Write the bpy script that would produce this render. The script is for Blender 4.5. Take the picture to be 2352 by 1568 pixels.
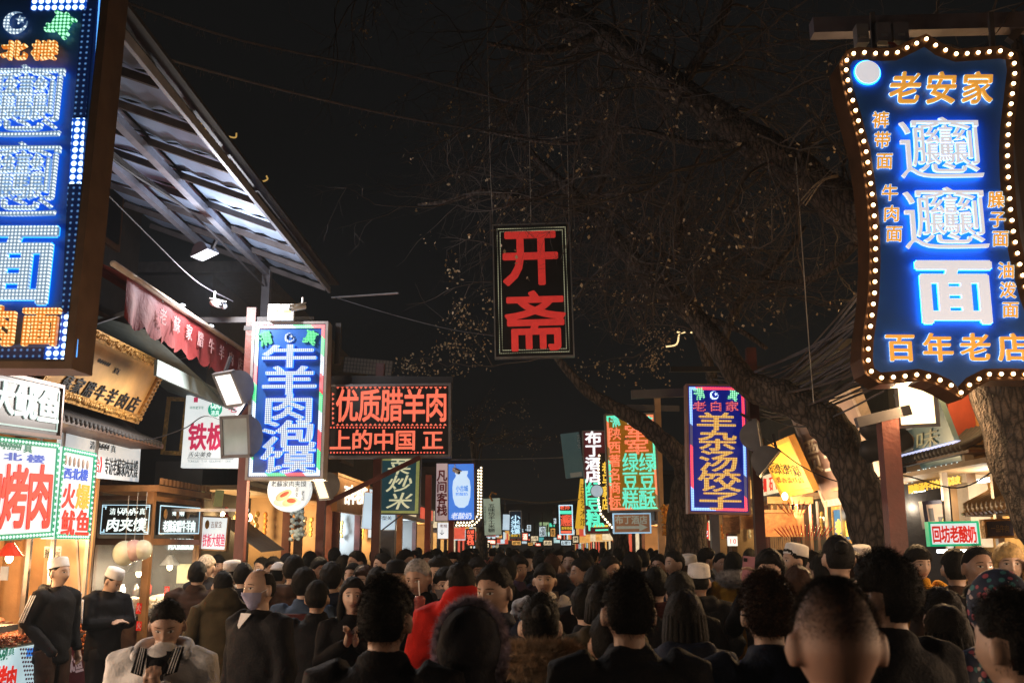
import bpy, math, random
import numpy as np
from mathutils import Vector, Matrix
random.seed(7); RNG = np.random.default_rng(7)
for o in list(bpy.data.objects): bpy.data.objects.remove(o)
SC = bpy.context.scene; COL = SC.collection
# ---------------------------------------------------------------- camera
F, CX, CY = 2287.0, 1176.0, 784.0          # focal length and centre in photo pixels (2352 x 1568)
PITCH = math.atan(472 / F); YAW = math.atan(56 / F)
CAMZ = 1.8
cam = bpy.data.cameras.new('camera'); cam.sensor_width = 36; cam.lens = 35.0; cam.clip_end = 600; cam.clip_start = 0.05
cam_o = bpy.data.objects.new('camera', cam); COL.objects.link(cam_o)
cam_o.location = (0, 0, CAMZ); cam_o.rotation_euler = (math.radians(90) + PITCH, 0, YAW)
SC.camera = cam_o
CR = Matrix.Rotation(YAW, 3, 'Z') @ Matrix.Rotation(math.radians(90) + PITCH, 3, 'X')
cam.dof.use_dof = True; cam.dof.focus_distance = 10.0; cam.dof.aperture_fstop = 5.0
# ---------------------------------------------------------------- night sky and exposure
W = bpy.data.worlds.new("World"); SC.world = W; W.use_nodes = True
bg = W.node_tree.nodes['Background']; bg.inputs[0].default_value = (0.0044, 0.0045, 0.0046, 1); bg.inputs[1].default_value = 1.0
SC.view_settings.view_transform = 'Standard'; SC.view_settings.look = 'None'
SC.view_settings.exposure = 0; SC.view_settings.gamma = 1; SC.view_settings.use_curve_mapping = False
cy = SC.cycles
cy.use_denoising = True; cy.max_bounces = 5; cy.diffuse_bounces = 2; cy.glossy_bounces = 2; cy.transmission_bounces = 3
cy.transparent_max_bounces = 8; cy.sample_clamp_indirect = 3; cy.caustics_reflective = False; cy.caustics_refractive = False
try: cy.use_light_tree = True
except Exception: pass

def ray(u, v): return (CR @ Vector(((u - CX) / F, -(v - CY) / F, -1.0)))
def P(u, v, Y):
    d = ray(u, v); t = Y / d.y
    return Vector((d.x * t, Y, CAMZ + d.z * t))
def PX(u, v, X):
    d = ray(u, v); t = X / d.x
    return Vector((X, d.y * t, CAMZ + d.z * t))

# ---------------------------------------------------------------- materials
MC = {}
def mat(name, col, rough=0.6, metal=0.0, noise=0.15, nscale=8.0, bump=0.0, bscale=60.0, emis=0.0, ecol=None, alpha=1.0, trans=0.0, sample=True):
    if name in MC: return MC[name]
    m = bpy.data.materials.new(name); m.use_nodes = True; nt = m.node_tree; b = nt.nodes['Principled BSDF']
    b.inputs['Base Color'].default_value = (*col, 1); b.inputs['Roughness'].default_value = rough; b.inputs['Metallic'].default_value = metal
    if name.startswith('cloth_') or name.endswith('_hair'): b.inputs['Specular IOR Level'].default_value = .12
    tc = nt.nodes.new('ShaderNodeTexCoord')
    if noise > 0:
        n = nt.nodes.new('ShaderNodeTexNoise'); n.inputs['Scale'].default_value = nscale; n.inputs['Detail'].default_value = 5
        nt.links.new(tc.outputs['Object'], n.inputs['Vector'])
        r = nt.nodes.new('ShaderNodeMapRange'); r.inputs['From Min'].default_value = .3; r.inputs['From Max'].default_value = .7
        r.inputs['To Min'].default_value = 1 - noise; r.inputs['To Max'].default_value = 1 + noise
        nt.links.new(n.outputs['Fac'], r.inputs['Value'])
        v = nt.nodes.new('ShaderNodeVectorMath'); v.operation = 'SCALE'; v.inputs[0].default_value = col
        nt.links.new(r.outputs['Result'], v.inputs['Scale']); nt.links.new(v.outputs[0], b.inputs['Base Color'])
    if bump > 0:
        n2 = nt.nodes.new('ShaderNodeTexNoise'); n2.inputs['Scale'].default_value = bscale; n2.inputs['Detail'].default_value = 4
        nt.links.new(tc.outputs['Object'], n2.inputs['Vector'])
        bp = nt.nodes.new('ShaderNodeBump'); bp.inputs['Strength'].default_value = bump; bp.inputs['Distance'].default_value = .02
        nt.links.new(n2.outputs['Fac'], bp.inputs['Height']); nt.links.new(bp.outputs[0], b.inputs['Normal'])
    if emis > 0:
        b.inputs['Emission Color'].default_value = (*(ecol or col), 1); b.inputs['Emission Strength'].default_value = emis
        if not sample: m.cycles.emission_sampling = 'NONE'
    if alpha < 1: b.inputs['Alpha'].default_value = alpha
    if trans > 0: b.inputs['Transmission Weight'].default_value = trans
    MC[name] = m; return m
def light_mat(name, col, s, sample=False, noise=0.0, nscale=3.0):
    if name in MC: return MC[name]
    m = mat(name, tuple(min(1, c * .5 + .1) for c in col), .5, noise=0, emis=s, ecol=col, sample=sample)
    if noise > 0:
        nt = m.node_tree; b = nt.nodes['Principled BSDF']
        tc = nt.nodes.new('ShaderNodeTexCoord'); n = nt.nodes.new('ShaderNodeTexNoise'); n.inputs['Scale'].default_value = nscale
        nt.links.new(tc.outputs['Object'], n.inputs['Vector'])
        r = nt.nodes.new('ShaderNodeMapRange'); r.inputs['From Min'].default_value = .3; r.inputs['From Max'].default_value = .7
        r.inputs['To Min'].default_value = s * (1 - noise); r.inputs['To Max'].default_value = s * (1 + noise)
        nt.links.new(n.outputs['Fac'], r.inputs['Value']); nt.links.new(r.outputs[0], b.inputs['Emission Strength'])
    return m
def led_mat(name, dot, base, pitch, sdot=3.0, sbase=0.5, rad=0.30, bands=None):
    """LED letters: a plastic face glowing dimly with a lattice of bright diodes (world x/z lattice, pitch in metres).
    bands: list of colours alternating along the strip."""
    if name in MC: return MC[name]
    m = bpy.data.materials.new(name); m.use_nodes = True; nt = m.node_tree; N = nt.nodes; L = nt.links
    b = N['Principled BSDF']; b.inputs['Roughness'].default_value = .4; m.cycles.emission_sampling = 'NONE'
    g = N.new('ShaderNodeNewGeometry'); sp = N.new('ShaderNodeSeparateXYZ'); L.new(g.outputs['Position'], sp.inputs[0])
    def M(op, a, c=None):
        n = N.new('ShaderNodeMath'); n.operation = op
        for i, x in enumerate((a, c)):
            if x is None: continue
            if isinstance(x, (int, float)): n.inputs[i].default_value = x
            else: L.new(x, n.inputs[i])
        return n.outputs[0]
    def cell(o): return M('SUBTRACT', M('FRACT', M('DIVIDE', o, pitch)), 0.5)
    fx, fz = cell(sp.outputs['X']), cell(sp.outputs['Z'])
    d = M('SQRT', M('ADD', M('MULTIPLY', fx, fx), M('MULTIPLY', fz, fz)))
    r = N.new('ShaderNodeMapRange'); r.inputs['From Min'].default_value = rad; r.inputs['From Max'].default_value = rad + .16
    r.inputs['To Min'].default_value = 1; r.inputs['To Max'].default_value = 0; L.new(d, r.inputs['Value'])
    mx = N.new('ShaderNodeMix'); mx.data_type = 'RGBA'; L.new(r.outputs[0], mx.inputs['Factor'])
    sc = lambda c, s: (c[0] * s, c[1] * s, c[2] * s, 1)
    mx.inputs['A'].default_value = sc(base, sbase); mx.inputs['B'].default_value = sc(dot, sdot)
    if bands:
        k = M('FRACT', M('DIVIDE', M('ADD', M('ADD', sp.outputs['X'], 50.0), sp.outputs['Z']), pitch * bands[0]))
        cr = N.new('ShaderNodeValToRGB'); cr.color_ramp.interpolation = 'CONSTANT'; el = cr.color_ramp.elements
        while len(el) < len(bands[1]): el.new(.5)
        for i, c in enumerate(bands[1]): el[i].position = i / len(bands[1]); el[i].color = (*c, 1)
        L.new(k, cr.inputs[0])
        for nm, s in (('A', sbase), ('B', sdot)):
            v = N.new('ShaderNodeVectorMath'); v.operation = 'SCALE'; v.inputs['Scale'].default_value = s
            L.new(cr.outputs[0], v.inputs[0]); L.new(v.outputs[0], mx.inputs[nm])
    L.new(mx.outputs['Result'], b.inputs['Emission Color']); b.inputs['Emission Strength'].default_value = 1
    b.inputs['Base Color'].default_value = (*[c * .3 for c in base], 1)
    MC[name] = m; return m

# ---------------------------------------------------------------- objects
def tag(o, label=None, cat=None, group=None, kind=None):
    if label: o['label'] = label
    if cat: o['category'] = cat
    if group: o['group'] = group
    if kind: o['kind'] = kind
    return o
def empty(name, loc=(0, 0, 0), label=None, cat=None, group=None, M=None):
    o = bpy.data.objects.new(name, None); COL.objects.link(o); o.empty_display_size = .1
    if M is not None: o.matrix_world = M
    else: o.location = loc
    return tag(o, label, cat, group)
def link(name, me, parent=None, loc=None, scale=None, rot=None):
    o = bpy.data.objects.new(name, me); COL.objects.link(o)
    if parent: o.parent = parent
    if loc is not None: o.location = loc
    if scale is not None: o.scale = scale
    if rot is not None: o.rotation_euler = rot
    return o
class MB:
    def __init__(s): s.v = []; s.f = []; s.mi = []; s.n = 0; s.cur = 0
    def add(s, v, f):
        v = np.asarray(v, dtype=float).reshape(-1, 3)
        s.v.append(v); k = s.n; s.f += [tuple(i + k for i in q) for q in f]; s.mi += [s.cur] * len(f); s.n += len(v); return s
    def box(s, c, d, R=None, tap=1.0):
        x, y, z = d[0] / 2, d[1] / 2, d[2] / 2
        v = np.array([(-x, -y, -z), (x, -y, -z), (x, y, -z), (-x, y, -z), (-x * tap, -y * tap, z), (x * tap, -y * tap, z), (x * tap, y * tap, z), (-x * tap, y * tap, z)])
        if R is not None: v = v @ np.array(R).T
        return s.add(v + np.array(c), [(0, 3, 2, 1), (4, 5, 6, 7), (0, 1, 5, 4), (1, 2, 6, 5), (2, 3, 7, 6), (3, 0, 4, 7)])
    def bar(s, a, b, w, h=None):
        h = h or w; a = Vector(a); b = Vector(b); d = (b - a); l = d.length; d.normalize()
        up = Vector((0, 0, 1)) if abs(d.z) < .95 else Vector((0, 1, 0))
        x = d.cross(up).normalized(); y = x.cross(d)
        R = Matrix((x, d, y)).transposed()
        return s.box((a + b) / 2, (w, l, h), R)
    def tube(s, pts, rad, n=8, cap=True, sq=(1, 1)):
        p = np.array([tuple(q) for q in pts], float); m = len(p)
        rad = np.broadcast_to(np.array(rad, float), (m,)) if np.ndim(rad) <= 1 else np.array(rad, float)
        t = np.gradient(p, axis=0); t /= (np.linalg.norm(t, axis=1)[:, None] + 1e-9)
        ref = np.array([1., 0, 0]) if abs(t[0][0]) < .8 else np.array([0, 1., 0])
        vs = []; a = np.arange(n) / n * 2 * math.pi
        for i in range(m):
            u = ref - t[i] * ref.dot(t[i]); u /= np.linalg.norm(u); w = np.cross(t[i], u); ref = u
            rr = rad[i] if rad.ndim == 1 else None
            if rad.ndim == 1: vs.append(p[i] + rr * (np.cos(a)[:, None] * u * sq[0] + np.sin(a)[:, None] * w * sq[1]))
            else: vs.append(p[i] + rad[i][0] * np.cos(a)[:, None] * u + rad[i][1] * np.sin(a)[:, None] * w)
        f = [(i * n + j, i * n + (j + 1) % n, (i + 1) * n + (j + 1) % n, (i + 1) * n + j) for i in range(m - 1) for j in range(n)]
        V = np.vstack(vs)
        if cap:
            r0 = rad[0] if rad.ndim == 1 else min(rad[0]); r1 = rad[-1] if rad.ndim == 1 else min(rad[-1])
            c = len(V); V = np.vstack([V, p[0] - t[0] * r0 * .6, p[-1] + t[-1] * r1 * .6])
            f += [(c, (j + 1) % n, j) for j in range(n)] + [(c + 1, (m - 1) * n + j, (m - 1) * n + (j + 1) % n) for j in range(n)]
        return s.add(V, f)
    def ell(s, c, r, nu=14, nv=9, R=None):
        v = [(0, 0, -1)]
        for i in range(1, nv):
            ph = -math.pi / 2 + math.pi * i / nv
            for j in range(nu): v.append((math.cos(ph) * math.cos(2 * math.pi * j / nu), math.cos(ph) * math.sin(2 * math.pi * j / nu), math.sin(ph)))
        v.append((0, 0, 1)); e = len(v) - 1
        f = [(0, 1 + (j + 1) % nu, 1 + j) for j in range(nu)]
        for i in range(nv - 2):
            for j in range(nu): a = 1 + i * nu; f.append((a + j, a + (j + 1) % nu, a + nu + (j + 1) % nu, a + nu + j))
        a = 1 + (nv - 2) * nu; f += [(a + j, a + (j + 1) % nu, e) for j in range(nu)]
        V = np.array(v) * np.array(r)
        if R is not None: V = V @ np.array(R).T
        return s.add(V + np.array(c), f)
    def lathe(s, prof, n=20, c=(0, 0, 0), R=None):
        V = []; m = len(prof)
        for r, z in prof:
            for j in range(n): V.append((r * math.cos(2 * math.pi * j / n), r * math.sin(2 * math.pi * j / n), z))
        f = [(i * n + j, i * n + (j + 1) % n, (i + 1) * n + (j + 1) % n, (i + 1) * n + j) for i in range(m - 1) for j in range(n)]
        V = np.array(V)
        if R is not None: V = V @ np.array(R).T
        return s.add(V + np.array(c), f)
    def prism(s, poly, z0, z1, c=(0, 0, 0)):
        """polygon in local xy extruded in z (concave polygons are fine)"""
        n = len(poly); V = [(x, y, z0) for x, y in poly] + [(x, y, z1) for x, y in poly]
        f = [tuple(range(n))[::-1], tuple(range(n, 2 * n))] + [(i, (i + 1) % n, n + (i + 1) % n, n + i) for i in range(n)]
        return s.add(np.array(V) + np.array(c), f)
    def mesh(s, name, mats, smooth=False):
        me = bpy.data.meshes.new(name); me.from_pydata(np.vstack(s.v).tolist() if s.v else [], [], s.f)
        for m in (mats if isinstance(mats, (list, tuple)) else [mats]): me.materials.append(m)
        if any(s.mi): me.polygons.foreach_set('material_index', s.mi)
        if smooth: me.polygons.foreach_set('use_smooth', [True] * len(me.polygons))
        me.update(); return me
    def obj(s, name, mats, parent=None, smooth=False, **k): return link(name, s.mesh(name, mats, smooth), parent, **k)
def fast_mesh(name, V, T, m, smooth=False):
    """triangle soup from arrays"""
    me = bpy.data.meshes.new(name); V = np.asarray(V, np.float32); T = np.asarray(T, np.int32)
    me.vertices.add(len(V)); me.vertices.foreach_set('co', V.ravel()); me.loops.add(T.size); me.loops.foreach_set('vertex_index', T.ravel())
    me.polygons.add(len(T)); me.polygons.foreach_set('loop_start', np.arange(0, T.size, T.shape[1], dtype=np.int32))
    me.polygons.foreach_set('loop_total', np.full(len(T), T.shape[1], np.int32)); me.update(calc_edges=True); me.validate()
    me.materials.append(m); return me

# ---------------------------------------------------------------- glyphs
GC = {}
def glyph(ch, weight=0.0, ext=0.02, shear=0.0, res=3):
    """a character as an extruded mesh, centred on its em square"""
    k = (ch, weight, ext, shear)
    if k in GC: return GC[k]
    if weight > .004:                                    # bold: the thin character repeated round a small circle
        base = glyph(ch, 0, ext, shear); nv = len(base.vertices); v = np.empty(nv * 3, np.float32); base.vertices.foreach_get('co', v); v = v.reshape(-1, 3)
        tr = [tuple(p.vertices) for p in base.polygons]; n_ = 8 if weight > .018 else 5; V = [v * (1, 1, 1.02)]; T = list(tr)
        for q in range(n_):
            a = 2 * math.pi * q / n_ + .4; V.append(v * (1, 1, 1 - .004 * q) + np.array([math.cos(a) * weight, math.sin(a) * weight, 0])); T += [tuple(i + nv * (q + 1) for i in t) for t in tr]
        me = bpy.data.meshes.new('character'); me.from_pydata(np.vstack(V).tolist(), [], T); me.materials.append(None); GC[k] = me; return me
    c = bpy.data.curves.new('glyph', 'FONT'); c.body = ch; c.resolution_u = res; c.offset = 0; c.extrude = ext; c.shear = shear
    o = bpy.data.objects.new('glyph', c); COL.objects.link(o)
    dg = bpy.context.evaluated_depsgraph_get()
    me = bpy.data.meshes.new_from_object(o.evaluated_get(dg)); bpy.data.objects.remove(o)
    v = np.empty(len(me.vertices) * 3, np.float32); me.vertices.foreach_get('co', v); v = v.reshape(-1, 3)
    if ord(ch) > 0x2e00: off = (.5 + shear * .3, .38)
    else: off = ((v[:, 0].max() + v[:, 0].min()) / 2, .36) if len(v) else (0, 0)
    v[:, 0] -= off[0]; v[:, 1] -= off[1]
    me.vertices.foreach_set('co', v.ravel()); me.update(); me.name = 'character'
    GC[k] = me; return me
GM = {}
def glyph_m(ch, m, weight, ext, shear):
    k = (ch, m.name, weight, ext, shear)
    if k not in GM:
        me = glyph(ch, weight, ext, shear).copy(); me.materials.clear(); me.materials.append(m); GM[k] = me
    return GM[k]

class Board:
    """flat rectangular thing: local x right, y up, z out towards the viewer"""
    def __init__(s, name, label, cat, quad, Y=None, X=None, pts=None, group=None, side=None):
        if pts is None:
            f = (lambda q: P(q[0], q[1], Y)) if X is None else (lambda q: PX(q[0], q[1], X))
            pts = [f(q) for q in quad]
        TL, TR, BR, BL = [Vector(p) for p in pts]
        c = (TL + TR + BR + BL) / 4; r = ((TR - TL) + (BR - BL)) / 2; s.w = r.length; r.normalize()
        up = ((TL - BL) + (TR - BR)) / 2; s.h = (up - r * up.dot(r)).length; up = (up - r * up.dot(r)).normalized()
        n = r.cross(up); s.c, s.r, s.up, s.n = c, r, up, n
        M = Matrix.Identity(4)
        for i, a in enumerate((r, up, n)):
            for j in range(3): M[j][i] = a[j]
        for j in range(3): M[j][3] = c[j]
        s.M = M; s.root = empty(name, label=label, cat=cat, group=group, M=M)
        s.chars = None
    def loc(s, u, v, dz=0.0):
        d = ray(u, v); o = Vector((0, 0, CAMZ)); t = (s.c + s.n * dz - o).dot(s.n) / d.dot(s.n); q = o + d * t - s.c
        return q.dot(s.r), q.dot(s.up)
    def part(s, name, mb, m, parent=None, smooth=False): return mb.obj(name, m, parent or s.root, smooth)
    def panel(s, name, m, w=None, h=None, z0=-.05, z1=0, x=0, y=0, parent=None):
        return s.part(name, MB().box((x, y, (z0 + z1) / 2), (w or s.w, h or s.h, z1 - z0)), m, parent)
    def frame(s, m, t=.03, z0=-.08, z1=.02, name='frame', out=0.0, wi=None, hi=None, parent=None):
        w, h = (wi or s.w) / 2 + out, (hi or s.h) / 2 + out; b = MB(); zc = (z0 + z1) / 2; d = z1 - z0
        b.box((0, h + t / 2, zc), (2 * w + 2 * t, t, d)); b.box((0, -h - t / 2, zc), (2 * w + 2 * t, t, d))
        b.box((-w - t / 2, 0, zc), (t, 2 * h, d)); b.box((w + t / 2, 0, zc), (t, 2 * h, d))
        return s.part(name, b, m, parent)
    def ring(s, name, m, inset, t, z0=.003, z1=.008, parent=None):
        return s.frame(m, t, z0, z1, name, out=-inset - t, parent=parent)
    def text(s, st, bb, m, dirn='h', weight=.0, z=.006, ext=.01, shear=0.0, fill=.95, rot=0.0, name='character', parent=None, stretch=True, slope=0.0):
        """bb = (u0, v0, u1, v1) photo box the line of characters fills; each character is its own mesh"""
        u0, v0, u1, v1 = bb; n = len(st); out = []
        for i, ch in enumerate(st):
            if ch == ' ': continue
            if dirn == 'h': a = (u0 + (u1 - u0) * i / n, v0, u0 + (u1 - u0) * (i + 1) / n, v1)
            else: a = (u0, v0 + (v1 - v0) * i / n, u1, v0 + (v1 - v0) * (i + 1) / n)
            dy = slope * ((a[0] + a[2]) / 2 - (u0 + u1) / 2)
            x0, y1 = s.loc(a[0], (a[1] + a[3]) / 2 + dy, z); x1, _ = s.loc(a[2], (a[1] + a[3]) / 2 + dy, z)
            _, y1 = s.loc((a[0] + a[2]) / 2, a[1] + dy, z); _, y0 = s.loc((a[0] + a[2]) / 2, a[3] + dy, z)
            sx, sy = (x1 - x0) * fill / .93, (y1 - y0) * fill / .93
            if ord(ch) < 0x2e00: sx = sy = min(sy, sx * 2.2) if stretch else sy
            k = ext / .02
            me = glyph_m(ch, m, weight, .02, shear)
            o = link(name, me, parent or s.root, ((x0 + x1) / 2, (y0 + y1) / 2, z + ext), (sx, sy, ext / .02), (0, 0, rot)); out.append(o)
        return out
    def textl(s, st, x0, y0, x1, y1, m, dirn='h', weight=0., z=.006, ext=.004, shear=0., fill=.95, parent=None, name='character'):
        """the same with a box in local metres (y0 bottom)"""
        n = len(st)
        for i, ch in enumerate(st):
            if ch == ' ': continue
            if dirn == 'h': a = (x0 + (x1 - x0) * i / n, y0, x0 + (x1 - x0) * (i + 1) / n, y1)
            else: a = (x0, y1 - (y1 - y0) * (i + 1) / n, x1, y1 - (y1 - y0) * i / n)
            sx, sy = (a[2] - a[0]) * fill, (a[3] - a[1]) * fill
            if ord(ch) < 0x2e00: sx = sy = min(sy, sx * 2)
            link(name, glyph_m(ch, m, weight, .02, shear), parent or s.root, ((a[0] + a[2]) / 2, (a[1] + a[3]) / 2, z + ext), (sx, sy, ext / .02))
    def script(s, bb, m, z=.006, parent=None, name='script', local=False, seed=1):
        """flowing Arabic lettering: strokes, bowls and dots"""
        if not local:
            x0, y1 = s.loc(bb[0], bb[1]); x1, y0 = s.loc(bb[2], bb[3])
        else: x0, y0, x1, y1 = bb
        rnd = random.Random(seed); b = MB(); w, h = x1 - x0, y1 - y0; t = h * .075; n = max(6, int(w / h * 3.4))
        for i in range(n):
            cx = x0 + w * (i + .5) / n; cw = w / n; k = i % 4
            if k == 0: pts = [(cx, y1 - h * .05), (cx - cw * .1, y0 + h * .3)]
            elif k == 1: pts = [(cx + cw * .55, y0 + h * .5), (cx + cw * .2, y0 + h * .25), (cx - cw * .3, y0 + h * .22), (cx - cw * .55, y0 + h * .5)]
            elif k == 2: pts = [(cx + cw * .5, y0 + h * .65), (cx, y0 + h * .8), (cx - cw * .3, y0 + h * .55), (cx + cw * .1, y0 + h * .3), (cx + cw * .5, y0 + h * .4)]
            else: pts = [(cx + cw * .3, y1 - h * .15), (cx, y0 + h * .3), (cx - cw * .4, y0 + h * .05), (cx - cw * .7, y0 + h * .15)]
            for a, c in zip(pts[:-1], pts[1:]):
                d = Vector((c[0] - a[0], c[1] - a[1], 0)); ang = math.atan2(d.y, d.x)
                b.box(((a[0] + c[0]) / 2, (a[1] + c[1]) / 2, z + rnd.random() * .0006), (d.length + t, t * 1.8, .004), Matrix.Rotation(ang, 3, 'Z'))
            b.box((cx + cw * .2, y0 + h * rnd.choice((.02, .95)), z), (t * 1.6, t * 1.6, .004), Matrix.Rotation(.78, 3, 'Z'))
        return s.part(name, b, m, parent)
    def crescent(s, u, v, r, m, parent=None, z=.01):
        x, y = s.loc(u, v); x1, _ = s.loc(u + r, v); R = abs(x1 - x)
        A = [math.radians(a) for a in range(55, 346, 12)]; outer = [(R * math.cos(a), R * math.sin(a)) for a in A]
        B = [math.radians(a) for a in range(350, 50, -12)]; inner = [(R * .25 + R * .78 * math.cos(a), R * .12 + R * .78 * math.sin(a)) for a in B]
        rot = math.radians(10)
        poly = [(x + px * math.cos(rot) - py * math.sin(rot), y + px * math.sin(rot) + py * math.cos(rot)) for px, py in outer + inner]
        b = MB().prism(poly, z, z + .01)
        st = []
        for k in range(10):
            rr = R * (.42 if k % 2 == 0 else .17); a = math.radians(100 + 36 * k); st.append((x + R * .42 + rr * math.cos(a), y + R * .28 + rr * math.sin(a)))
        s.part('crescent', b, m, parent); return s.part('star', MB().prism(st, z, z + .01), m, parent)
    def strip(s, pts, m, t, z=.004, name='led_strip', parent=None):
        """LED strip along photo points on the board"""
        q = [s.loc(*p) for p in pts]; b = MB()
        for a, c in zip(q[:-1], q[1:]):
            d = Vector((c[0] - a[0], c[1] - a[1], 0)); b.box(((a[0] + c[0]) / 2, (a[1] + c[1]) / 2, z), (d.length + t * .2, t, .006), Matrix.Rotation(math.atan2(d.y, d.x), 3, 'Z'))
        return s.part(name, b, m, parent)
    def bulbs(s, pts_local, m, r=.012, z=.02, name='bulb'):
        me = MB().ell((0, 0, 0), (r, r, r), 8, 6).mesh('bulb', m, True)
        for (x, y) in pts_local: link(name, me, s.root, (x, y, z))
def along(poly, step):
    out = []; acc = 0.0
    for a, c in zip(poly[:-1], poly[1:]):
        d = math.hypot(c[0] - a[0], c[1] - a[1]); t = step - acc if acc > 0 else 0
        while t < d: out.append((a[0] + (c[0] - a[0]) * t / d, a[1] + (c[1] - a[1]) * t / d)); t += step
        acc = (d - (t - step)) % step
    return out
def smooth_poly(p, n=6):
    """Catmull-Rom through points (any dimension)"""
    p = [np.array(q, float) for q in p]; p = [2 * p[0] - p[1]] + p + [2 * p[-1] - p[-2]]; out = []
    for i in range(1, len(p) - 2):
        for k in range(n):
            t = k / n; a, b, c, d = p[i - 1:i + 3]
            out.append(.5 * (2 * b + (c - a) * t + (2 * a - 5 * b + 4 * c - d) * t * t + (3 * b - a - 3 * c + d) * t ** 3))
    out.append(p[-2]); return out
def point_light(parent, loc, power, col, r=.04, name='lamp_or_fill_light'):
    l = bpy.data.lights.new(name, 'POINT'); l.energy = power; l.color = col; l.shadow_soft_size = r
    o = bpy.data.objects.new(name, l); COL.objects.link(o)
    if parent: o.parent = parent
    o.location = loc; return o
def area_light(parent, loc, power, col, sx, sy, rot=(0, 0, 0)):
    l = bpy.data.lights.new('lamp_or_fill_light', 'AREA'); l.shape = 'RECTANGLE'; l.size = sx; l.size_y = sy; l.energy = power; l.color = col
    o = bpy.data.objects.new('lamp_or_fill_light', l); COL.objects.link(o); o.parent = parent; o.location = loc; o.rotation_euler = rot; return o
# ================================================================ shared materials
M_steel = mat('painted_steel', (.10, .095, .10), .5, .3, .25, 5); M_dark = mat('dark_metal', (.025, .023, .024), .55, .3, .2)
M_alu = mat('aluminium', (.45, .46, .48), .35, .8, .15, 12); M_redpost = mat('red_brown_post', (.13, .03, .02), .5, .0, .35, 4, .2, 30)
M_wood = mat('dark_wood', (.10, .045, .02), .55, 0, .4, 3, .3, 25); M_woodl = mat('amber_wood', (.34, .16, .05), .5, 0, .3, 4, .25, 30)
M_black = mat('black_panel', (.012, .012, .014), .4, 0, .1); M_white = mat('white_paint', (.75, .75, .74), .5, 0, .05)
M_grey = mat('grey_housing', (.16, .16, .17), .45, .2, .15); M_glassd = mat('lamp_glass', (.42, .52, .56), .15, .1, .2, 3)
M_wallb = mat('dark_house_wall', (.030, .026, .025), .8, 0, .4, 1.2, .4, 10); M_cable = mat('cable_black', (.03, .03, .035), .6)  # house walls: very dark mottled base colour
M_rope = mat('pale_wire', (.35, .34, .32), .5); M_gold = mat('gilded_wood', (.55, .30, .08), .38, .35, .45, 22, .8, 45)
M_red = mat('red_cloth', (.17, .010, .010), .8, 0, .25, 4, .3, 20); M_glass = mat('stall_glass', (.75, .8, .8), .05, 0, 0, alpha=.16)
# ================================================================ ground and far ground
def paving():
    m = bpy.data.materials.new('stone_paving'); m.use_nodes = True; nt = m.node_tree; b = nt.nodes['Principled BSDF']
    tc = nt.nodes.new('ShaderNodeTexCoord'); n = nt.nodes.new('ShaderNodeTexNoise'); n.inputs['Scale'].default_value = 2.2; n.inputs['Detail'].default_value = 8
    br = nt.nodes.new('ShaderNodeTexBrick'); br.inputs['Scale'].default_value = 1.7; br.inputs['Mortar Size'].default_value = .012
    br.inputs['Color1'].default_value = (.06, .055, .05, 1); br.inputs['Color2'].default_value = (.085, .078, .07, 1); br.inputs['Mortar'].default_value = (.02, .02, .02, 1)
    nt.links.new(tc.outputs['Object'], n.inputs['Vector']); nt.links.new(tc.outputs['Object'], br.inputs['Vector'])
    mx = nt.nodes.new('ShaderNodeMix'); mx.data_type = 'RGBA'; mx.blend_type = 'MULTIPLY'; mx.inputs['Factor'].default_value = .6
    nt.links.new(br.outputs['Color'], mx.inputs['A']); nt.links.new(n.outputs['Color'], mx.inputs['B']); nt.links.new(mx.outputs['Result'], b.inputs['Base Color'])
    b.inputs['Roughness'].default_value = .45; return m
M_pave = paving()
tag(MB().box((0, 80, -.06), (120, 200, .12)).obj('ground', M_pave), kind='structure')
M_kerb = mat('granite_kerb', (.14, .135, .13), .6, 0, .3, 6)
for sx in (-1, 1):
    kb = MB(); [kb.box((sx * 3.55, y + .495, .06), (.14, .985, .13)) for y in range(-2, 60)]
    tag(kb.obj('kerb', M_kerb), kind='structure')

# ================================================================ big left LED sign
B_blue = mat('blue_sign_panel', (.012, .085, .34), .35, 0, .05); B_halo = light_mat('blue_glow', (.02, .22, 1.0), 9.0)
B_halo2 = light_mat('blue_bloom_glow', (.01, .36, 1.0), 2.4); B_navy = mat('navy_sign_panel', (.018, .085, .34), .4, 0, .08, 3)
L_blue = led_mat('led_white_blue', (.8, .93, 1), (.36, .58, .85), .020, 1.3, .42, .24)
L_or = led_mat('led_orange', (1, .8, .35), (1, .28, .02), .020, 1.3, .6, .22)
L_gr = led_mat('led_green', (.4, 1, .6), (.0, .42, .12), .022, 1.5, .5)
L_bs = led_mat('led_blue_blocks', (.5, .75, 1.0), (.0, .12, .9), .040, 4.5, .55, .26)
L_dim = led_mat('led_unlit_dots', (.10, .25, .55), (.0, .008, .05), .034, .9, .6, .10)
def halo(b, st, bb, front, back, dirn='h', weight=.02, hw=.035, z0=.02, zf=.05, fill=.95, shear=0., rot=0., slope=0., d=.012):
    b.text(st, bb, back, dirn, hw, z0, .006, shear, fill, rot, name='letter_glow', slope=slope)  # emitting copy of the letters, gives the glow around them
    return b.text(st, bb, front, dirn, weight, zf, d, shear, fill, rot, slope=slope)
s1 = Board('led_sign', 'huge blue LED sign with three giant glowing characters, far left', 'sign', [(-128, -48), (221, -48), (175, 826), (-150, 826)], Y=5.2)
s1.panel('panel', B_blue, z0=-.06); s1.frame(M_dark, .012, -.08, .03); 
hs = MB(); hs.box((0, 0, -.14), (s1.w + .10, s1.h + .10, .15)); s1.part('housing', hs, mat('bronze_casing', (.11, .07, .045), .4, .6, .2))
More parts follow.
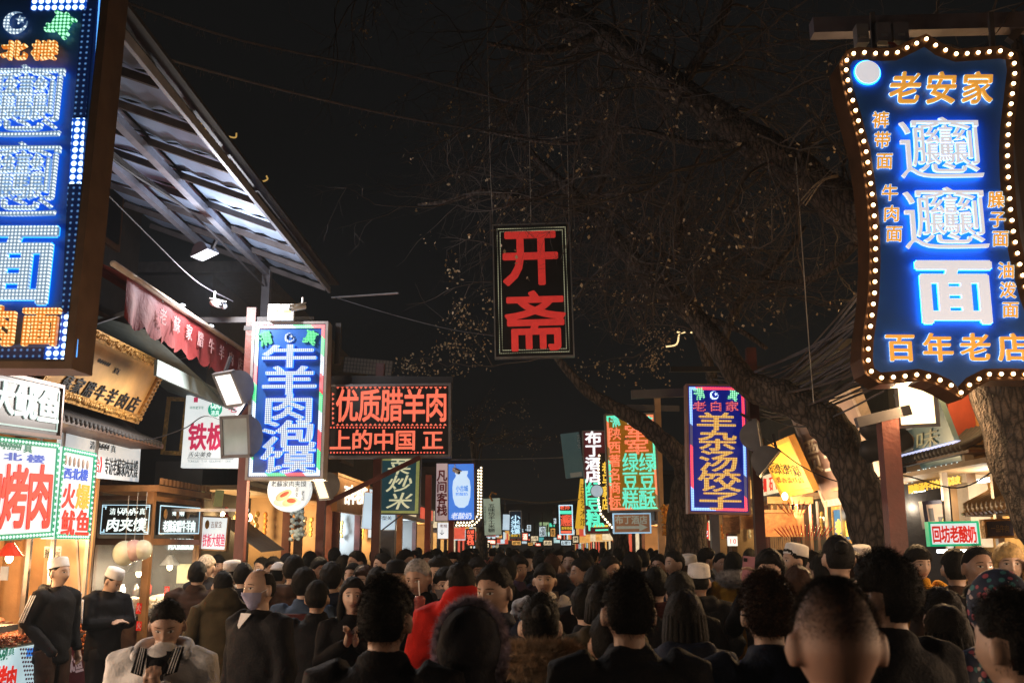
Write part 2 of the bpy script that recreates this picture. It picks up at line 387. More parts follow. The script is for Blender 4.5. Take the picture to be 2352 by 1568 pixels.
s1.frame(mat('bronze_casing', (1, 1, 1)), .04, -.1, .045, 'casing_rim', out=.014)
halo(s1, '西北楼', (-70, 92, 140, 144), L_or, light_mat('orange_bloom_glow', (1, .25, 0), 1.0), weight=.025, fill=.8)
halo(s1, '\U00030EDE', (-62, 150, 152, 322), L_blue, B_halo2, weight=0, hw=0)  # emitting copies behind the LED letters, added to imitate lens bloom
halo(s1, '\U00030EDE', (-66, 326, 142, 504), L_blue, B_halo2, weight=0, hw=0)
halo(s1, '面', (-60, 508, 132, 700), L_blue, B_halo2, weight=.026, hw=.036, fill=.96)
halo(s1, '牛肉面', (-150, 698, 145, 800), L_or, light_mat('orange_bloom_glow', (1, .25, 0), 1.0), weight=.035, fill=.86)
s1.crescent(40, 58, 27, L_blue, z=.02); s1.text('真', (112, 30, 172, 86), L_gr, weight=.03, z=.02, rot=-.45); s1.text('清', (-85, 30, -25, 86), L_gr, weight=.03, z=.02, rot=.45)
s1.strip([(75, 10), (196, 10)], L_bs, .075, name='led_block'); s1.strip([(181, 275), (173, 420)], L_bs, .068, name='led_block')
s1.strip([(157, 722), (150, 800)], L_bs, .068, name='led_block'); s1.strip([(105, 811), (172, 811)], L_bs, .065, name='led_block')
s1.strip([(203, 25), (183, 270)], L_dim, .07); s1.strip([(171, 425), (157, 720)], L_dim, .07); s1.strip([(-120, 811), (102, 811)], L_dim, .06)
s1.strip([(229, 0), (176, 820)], light_mat('blue_edge_tube', (.1, .4, 1), 1.6), .006)
# steel post that carries it
t = empty('sign_bracket', (0, 0, 0), 'dark steel bracket behind the right edge of the huge blue LED sign', 'bracket')
q = P(236, 300, 5.5); MB().box((q.x - .02, 5.5, 5.1), (.09, .09, 4.4)).obj('post', M_dark, t); MB().bar((q.x, 5.48, 3.2), (q.x - 3.4, 5.48, 3.2), .06).obj('beam', M_dark, t)

# ================================================================ hanging black sign with two red characters
M_led2 = mat('matte_red_led', (.60, .035, .03), .5, emis=.30, ecol=(1, .05, .04), sample=False, bump=.3, bscale=300)
s2 = Board('hanging_sign', 'black board with two large red characters hung on wires over the middle of the street', 'sign', [(1126, 519), (1300, 514), (1323, 815), (1147, 820)], Y=10.0)
s2.panel('panel', mat('black_sheet', (.018, .019, .022), .35), z0=-.05); s2.frame(M_alu, .014, -.08, .012)
pd = led_mat('pale_dot_border', (.75, .72, .45), (.06, .06, .04), .018, .55, .4, .32)
s2.ring('dotted_border', pd, .035, .006); s2.ring('dotted_border', pd, .065, .006)
s2.text('开', (1152, 522, 1284, 656), M_led2, weight=.026, fill=.95, z=.004, ext=.006); s2.text('斋', (1160, 668, 1300, 806), M_led2, weight=.020, fill=.97, z=.004, ext=.006)
for x in (-s2.w / 2 - .03, s2.w / 2 + .03): s2.part('hanger', MB().box((x, s2.h / 2 - .02, -.03), (.022, .36, .03)), M_steel)
w_ = MB()
for (u, v, x) in ((1113, 300, -.4), (1205, 200, 0), (1292, 180, .4)):
    e = P(u, v, 10.2); a = s2.M @ Vector((x, s2.h / 2, -.03)); w_.tube([a, (a + e) / 2 + Vector((.02, 0, 0)), e + Vector((0, 0, 2.0))], .004, 5)
tag(w_.obj('suspension_wire', M_rope), 'thin pale wires dropping from the branches to the black sign with two red characters', 'wire')

# ================================================================ LED sign on the left post
RGB3 = [(1, .02, .06), (.75, .9, 1), (.02, .8, .25), (1, .02, .06), (.75, .9, 1), (.02, .8, .25)]
L_wh = led_mat('led_white_dense', (.95, .98, 1), (.30, .45, .75), .0205, 1.25, .42, .27)
L_bd = led_mat('led_border_colours', (1, 1, 1), (1, 1, 1), .0205, 2.2, .55, .24, bands=(58, RGB3))
s3 = Board('led_sign', 'tall blue LED sign with five white characters and red green border', 'sign', [(581, 747), (744, 743), (741, 1096), (576, 1094)], Y=10.3)
s3.panel('panel', B_blue); s3.frame(mat('pale_casing', (.33, .31, .31), .45, .3), .028, -.20, .02); s3.part('housing', MB().box((0, 0, -.13), (s3.w + .05, s3.h + .05, .15)), M_grey)
s3.ring('led_border', L_bd, .008, .036, .004, .014)
for ch, v0, v1 in (('牛', 797, 886), ('羊', 890, 960), ('肉', 962, 1028), ('泡', 1000, 1010), ('馍', 0, 0)): pass
for ch, bb in (('牛', (603, 792, 727, 844)), ('羊', (603, 842, 727, 906)), ('肉', (605, 904, 722, 972)), ('泡', (603, 966, 724, 1030)), ('馍', (601, 1026, 724, 1086))):
    halo(s3, ch, bb, L_wh, light_mat('blue_glow_s3', (.02, .25, 1.0), 3.0), weight=.018, hw=.026, fill=1.0, z0=.012, zf=.03)  # emitting copies added behind the LED letters for the blue glow
for ch, bb, r in (('清', (596, 762, 624, 792), .35), ('真', (700, 760, 728, 790), -.35)): s3.text(ch, bb, led_mat('led_green_fine', (.3, 1, .5), (0, .45, .12), .016, 1.3, .6), weight=.03, rot=r, fill=1.05)
s3.crescent(665, 776, 11, L_wh, z=.01)
def post(name, label, u, v, Y, w, m, ztop, base=0.0, cat='post', d=None):
    p = P(u, v, Y); r = empty(name, (p.x, Y, base), label, cat); MB().box((0, 0, (ztop - base) / 2), (w, d or w, ztop - base)).obj('shaft', m, r)
    MB().box((0, 0, .01), (w * 1.9, w * 1.9, .02)).obj('base_plate', M_dark, r)
    return r, p
pr, pp = post('sign_post', 'red brown square post carrying the five character blue LED sign', 565, 1000, 10.5, .10, M_redpost, 4.35)
MB().box((-.12, 0, 4.22), (1.6, .05, .06)).obj('beam', M_dark, pr); MB().box((.38, -.03, 4.12), (.9, .05, .05)).obj('beam', M_dark, pr)
MB().box((.95, 0, 3.95), (.06, .06, .45)).obj('hanger', M_dark, pr)
for i, (u0, u1) in enumerate(((618, 645), (648, 675))):
    a = P(u0, 700, 10.25); b = P(u1, 737, 10.25)
    tb = empty('junction_box', ((a.x + b.x) / 2, 10.25, (a.z + b.z) / 2), ('left' if i == 0 else 'right') + ' one of two grey junction boxes on top of the five character LED sign', 'junction box')
    MB().box((0, 0, 0), (b.x - a.x, .07, a.z - b.z)).obj('box', mat('pale_grey_box', (.5, .5, .47), .5), tb); MB().box((0, -.037, .01), (.07, .004, .03)).obj('sticker', mat('yellow_sticker', (.7, .6, .15)), tb)
def camera_thing(label, u, v, Y, rz, s=1.0, rx=.3):
    p = P(u, v, Y); r = empty('security_camera', p, label, 'security camera'); r.rotation_euler = (rx, 0, rz)
    MB().tube([(0, -.11 * s, 0), (0, .1 * s, 0)], .038 * s, 12).obj('housing', M_white, r, True); MB().box((0, -.02 * s, .042 * s), (.085 * s, .26 * s, .01)).obj('visor', M_white, r)
    MB().tube([(0, -.125 * s, 0), (0, -.13 * s, 0)], .026 * s, 10).obj('lens', M_black, r); MB().tube([(0, .06 * s, 0), (0, .1 * s, .12 * s)], .012 * s, 6).obj('bracket', M_white, r)
    return r
camera_thing('white bullet security camera under the beam left of the five character LED sign', 497, 697, 10.2, .7); camera_thing('striped security camera perched above the five character LED sign', 685, 706, 10.1, -.8, .8)
camera_thing('white security camera at the lower right corner of the red LED screen', 1048, 1082, 12.3, .6, .6)
pc = P(515, 703, 10.2); tag(MB().ell(pc, (.035, .035, .035), 12, 8).obj('dome_camera', mat('clear_dome', (.5, .55, .6), .1, .4), None, True), 'small glossy dome camera beside the white bullet camera', 'security camera')

# ================================================================ floodlights
def flood(label, u, v, Y, aim, s=1.0, lit=None, power=0, col=(1, .95, .88), glassw=None):
    """clam-shell floodlight: curved reflector housing, flat glass front, bracket"""
    p = P(u, v, Y); d = Vector(aim).normalized(); q = d.to_track_quat('Z', 'Y')
    r = empty('floodlight', p, label, 'floodlight'); r.rotation_mode = 'QUATERNION'; r.rotation_quaternion = q
    w, h = .30 * s, .36 * s; b = MB(); n = 12; prof = [(h / 2 * math.cos(math.pi * i / n), -.20 * s * math.sin(math.pi * i / n)) for i in range(n + 1)]
    V = [(-w / 2, y, z) for y, z in prof] + [(w / 2, y, z) for y, z in prof]; k = n + 1
    b.add(V, [(i, i + 1, k + i + 1, k + i) for i in range(n)] + [tuple(range(k))[::-1], tuple(range(k, 2 * k))]); b.obj('housing', M_grey, r, False)
    fr = MB(); t = .03 * s
    for c, dd in (((0, h / 2, 0), (w + t, t, .05 * s)), ((0, -h / 2, 0), (w + t, t, .05 * s)), ((-w / 2, 0, 0), (t, h, .05 * s)), ((w / 2, 0, 0), (t, h, .05 * s))): fr.box(c, dd)
    fr.obj('rim', M_grey, r)
    MB().box((0, 0, .012), (w - t, h - t, .008)).obj('glass', lit or M_glassd, r)
    MB().bar((0, h / 2, -.02), (0, h / 2 + .12 * s, -.16 * s), .03, .03).obj('bracket', M_dark, r)
    if power: area_light(r, (0, 0, .05), power, col, w * .9, h * .9, (math.pi, 0, 0))
    return r
E_fl = light_mat('floodlight_white', (1, .96, .92), 1.15); E_flw = light_mat('floodlight_warm', (1, .80, .5), 1.5); E_flh = light_mat('floodlight_hot', (1, .72, .38), 3.0)
flood('lit white floodlight on the left post shining down, upper of two', 528, 893, 10.2, (-.55, -.75, -.55), 1.0, E_fl, 45, (1, .93, .86))
flood('unlit floodlight with grey green glass below the lit white one on the left post', 543, 1002, 10.0, (-.35, -.95, -.15), 1.1)
flood('narrow warm lit floodlight below the right corner of the five character LED sign', 739, 1116, 10.9, (-.72, -.6, -.4), .8, E_flw, 40, (1, .7, .4))
flood('brilliant orange white lamp glaring towards the viewer on the right red post', 2106, 928, 8.8, (-.45, -.9, -.1), 1.05, E_flh, 90, (1, .62, .3))
flood('unlit floodlight with blue back mounted high right of the eight character blue sign', 1741, 1002, 11.3, (.9, -.3, .1), .95)
flood('unlit black floodlight tilted down beside the yellow plaque', 1765, 1062, 11.2, (.75, -.2, -.65), .95)
fl_ = flood('thin warm lamp glowing under the metal canopy', 470, 583, 9.7, (.25, -.1, -.95), .55, E_flw, 25, (1, .72, .42)); point_light(fl_, (.1, .0, .35), 120, (.92, .93, 1), .08)  # extra cool point light added below the lamp to brighten the canopy sheets

# ================================================================ red LED matrix screen
L_red = led_mat('led_red_matrix', (1, .30, .16), (.85, .03, .02), .0125, 1.25, .9, .30)
s4 = Board('led_screen', 'wide black LED screen running two lines of red characters, mid left', 'sign', [(759, 888), (1030, 886), (1030, 1043), (757, 1047)], Y=12.6)
s4.panel('panel', mat('led_black', (.012, .010, .014), .35)); s4.frame(mat('grey_casing', (.22, .21, .23), .4, .4), .03, -.18, .02); s4.part('housing', MB().box((0, 0, -.12), (s4.w, s4.h, .12)), M_dark)
s4.text('优质腊羊肉', (772, 893, 1028, 968), L_red, weight=.022, fill=.98, z=.004, ext=.003); s4.text('上的中国', (757, 986, 956, 1034), L_red, weight=.022, fill=.95, z=.004, ext=.003)
s4.text('正', (968, 986, 1020, 1034), L_red, weight=.022, fill=.9, z=.004, ext=.003)
tri = MB()
for k in range(24):
    u = 772 + k * 10.7
    for v0, s_ in ((888, 1), (977, -1)):
        x, y = s4.loc(u, v0); x1, y1 = s4.loc(u + 8, v0 + 5 * s_); tri.prism([(x, y), (x1, y), ((x + x1) / 2, y1)] if s_ > 0 else [(x, y), ((x + x1) / 2, y1 ), (x1, y)], .003, .006)
for k in range(7):
    x, y = s4.loc(763, 905 + k * 11); tri.prism([(x, y - .02), (x + .03, y), (x, y + .02)], .003, .006)
s4.part('zigzag_border', tri, L_red)
dia = MB()
for v_ in (981.5, 1039):
    for k in range(36):
        x, y = s4.loc(760 + k * 7.4, v_); dia.box((x, y, .005), (.018, .018, .004), Matrix.Rotation(.785, 3, 'Z'))
s4.part('diamond_border', dia, light_mat('red_diamond', (1, .12, .07), 1.2))
bb_ = MB(); a = P(757, 875, 12.8); c = P(1040, 878, 12.8); bb_.bar(a, c, .08, .14); MB_d = bb_.obj('top_beam', M_dark, s4.root); MB_d.matrix_parent_inverse = s4.M.inverted()
pr, pp = post('sign_post', 'dark post standing left of the green calligraphy board', 864, 1200, 13.6, .11, M_redpost, 4.3)
br_ = MB().bar(P(740, 1160, 12.4), P(965, 1050, 12.6), .06); tag(br_.obj('diagonal_brace', M_redpost), 'dark red diagonal strut crossing in front of the green calligraphy board', 'brace')
pr, pp = post('sign_post', 'red brown post below the warm lit lamp, second post on the left', 737, 1200, 12.2, .10, M_redpost, 4.2)
# ================================================================ mid left boards
s5 = Board('calligraphy_board', 'dark green board with pale gold calligraphy and yellow green border', 'sign', [(862, 1052), (964, 1052), (961, 1179), (863, 1177)], Y=13.9)
s5.panel('panel', mat('yellow_green_border', (.42, .50, .16), .5, 0, .2, 20, emis=.28, ecol=(.55, .6, .2), sample=False), z0=-.06); s5.panel('field', mat('deep_green_field', (.02, .07, .09), .4, emis=.10, ecol=(.06, .28, .36), sample=False), s5.w * .84, s5.h * .91, 0, .006, 0, .0)
s5.frame(M_steel, .02, -.07, .01); M_pg = light_mat('pale_gold_brush', (.85, .82, .5), .62)
s5.text('菜炒米', (890, 1050, 946, 1170), M_pg, 'v', .012, .008, .004, .25, .95)
s5.part('strut', MB().bar((.1, -s5.h / 2, -.03), (-.28, -s5.h / 2 - .3, -.03), .018), M_steel)
s6 = Board('light_box', 'small pale blue light box with grey lettering under the green calligraphy board', 'sign', [(862, 1180), (908, 1180), (908, 1216), (862, 1216)], Y=14.3)
s6.panel('panel', light_mat('pale_blue_face', (.62, .80, .95), .72, noise=.1)); s6.frame(M_alu, .012); s6.text('平型关', (866, 1184, 900, 1194), mat('slate_print', (.08, .12, .2)), weight=.01, z=.002, ext=.001)
s6b = Board('light_box', 'tall narrow pale blue light panel left of the dark post', 'sign', [(836, 1130), (857, 1133), (857, 1213), (833, 1213)], Y=14.6); s6b.panel('panel', light_mat('pale_blue_face', (1, 1, 1), 1)); s6b.frame(M_alu, .01)
M_prd = mat('deep_red_print', (.35, .01, .01), .5); M_pink = light_mat('pale_pink_face', (.85, .62, .60), .42, noise=.15)
s7 = Board('vertical_sign', 'narrow pale vertical sign with four dark red characters', 'sign', [(1001, 1064), (1029, 1064), (1031, 1195), (1002, 1195)], Y=17.5)
s7.panel('panel', M_pink); s7.frame(M_dark, .015); s7.text('凡间客栈', (1003, 1078, 1027, 1184), M_prd, 'v', .03, .003, .003)
s7b = Board('notice_board', 'white square notice with faint red print below the narrow pale sign', 'notice', [(1006, 1200), (1031, 1200), (1032, 1236), (1005, 1236)], Y=17.6); s7b.panel('panel', light_mat('white_face', (.95, .97, .98), .85, noise=.08)); s7b.frame(M_white, .012)
s7b.text('老城', (1010, 1203, 1027, 1211), M_prd, weight=.01, z=.002, ext=.001); s7b.text('↓', (1010, 1214, 1020, 1230), mat('slate_print', (1, 1, 1)), z=.002, ext=.001)
s8 = Board('light_box', 'bright blue light box showing a white yogurt jar', 'sign', [(1029, 1066), (1087, 1064), (1090, 1193), (1031, 1193)], Y=16.4)
s8.panel('panel', light_mat('cobalt_face', (.06, .24, .85), .8, noise=.12)); s8.frame(mat('red_edge', (.25, .03, .03)), .012, -.12, .01)
jar = [(-.30, .5), (-.30, .42), (-.26, .40), (-.26, .35), (-.38, .24), (-.42, .05), (-.40, -.22), (-.30, -.42), (-.12, -.5)]; jar = jar + [(-x, y) for x, y in jar[::-1]]
cx_, cy_ = s8.loc(1060, 1123); s8.part('jar_print', MB().prism([(x * s8.w * .85 + cx_, y * s8.h * .66 + cy_) for x, y in jar], .001, .003), light_mat('jar_white', (.62, .80, 1), .95))
s8.text('小古城', (1047, 1114, 1075, 1128), light_mat('blue_print', (.05, .25, .8), .8), weight=.03, z=.004, ext=.002); s8.text('老酸奶', (1045, 1130, 1075, 1138), light_mat('blue_print', (1, 1, 1), 1), weight=.01, z=.004, ext=.002)
s8.text('老酸奶', (1036, 1176, 1084, 1192), light_mat('white_print', (.9, .95, 1), .9), weight=.01, z=.004, ext=.002, shear=.2)
s8c = Board('bulb_frame_sign', 'sign edged by two rows of warm bulbs behind the blue jar light box', 'sign', [(1040, 1070), (1108, 1070), (1110, 1210), (1040, 1210)], Y=17.0)
s8c.panel('panel', M_dark); E_blb = light_mat('warm_bulb', (1, .78, .48), 6.0)
for ins in (.03, .075):
    w_, h_ = s8c.w / 2 - ins, s8c.h / 2 - ins; c_ = .12
    s8c.bulbs(along([(w_, h_), (w_, -h_ + c_), (w_ - c_, -h_), (-w_, -h_)], .052), E_blb, .015)
s9 = Board('vertical_sign', 'pale green hanging board with a column of small black characters under a curled lamp', 'sign', [(1111, 1145), (1149, 1143), (1151, 1227), (1112, 1229)], Y=21)
s9.panel('panel', light_mat('pale_green_face', (.42, .52, .40), .45, noise=.25)); s9.frame(M_dark, .012); M_blk = mat('ink_black', (.01, .01, .01), .5)
s9.text('五味坊手工米糖', (1121, 1156, 1137, 1222), M_blk, 'v', .01, .003, .003); s9.text('传统糕点手工制作', (1112, 1162, 1117, 1206), M_blk, 'v', 0, .003, .002)
lamp = MB().tube([P(1131, 1150, 20.8), P(1125, 1140, 20.8), P(1130, 1130, 20.8), P(1140, 1134, 20.8)], .02, 6); tag(lamp.obj('curled_lamp', M_gold), 'small curled lamp bracket above the pale green hanging board', 'lamp')
E_tq = light_mat('neon_turquoise', (.10, .95, .62), .95); E_neor = light_mat('neon_red', (1, .13, .06), 1.3); E_yel = light_mat('neon_yellow', (1, .62, .05), .95)
E_bw = light_mat('neon_blue_white', (.55, .85, 1), 1.2)
s10 = Board('led_sign', 'far vertical blue white neon sign above the distant crowd', 'sign', [(1172, 1174), (1197, 1173), (1197, 1233), (1172, 1234)], Y=30)
s10.panel('panel', mat('dim_blue_board', (.02, .05, .12), .5)); s10.frame(M_alu, .02); s10.text('小米泡馍', (1173, 1182, 1195, 1226), E_bw, 'v', .02, .01, .01); s10.text('老西门', (1173, 1226, 1195, 1232), E_yel, 'h', .01, .01, .01)
s10b = Board('light_box', 'small pale blue light box hanging left of the far blue white neon sign', 'sign', [(1155, 1181), (1171, 1181), (1170, 1217), (1155, 1216)], Y=29); s10b.panel('panel', light_mat('pale_blue_face', (1, 1, 1), 1)); s10b.frame(M_dark, .02)
s11 = Board('neon_sign', 'small vertical neon sign with two red characters', 'sign', [(1071, 1215), (1090, 1215), (1090, 1252), (1071, 1252)], Y=22)
s11.panel('panel', M_black); s11.frame(M_dark, .015); s11.text('客栈', (1072, 1226, 1089, 1251), E_neor, 'v', .02, .01, .01); s11.text('古城', (1072, 1216, 1089, 1225), E_neor, 'h', .02, .01, .01)
s12 = Board('neon_sign', 'small horizontal neon sign with four red characters', 'sign', [(1100, 1214), (1146, 1214), (1146, 1233), (1100, 1233)], Y=26)
s12.panel('panel', light_mat('pale_blue_face', (1, 1, 1), 1)); s12.panel('field', M_black, s12.w * .8, s12.h * .86, 0, .01, -s12.w * .06); s12.text('风情旅馆', (1102, 1216, 1139, 1231), E_neor, 'h', .02, .012, .01)
s13 = Board('neon_sign', 'far black neon sign with a big red noodle character and turquoise strip', 'sign', [(1284, 1161), (1313, 1160), (1316, 1226), (1287, 1226)], Y=31)
s13.panel('panel', M_black); s13.frame(M_dark, .02); s13.text('老孙', (1285, 1160, 1309, 1170), E_neor, 'h', .01, .01, .01); s13.strip([(1286, 1176), (1312, 1176)], E_tq, .10, .02, 'neon_strip')
s13.text('\U00030EDE', (1287, 1181, 1315, 1208), E_neor, 'h', .004, .01, .01); s13.text('百年老店', (1289, 1209, 1315, 1216), E_yel, 'h', .02, .01, .01); s13.strip([(1289, 1221), (1312, 1221)], E_neor, .07, .02, 'neon_strip')
s13.ring('neon_border', E_bw, -.02, .03, .0, .03)
s14 = Board('vertical_banner', 'yellow vertical banner with a column of black characters behind the hotel sign', 'banner', [(1324, 1098), (1346, 1100), (1350, 1216), (1330, 1213)], Y=22)
s14.panel('panel', light_mat('yellow_banner_face', (.9, .50, .03), .75, noise=.1)); s14.text('古城艺术馆', (1332, 1108, 1348, 1208), M_blk, 'v', .0, .003, .003)
s15 = Board('poster', 'dim teal poster hanging high left of the hotel sign', 'poster', [(1286, 996), (1338, 991), (1334, 1094), (1301, 1099)], Y=17.2)
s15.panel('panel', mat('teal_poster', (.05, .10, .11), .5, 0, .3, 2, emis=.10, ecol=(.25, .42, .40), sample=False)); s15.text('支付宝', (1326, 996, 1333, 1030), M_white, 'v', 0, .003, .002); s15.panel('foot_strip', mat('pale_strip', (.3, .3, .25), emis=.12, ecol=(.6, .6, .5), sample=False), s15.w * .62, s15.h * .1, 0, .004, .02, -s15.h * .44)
# ---- hotel sign
M_mar = mat('maroon_panel', (.10, .015, .02), .4, emis=.06, ecol=(.5, .06, .08), sample=False)
s16 = Board('led_sign', 'tall maroon sign with white hotel characters above turquoise pastry characters', 'sign', [(1341, 991), (1385, 991), (1401, 1222), (1347, 1224)], Y=16.6)
s16.panel('panel', M_mar); s16.frame(mat('grey_casing', (1, 1, 1)), .02, -.15, .01)
s16.text('布丁酒店', (1344, 990, 1382, 1108), light_mat('white_glow', (.95, .97, 1), 1.1), 'v', .03, .01, .01); s16.text('绿豆糕', (1346, 1106, 1388, 1210), E_tq, 'v', .03, .01, .01)
s16.strip([(1343, 1100), (1348, 1160)], E_tq, .03); s16.strip([(1351, 1170), (1354, 1218)], E_tq, .03); s16.strip([(1362, 1208), (1396, 1207)], E_yel, .03); s16.strip([(1368, 1217), (1398, 1216)], E_tq, .025)
dd = P(1371, 1127, 15.9); r = empty('convex_disc', dd, 'round pale glowing disc in front of the turquoise pastry characters', 'disc'); R_ = Matrix.Rotation(math.pi / 2, 3, 'X')
MB().lathe([(0, .03), (.05, .028), (.08, .012), (.094, 0)], 24, R=R_).obj('disc', light_mat('pale_disc', (.55, .68, .78), .6), r, True); MB().lathe([(.094, 0), (.104, 0), (.104, -.02), (.094, -.02)], 24, R=R_).obj('rim', M_grey, r)  # disc face emits its own pale tone
s16b = Board('bulb_arch_sign', 'dark sign outlined by a curve of pale bulbs with yellow characters, behind the hotel sign', 'sign', [(1374, 1040), (1402, 1040), (1408, 1200), (1380, 1200)], Y=16.2)
s16b.panel('panel', M_black); pts = [s16b.loc(u, v) for u, v in ((1376, 1046), (1374, 1070), (1376, 1110), (1374, 1150), (1380, 1180), (1392, 1195), (1402, 1206), (1410, 1215))]; s16b.bulbs(along(pts, .055), E_blb, .017); s16b.text('老马家店', (1383, 1060, 1398, 1170), E_yel, 'v', .03, .01, .01)
# ---- pastry sign
M_olive = mat('olive_amber_panel', (.30, .17, .02), .4, emis=.16, ecol=(.75, .30, .01), sample=False, noise=.25, nscale=3)
s17 = Board('led_sign', 'olive LED sign with orange and turquoise characters for mung bean pastry', 'sign', [(1393, 954), (1503, 950), (1512, 1170), (1399, 1172)], Y=14.6)
s17.panel('panel', M_olive); s17.frame(mat('grey_casing', (1, 1, 1)), .022, -.15, .01)
E_orr = led_mat('led_orange_red', (1, .35, .18), (1, .10, .03), .02, 1.2, .9); E_tqd = led_mat('led_turquoise', (.3, 1, .8), (.03, .75, .45), .02, 1.1, .85)
s17.text('陕西著名商标', (1397, 980, 1427, 1166), E_orr, 'v', .014, .01, .01, fill=.9); s17.text('军军', (1434, 976, 1490, 1042), E_orr, 'v', .02, .01, .01, fill=1.0)
s17.text('绿豆糕', (1430, 1040, 1466, 1168), E_tqd, 'v', .016, .01, .01, fill=1.0); s17.text('绿豆酥', (1468, 1040, 1505, 1168), E_tqd, 'v', .016, .01, .01, fill=1.0)
s17.text('清', (1402, 954, 1424, 980), E_tqd, 'h', .02, .01, rot=.3); s17.text('真', (1476, 954, 1498, 980), E_tqd, 'h', .02, .01, rot=-.3); s17.crescent(1447, 966, 9, light_mat('white_glow', (1, 1, 1), 1), z=.01)
bands2 = led_mat('led_border_two', (1, 1, 1), (1, 1, 1), .02, 1.6, .6, .28, bands=(46, [(1, .2, .08), (1, .2, .08), (.05, .9, .55), (.05, .9, .55), (.1, .05, .01)]))
s17.ring('led_border', bands2, .01, .03, .004, .012)
s18 = Board('arrow_sign', 'small hotel direction sign with an arrow and blue lit edge', 'sign', [(1410, 1181), (1492, 1180), (1493, 1221), (1412, 1222)], Y=14.4)
s18.panel('panel', mat('dull_orange_panel', (.34, .16, .08), .5, emis=.12, ecol=(.8, .4, .2), sample=False)); s18.frame(light_mat('cool_edge', (.35, .62, .85), .75, noise=.2), .018, -.08, .01); s18.text('布丁酒店', (1413, 1183, 1487, 1203), mat('pale_print', (.5, .52, .45), emis=.2, ecol=(.6, .7, .6), sample=False), 'h', .03, .004, .003)
a0, a1 = s18.loc(1416, 1211); a2, a3 = s18.loc(1488, 1211); s18.part('arrow', MB().prism([(a0, a1 - .02), (a2 - .12, a1 - .02), (a2 - .12, a1 - .055), (a2, a1), (a2 - .12, a1 + .055), (a2 - .12, a1 + .02), (a0, a1 + .02)], .003, .006), mat('pale_print', (1, 1, 1)))
# ---- blue dumpling sign
L_gold = led_mat('led_gold', (1, .72, .22), (.75, .26, .02), .0185, 1.15, .62, .26); L_r2 = led_mat('led_red_outline', (1, .2, .2), (.45, .01, .04), .0185, 1.4, .5, .26)
L_b3 = led_mat('led_blue_edge', (.75, .9, 1), (.1, .35, 1), .0185, 3.0, .9, .30); L_bd2 = led_mat('led_edge_two', (1, 1, 1), (1, 1, 1), .0185, 2.4, .7, .27, bands=(66, [(.25, .5, 1), (.25, .5, 1), (1, .03, .08), (1, .03, .08), (.0, .01, .08)]))
s19 = Board('led_sign', 'tall royal blue LED sign with five gold characters below three red ones', 'sign', [(1577, 884), (1711, 890), (1719, 1174), (1589, 1176)], Y=11.4)
s19.panel('panel', mat('royal_blue_panel', (.01, .02, .28), .4, emis=.30, ecol=(.0, .015, .42), sample=False)); s19.frame(mat('pinkish_casing', (.30, .17, .16), .5, .2), .025, -.18, .012)
for ch, bb in (('羊', (1600, 948, 1690, 988)), ('杂', (1604, 988, 1692, 1034)), ('汤', (1606, 1034, 1694, 1082)), ('饺', (1604, 1080, 1700, 1128)), ('子', (1606, 1128, 1702, 1170))): s19.text(ch, bb, L_gold, 'h', .018, .008, .01, fill=1.0)
s19.text('老白家', (1588, 919, 1700, 947), L_r2, 'h', .012, .008, .01, fill=.8); s19.text('清', (1594, 890, 1618, 918), L_gr, 'h', .02, .008, .01, rot=.35); s19.text('真', (1672, 896, 1696, 920), L_gr, 'h', .02, .008, .01, rot=-.35); s19.crescent(1640, 908, 10, L_b3)
s19.ring('led_border', L_bd2, .012, .03, .004, .012)
pr, pp = post('sign_post', 'dark red post just right of the royal blue LED sign', 1741, 1150, 11.6, .11, mat('dark_red_post', (.06, .012, .012), .5, 0, .3), 4.1)
MB().box((-.4, 0, 3.85), (1.1, .06, .06)).obj('beam', M_dark, pr)
pr, pp = post('sign_post', 'grey steel post below the royal blue LED sign', 1642, 1230, 12.4, .10, M_steel, 2.45)
sb = MB().bar(P(1450, 906, 11.9), P(1600, 900, 11.9), .07, .10); tag(sb.obj('cross_beam', M_steel), 'grey horizontal beam reaching left from the royal blue LED sign', 'beam')
sb = MB().bar(P(1440, 935, 14.9), P(1560, 938, 14.9), .07, .08); tag(sb.obj('cross_beam', M_steel), 'grey horizontal beam above the olive pastry sign', 'beam')
pr, pp = post('sign_post', 'orange lit steel post just right of the olive pastry sign', 1518, 1200, 14.9, .09, mat('pale_post', (.38, .24, .14), .5), 4.0)

# ================================================================ big right shield sign
s20 = Board('shield_sign', 'large navy shield shaped noodle sign outlined with warm bulbs, upper right', 'sign', [(1935, 125), (2425, 125), (2425, 880), (1935, 880)], Y=6.9)
left = [(2203, 903), (2180, 886), (2150, 872), (2110, 861), (2060, 867), (2020, 869), (1996, 853), (1990, 825), (1992, 780), (1998, 738), (2005, 680), (2008, 600), (2007, 530), (2002, 470), (1995, 410), (1985, 345), (1966, 272), (1947, 205), (1938, 150), (1950, 130), (1972, 125), (2010, 128), (2055, 127), (2090, 110), (2124, 95)]
rightp = [(2155, 116), (2195, 130), (2245, 126), (2296, 122), (2322, 132), (2327, 165), (2320, 225), (2312, 290), (2309, 350), (2311, 410), (2316, 480), (2324, 545), (2336, 605), (2356, 680), (2380, 750), (2392, 800), (2392, 845), (2370, 862), (2320, 860), (2265, 861), (2228, 880)]
out = [s20.loc(u, v) for u, v in left + rightp]
cxm = sum(p[0] for p in out) / len(out); cym = sum(p[1] for p in out) / len(out)
def scale_poly(p, d):
    r = []; n = len(p)
    for i in range(n):
        a, b, c = Vector(p[i - 1]), Vector(p[i]), Vector(p[(i + 1) % n]); t = (c - a).normalized(); nn = Vector((t.y, -t.x)); r.append(tuple(b + nn * d))
    return r
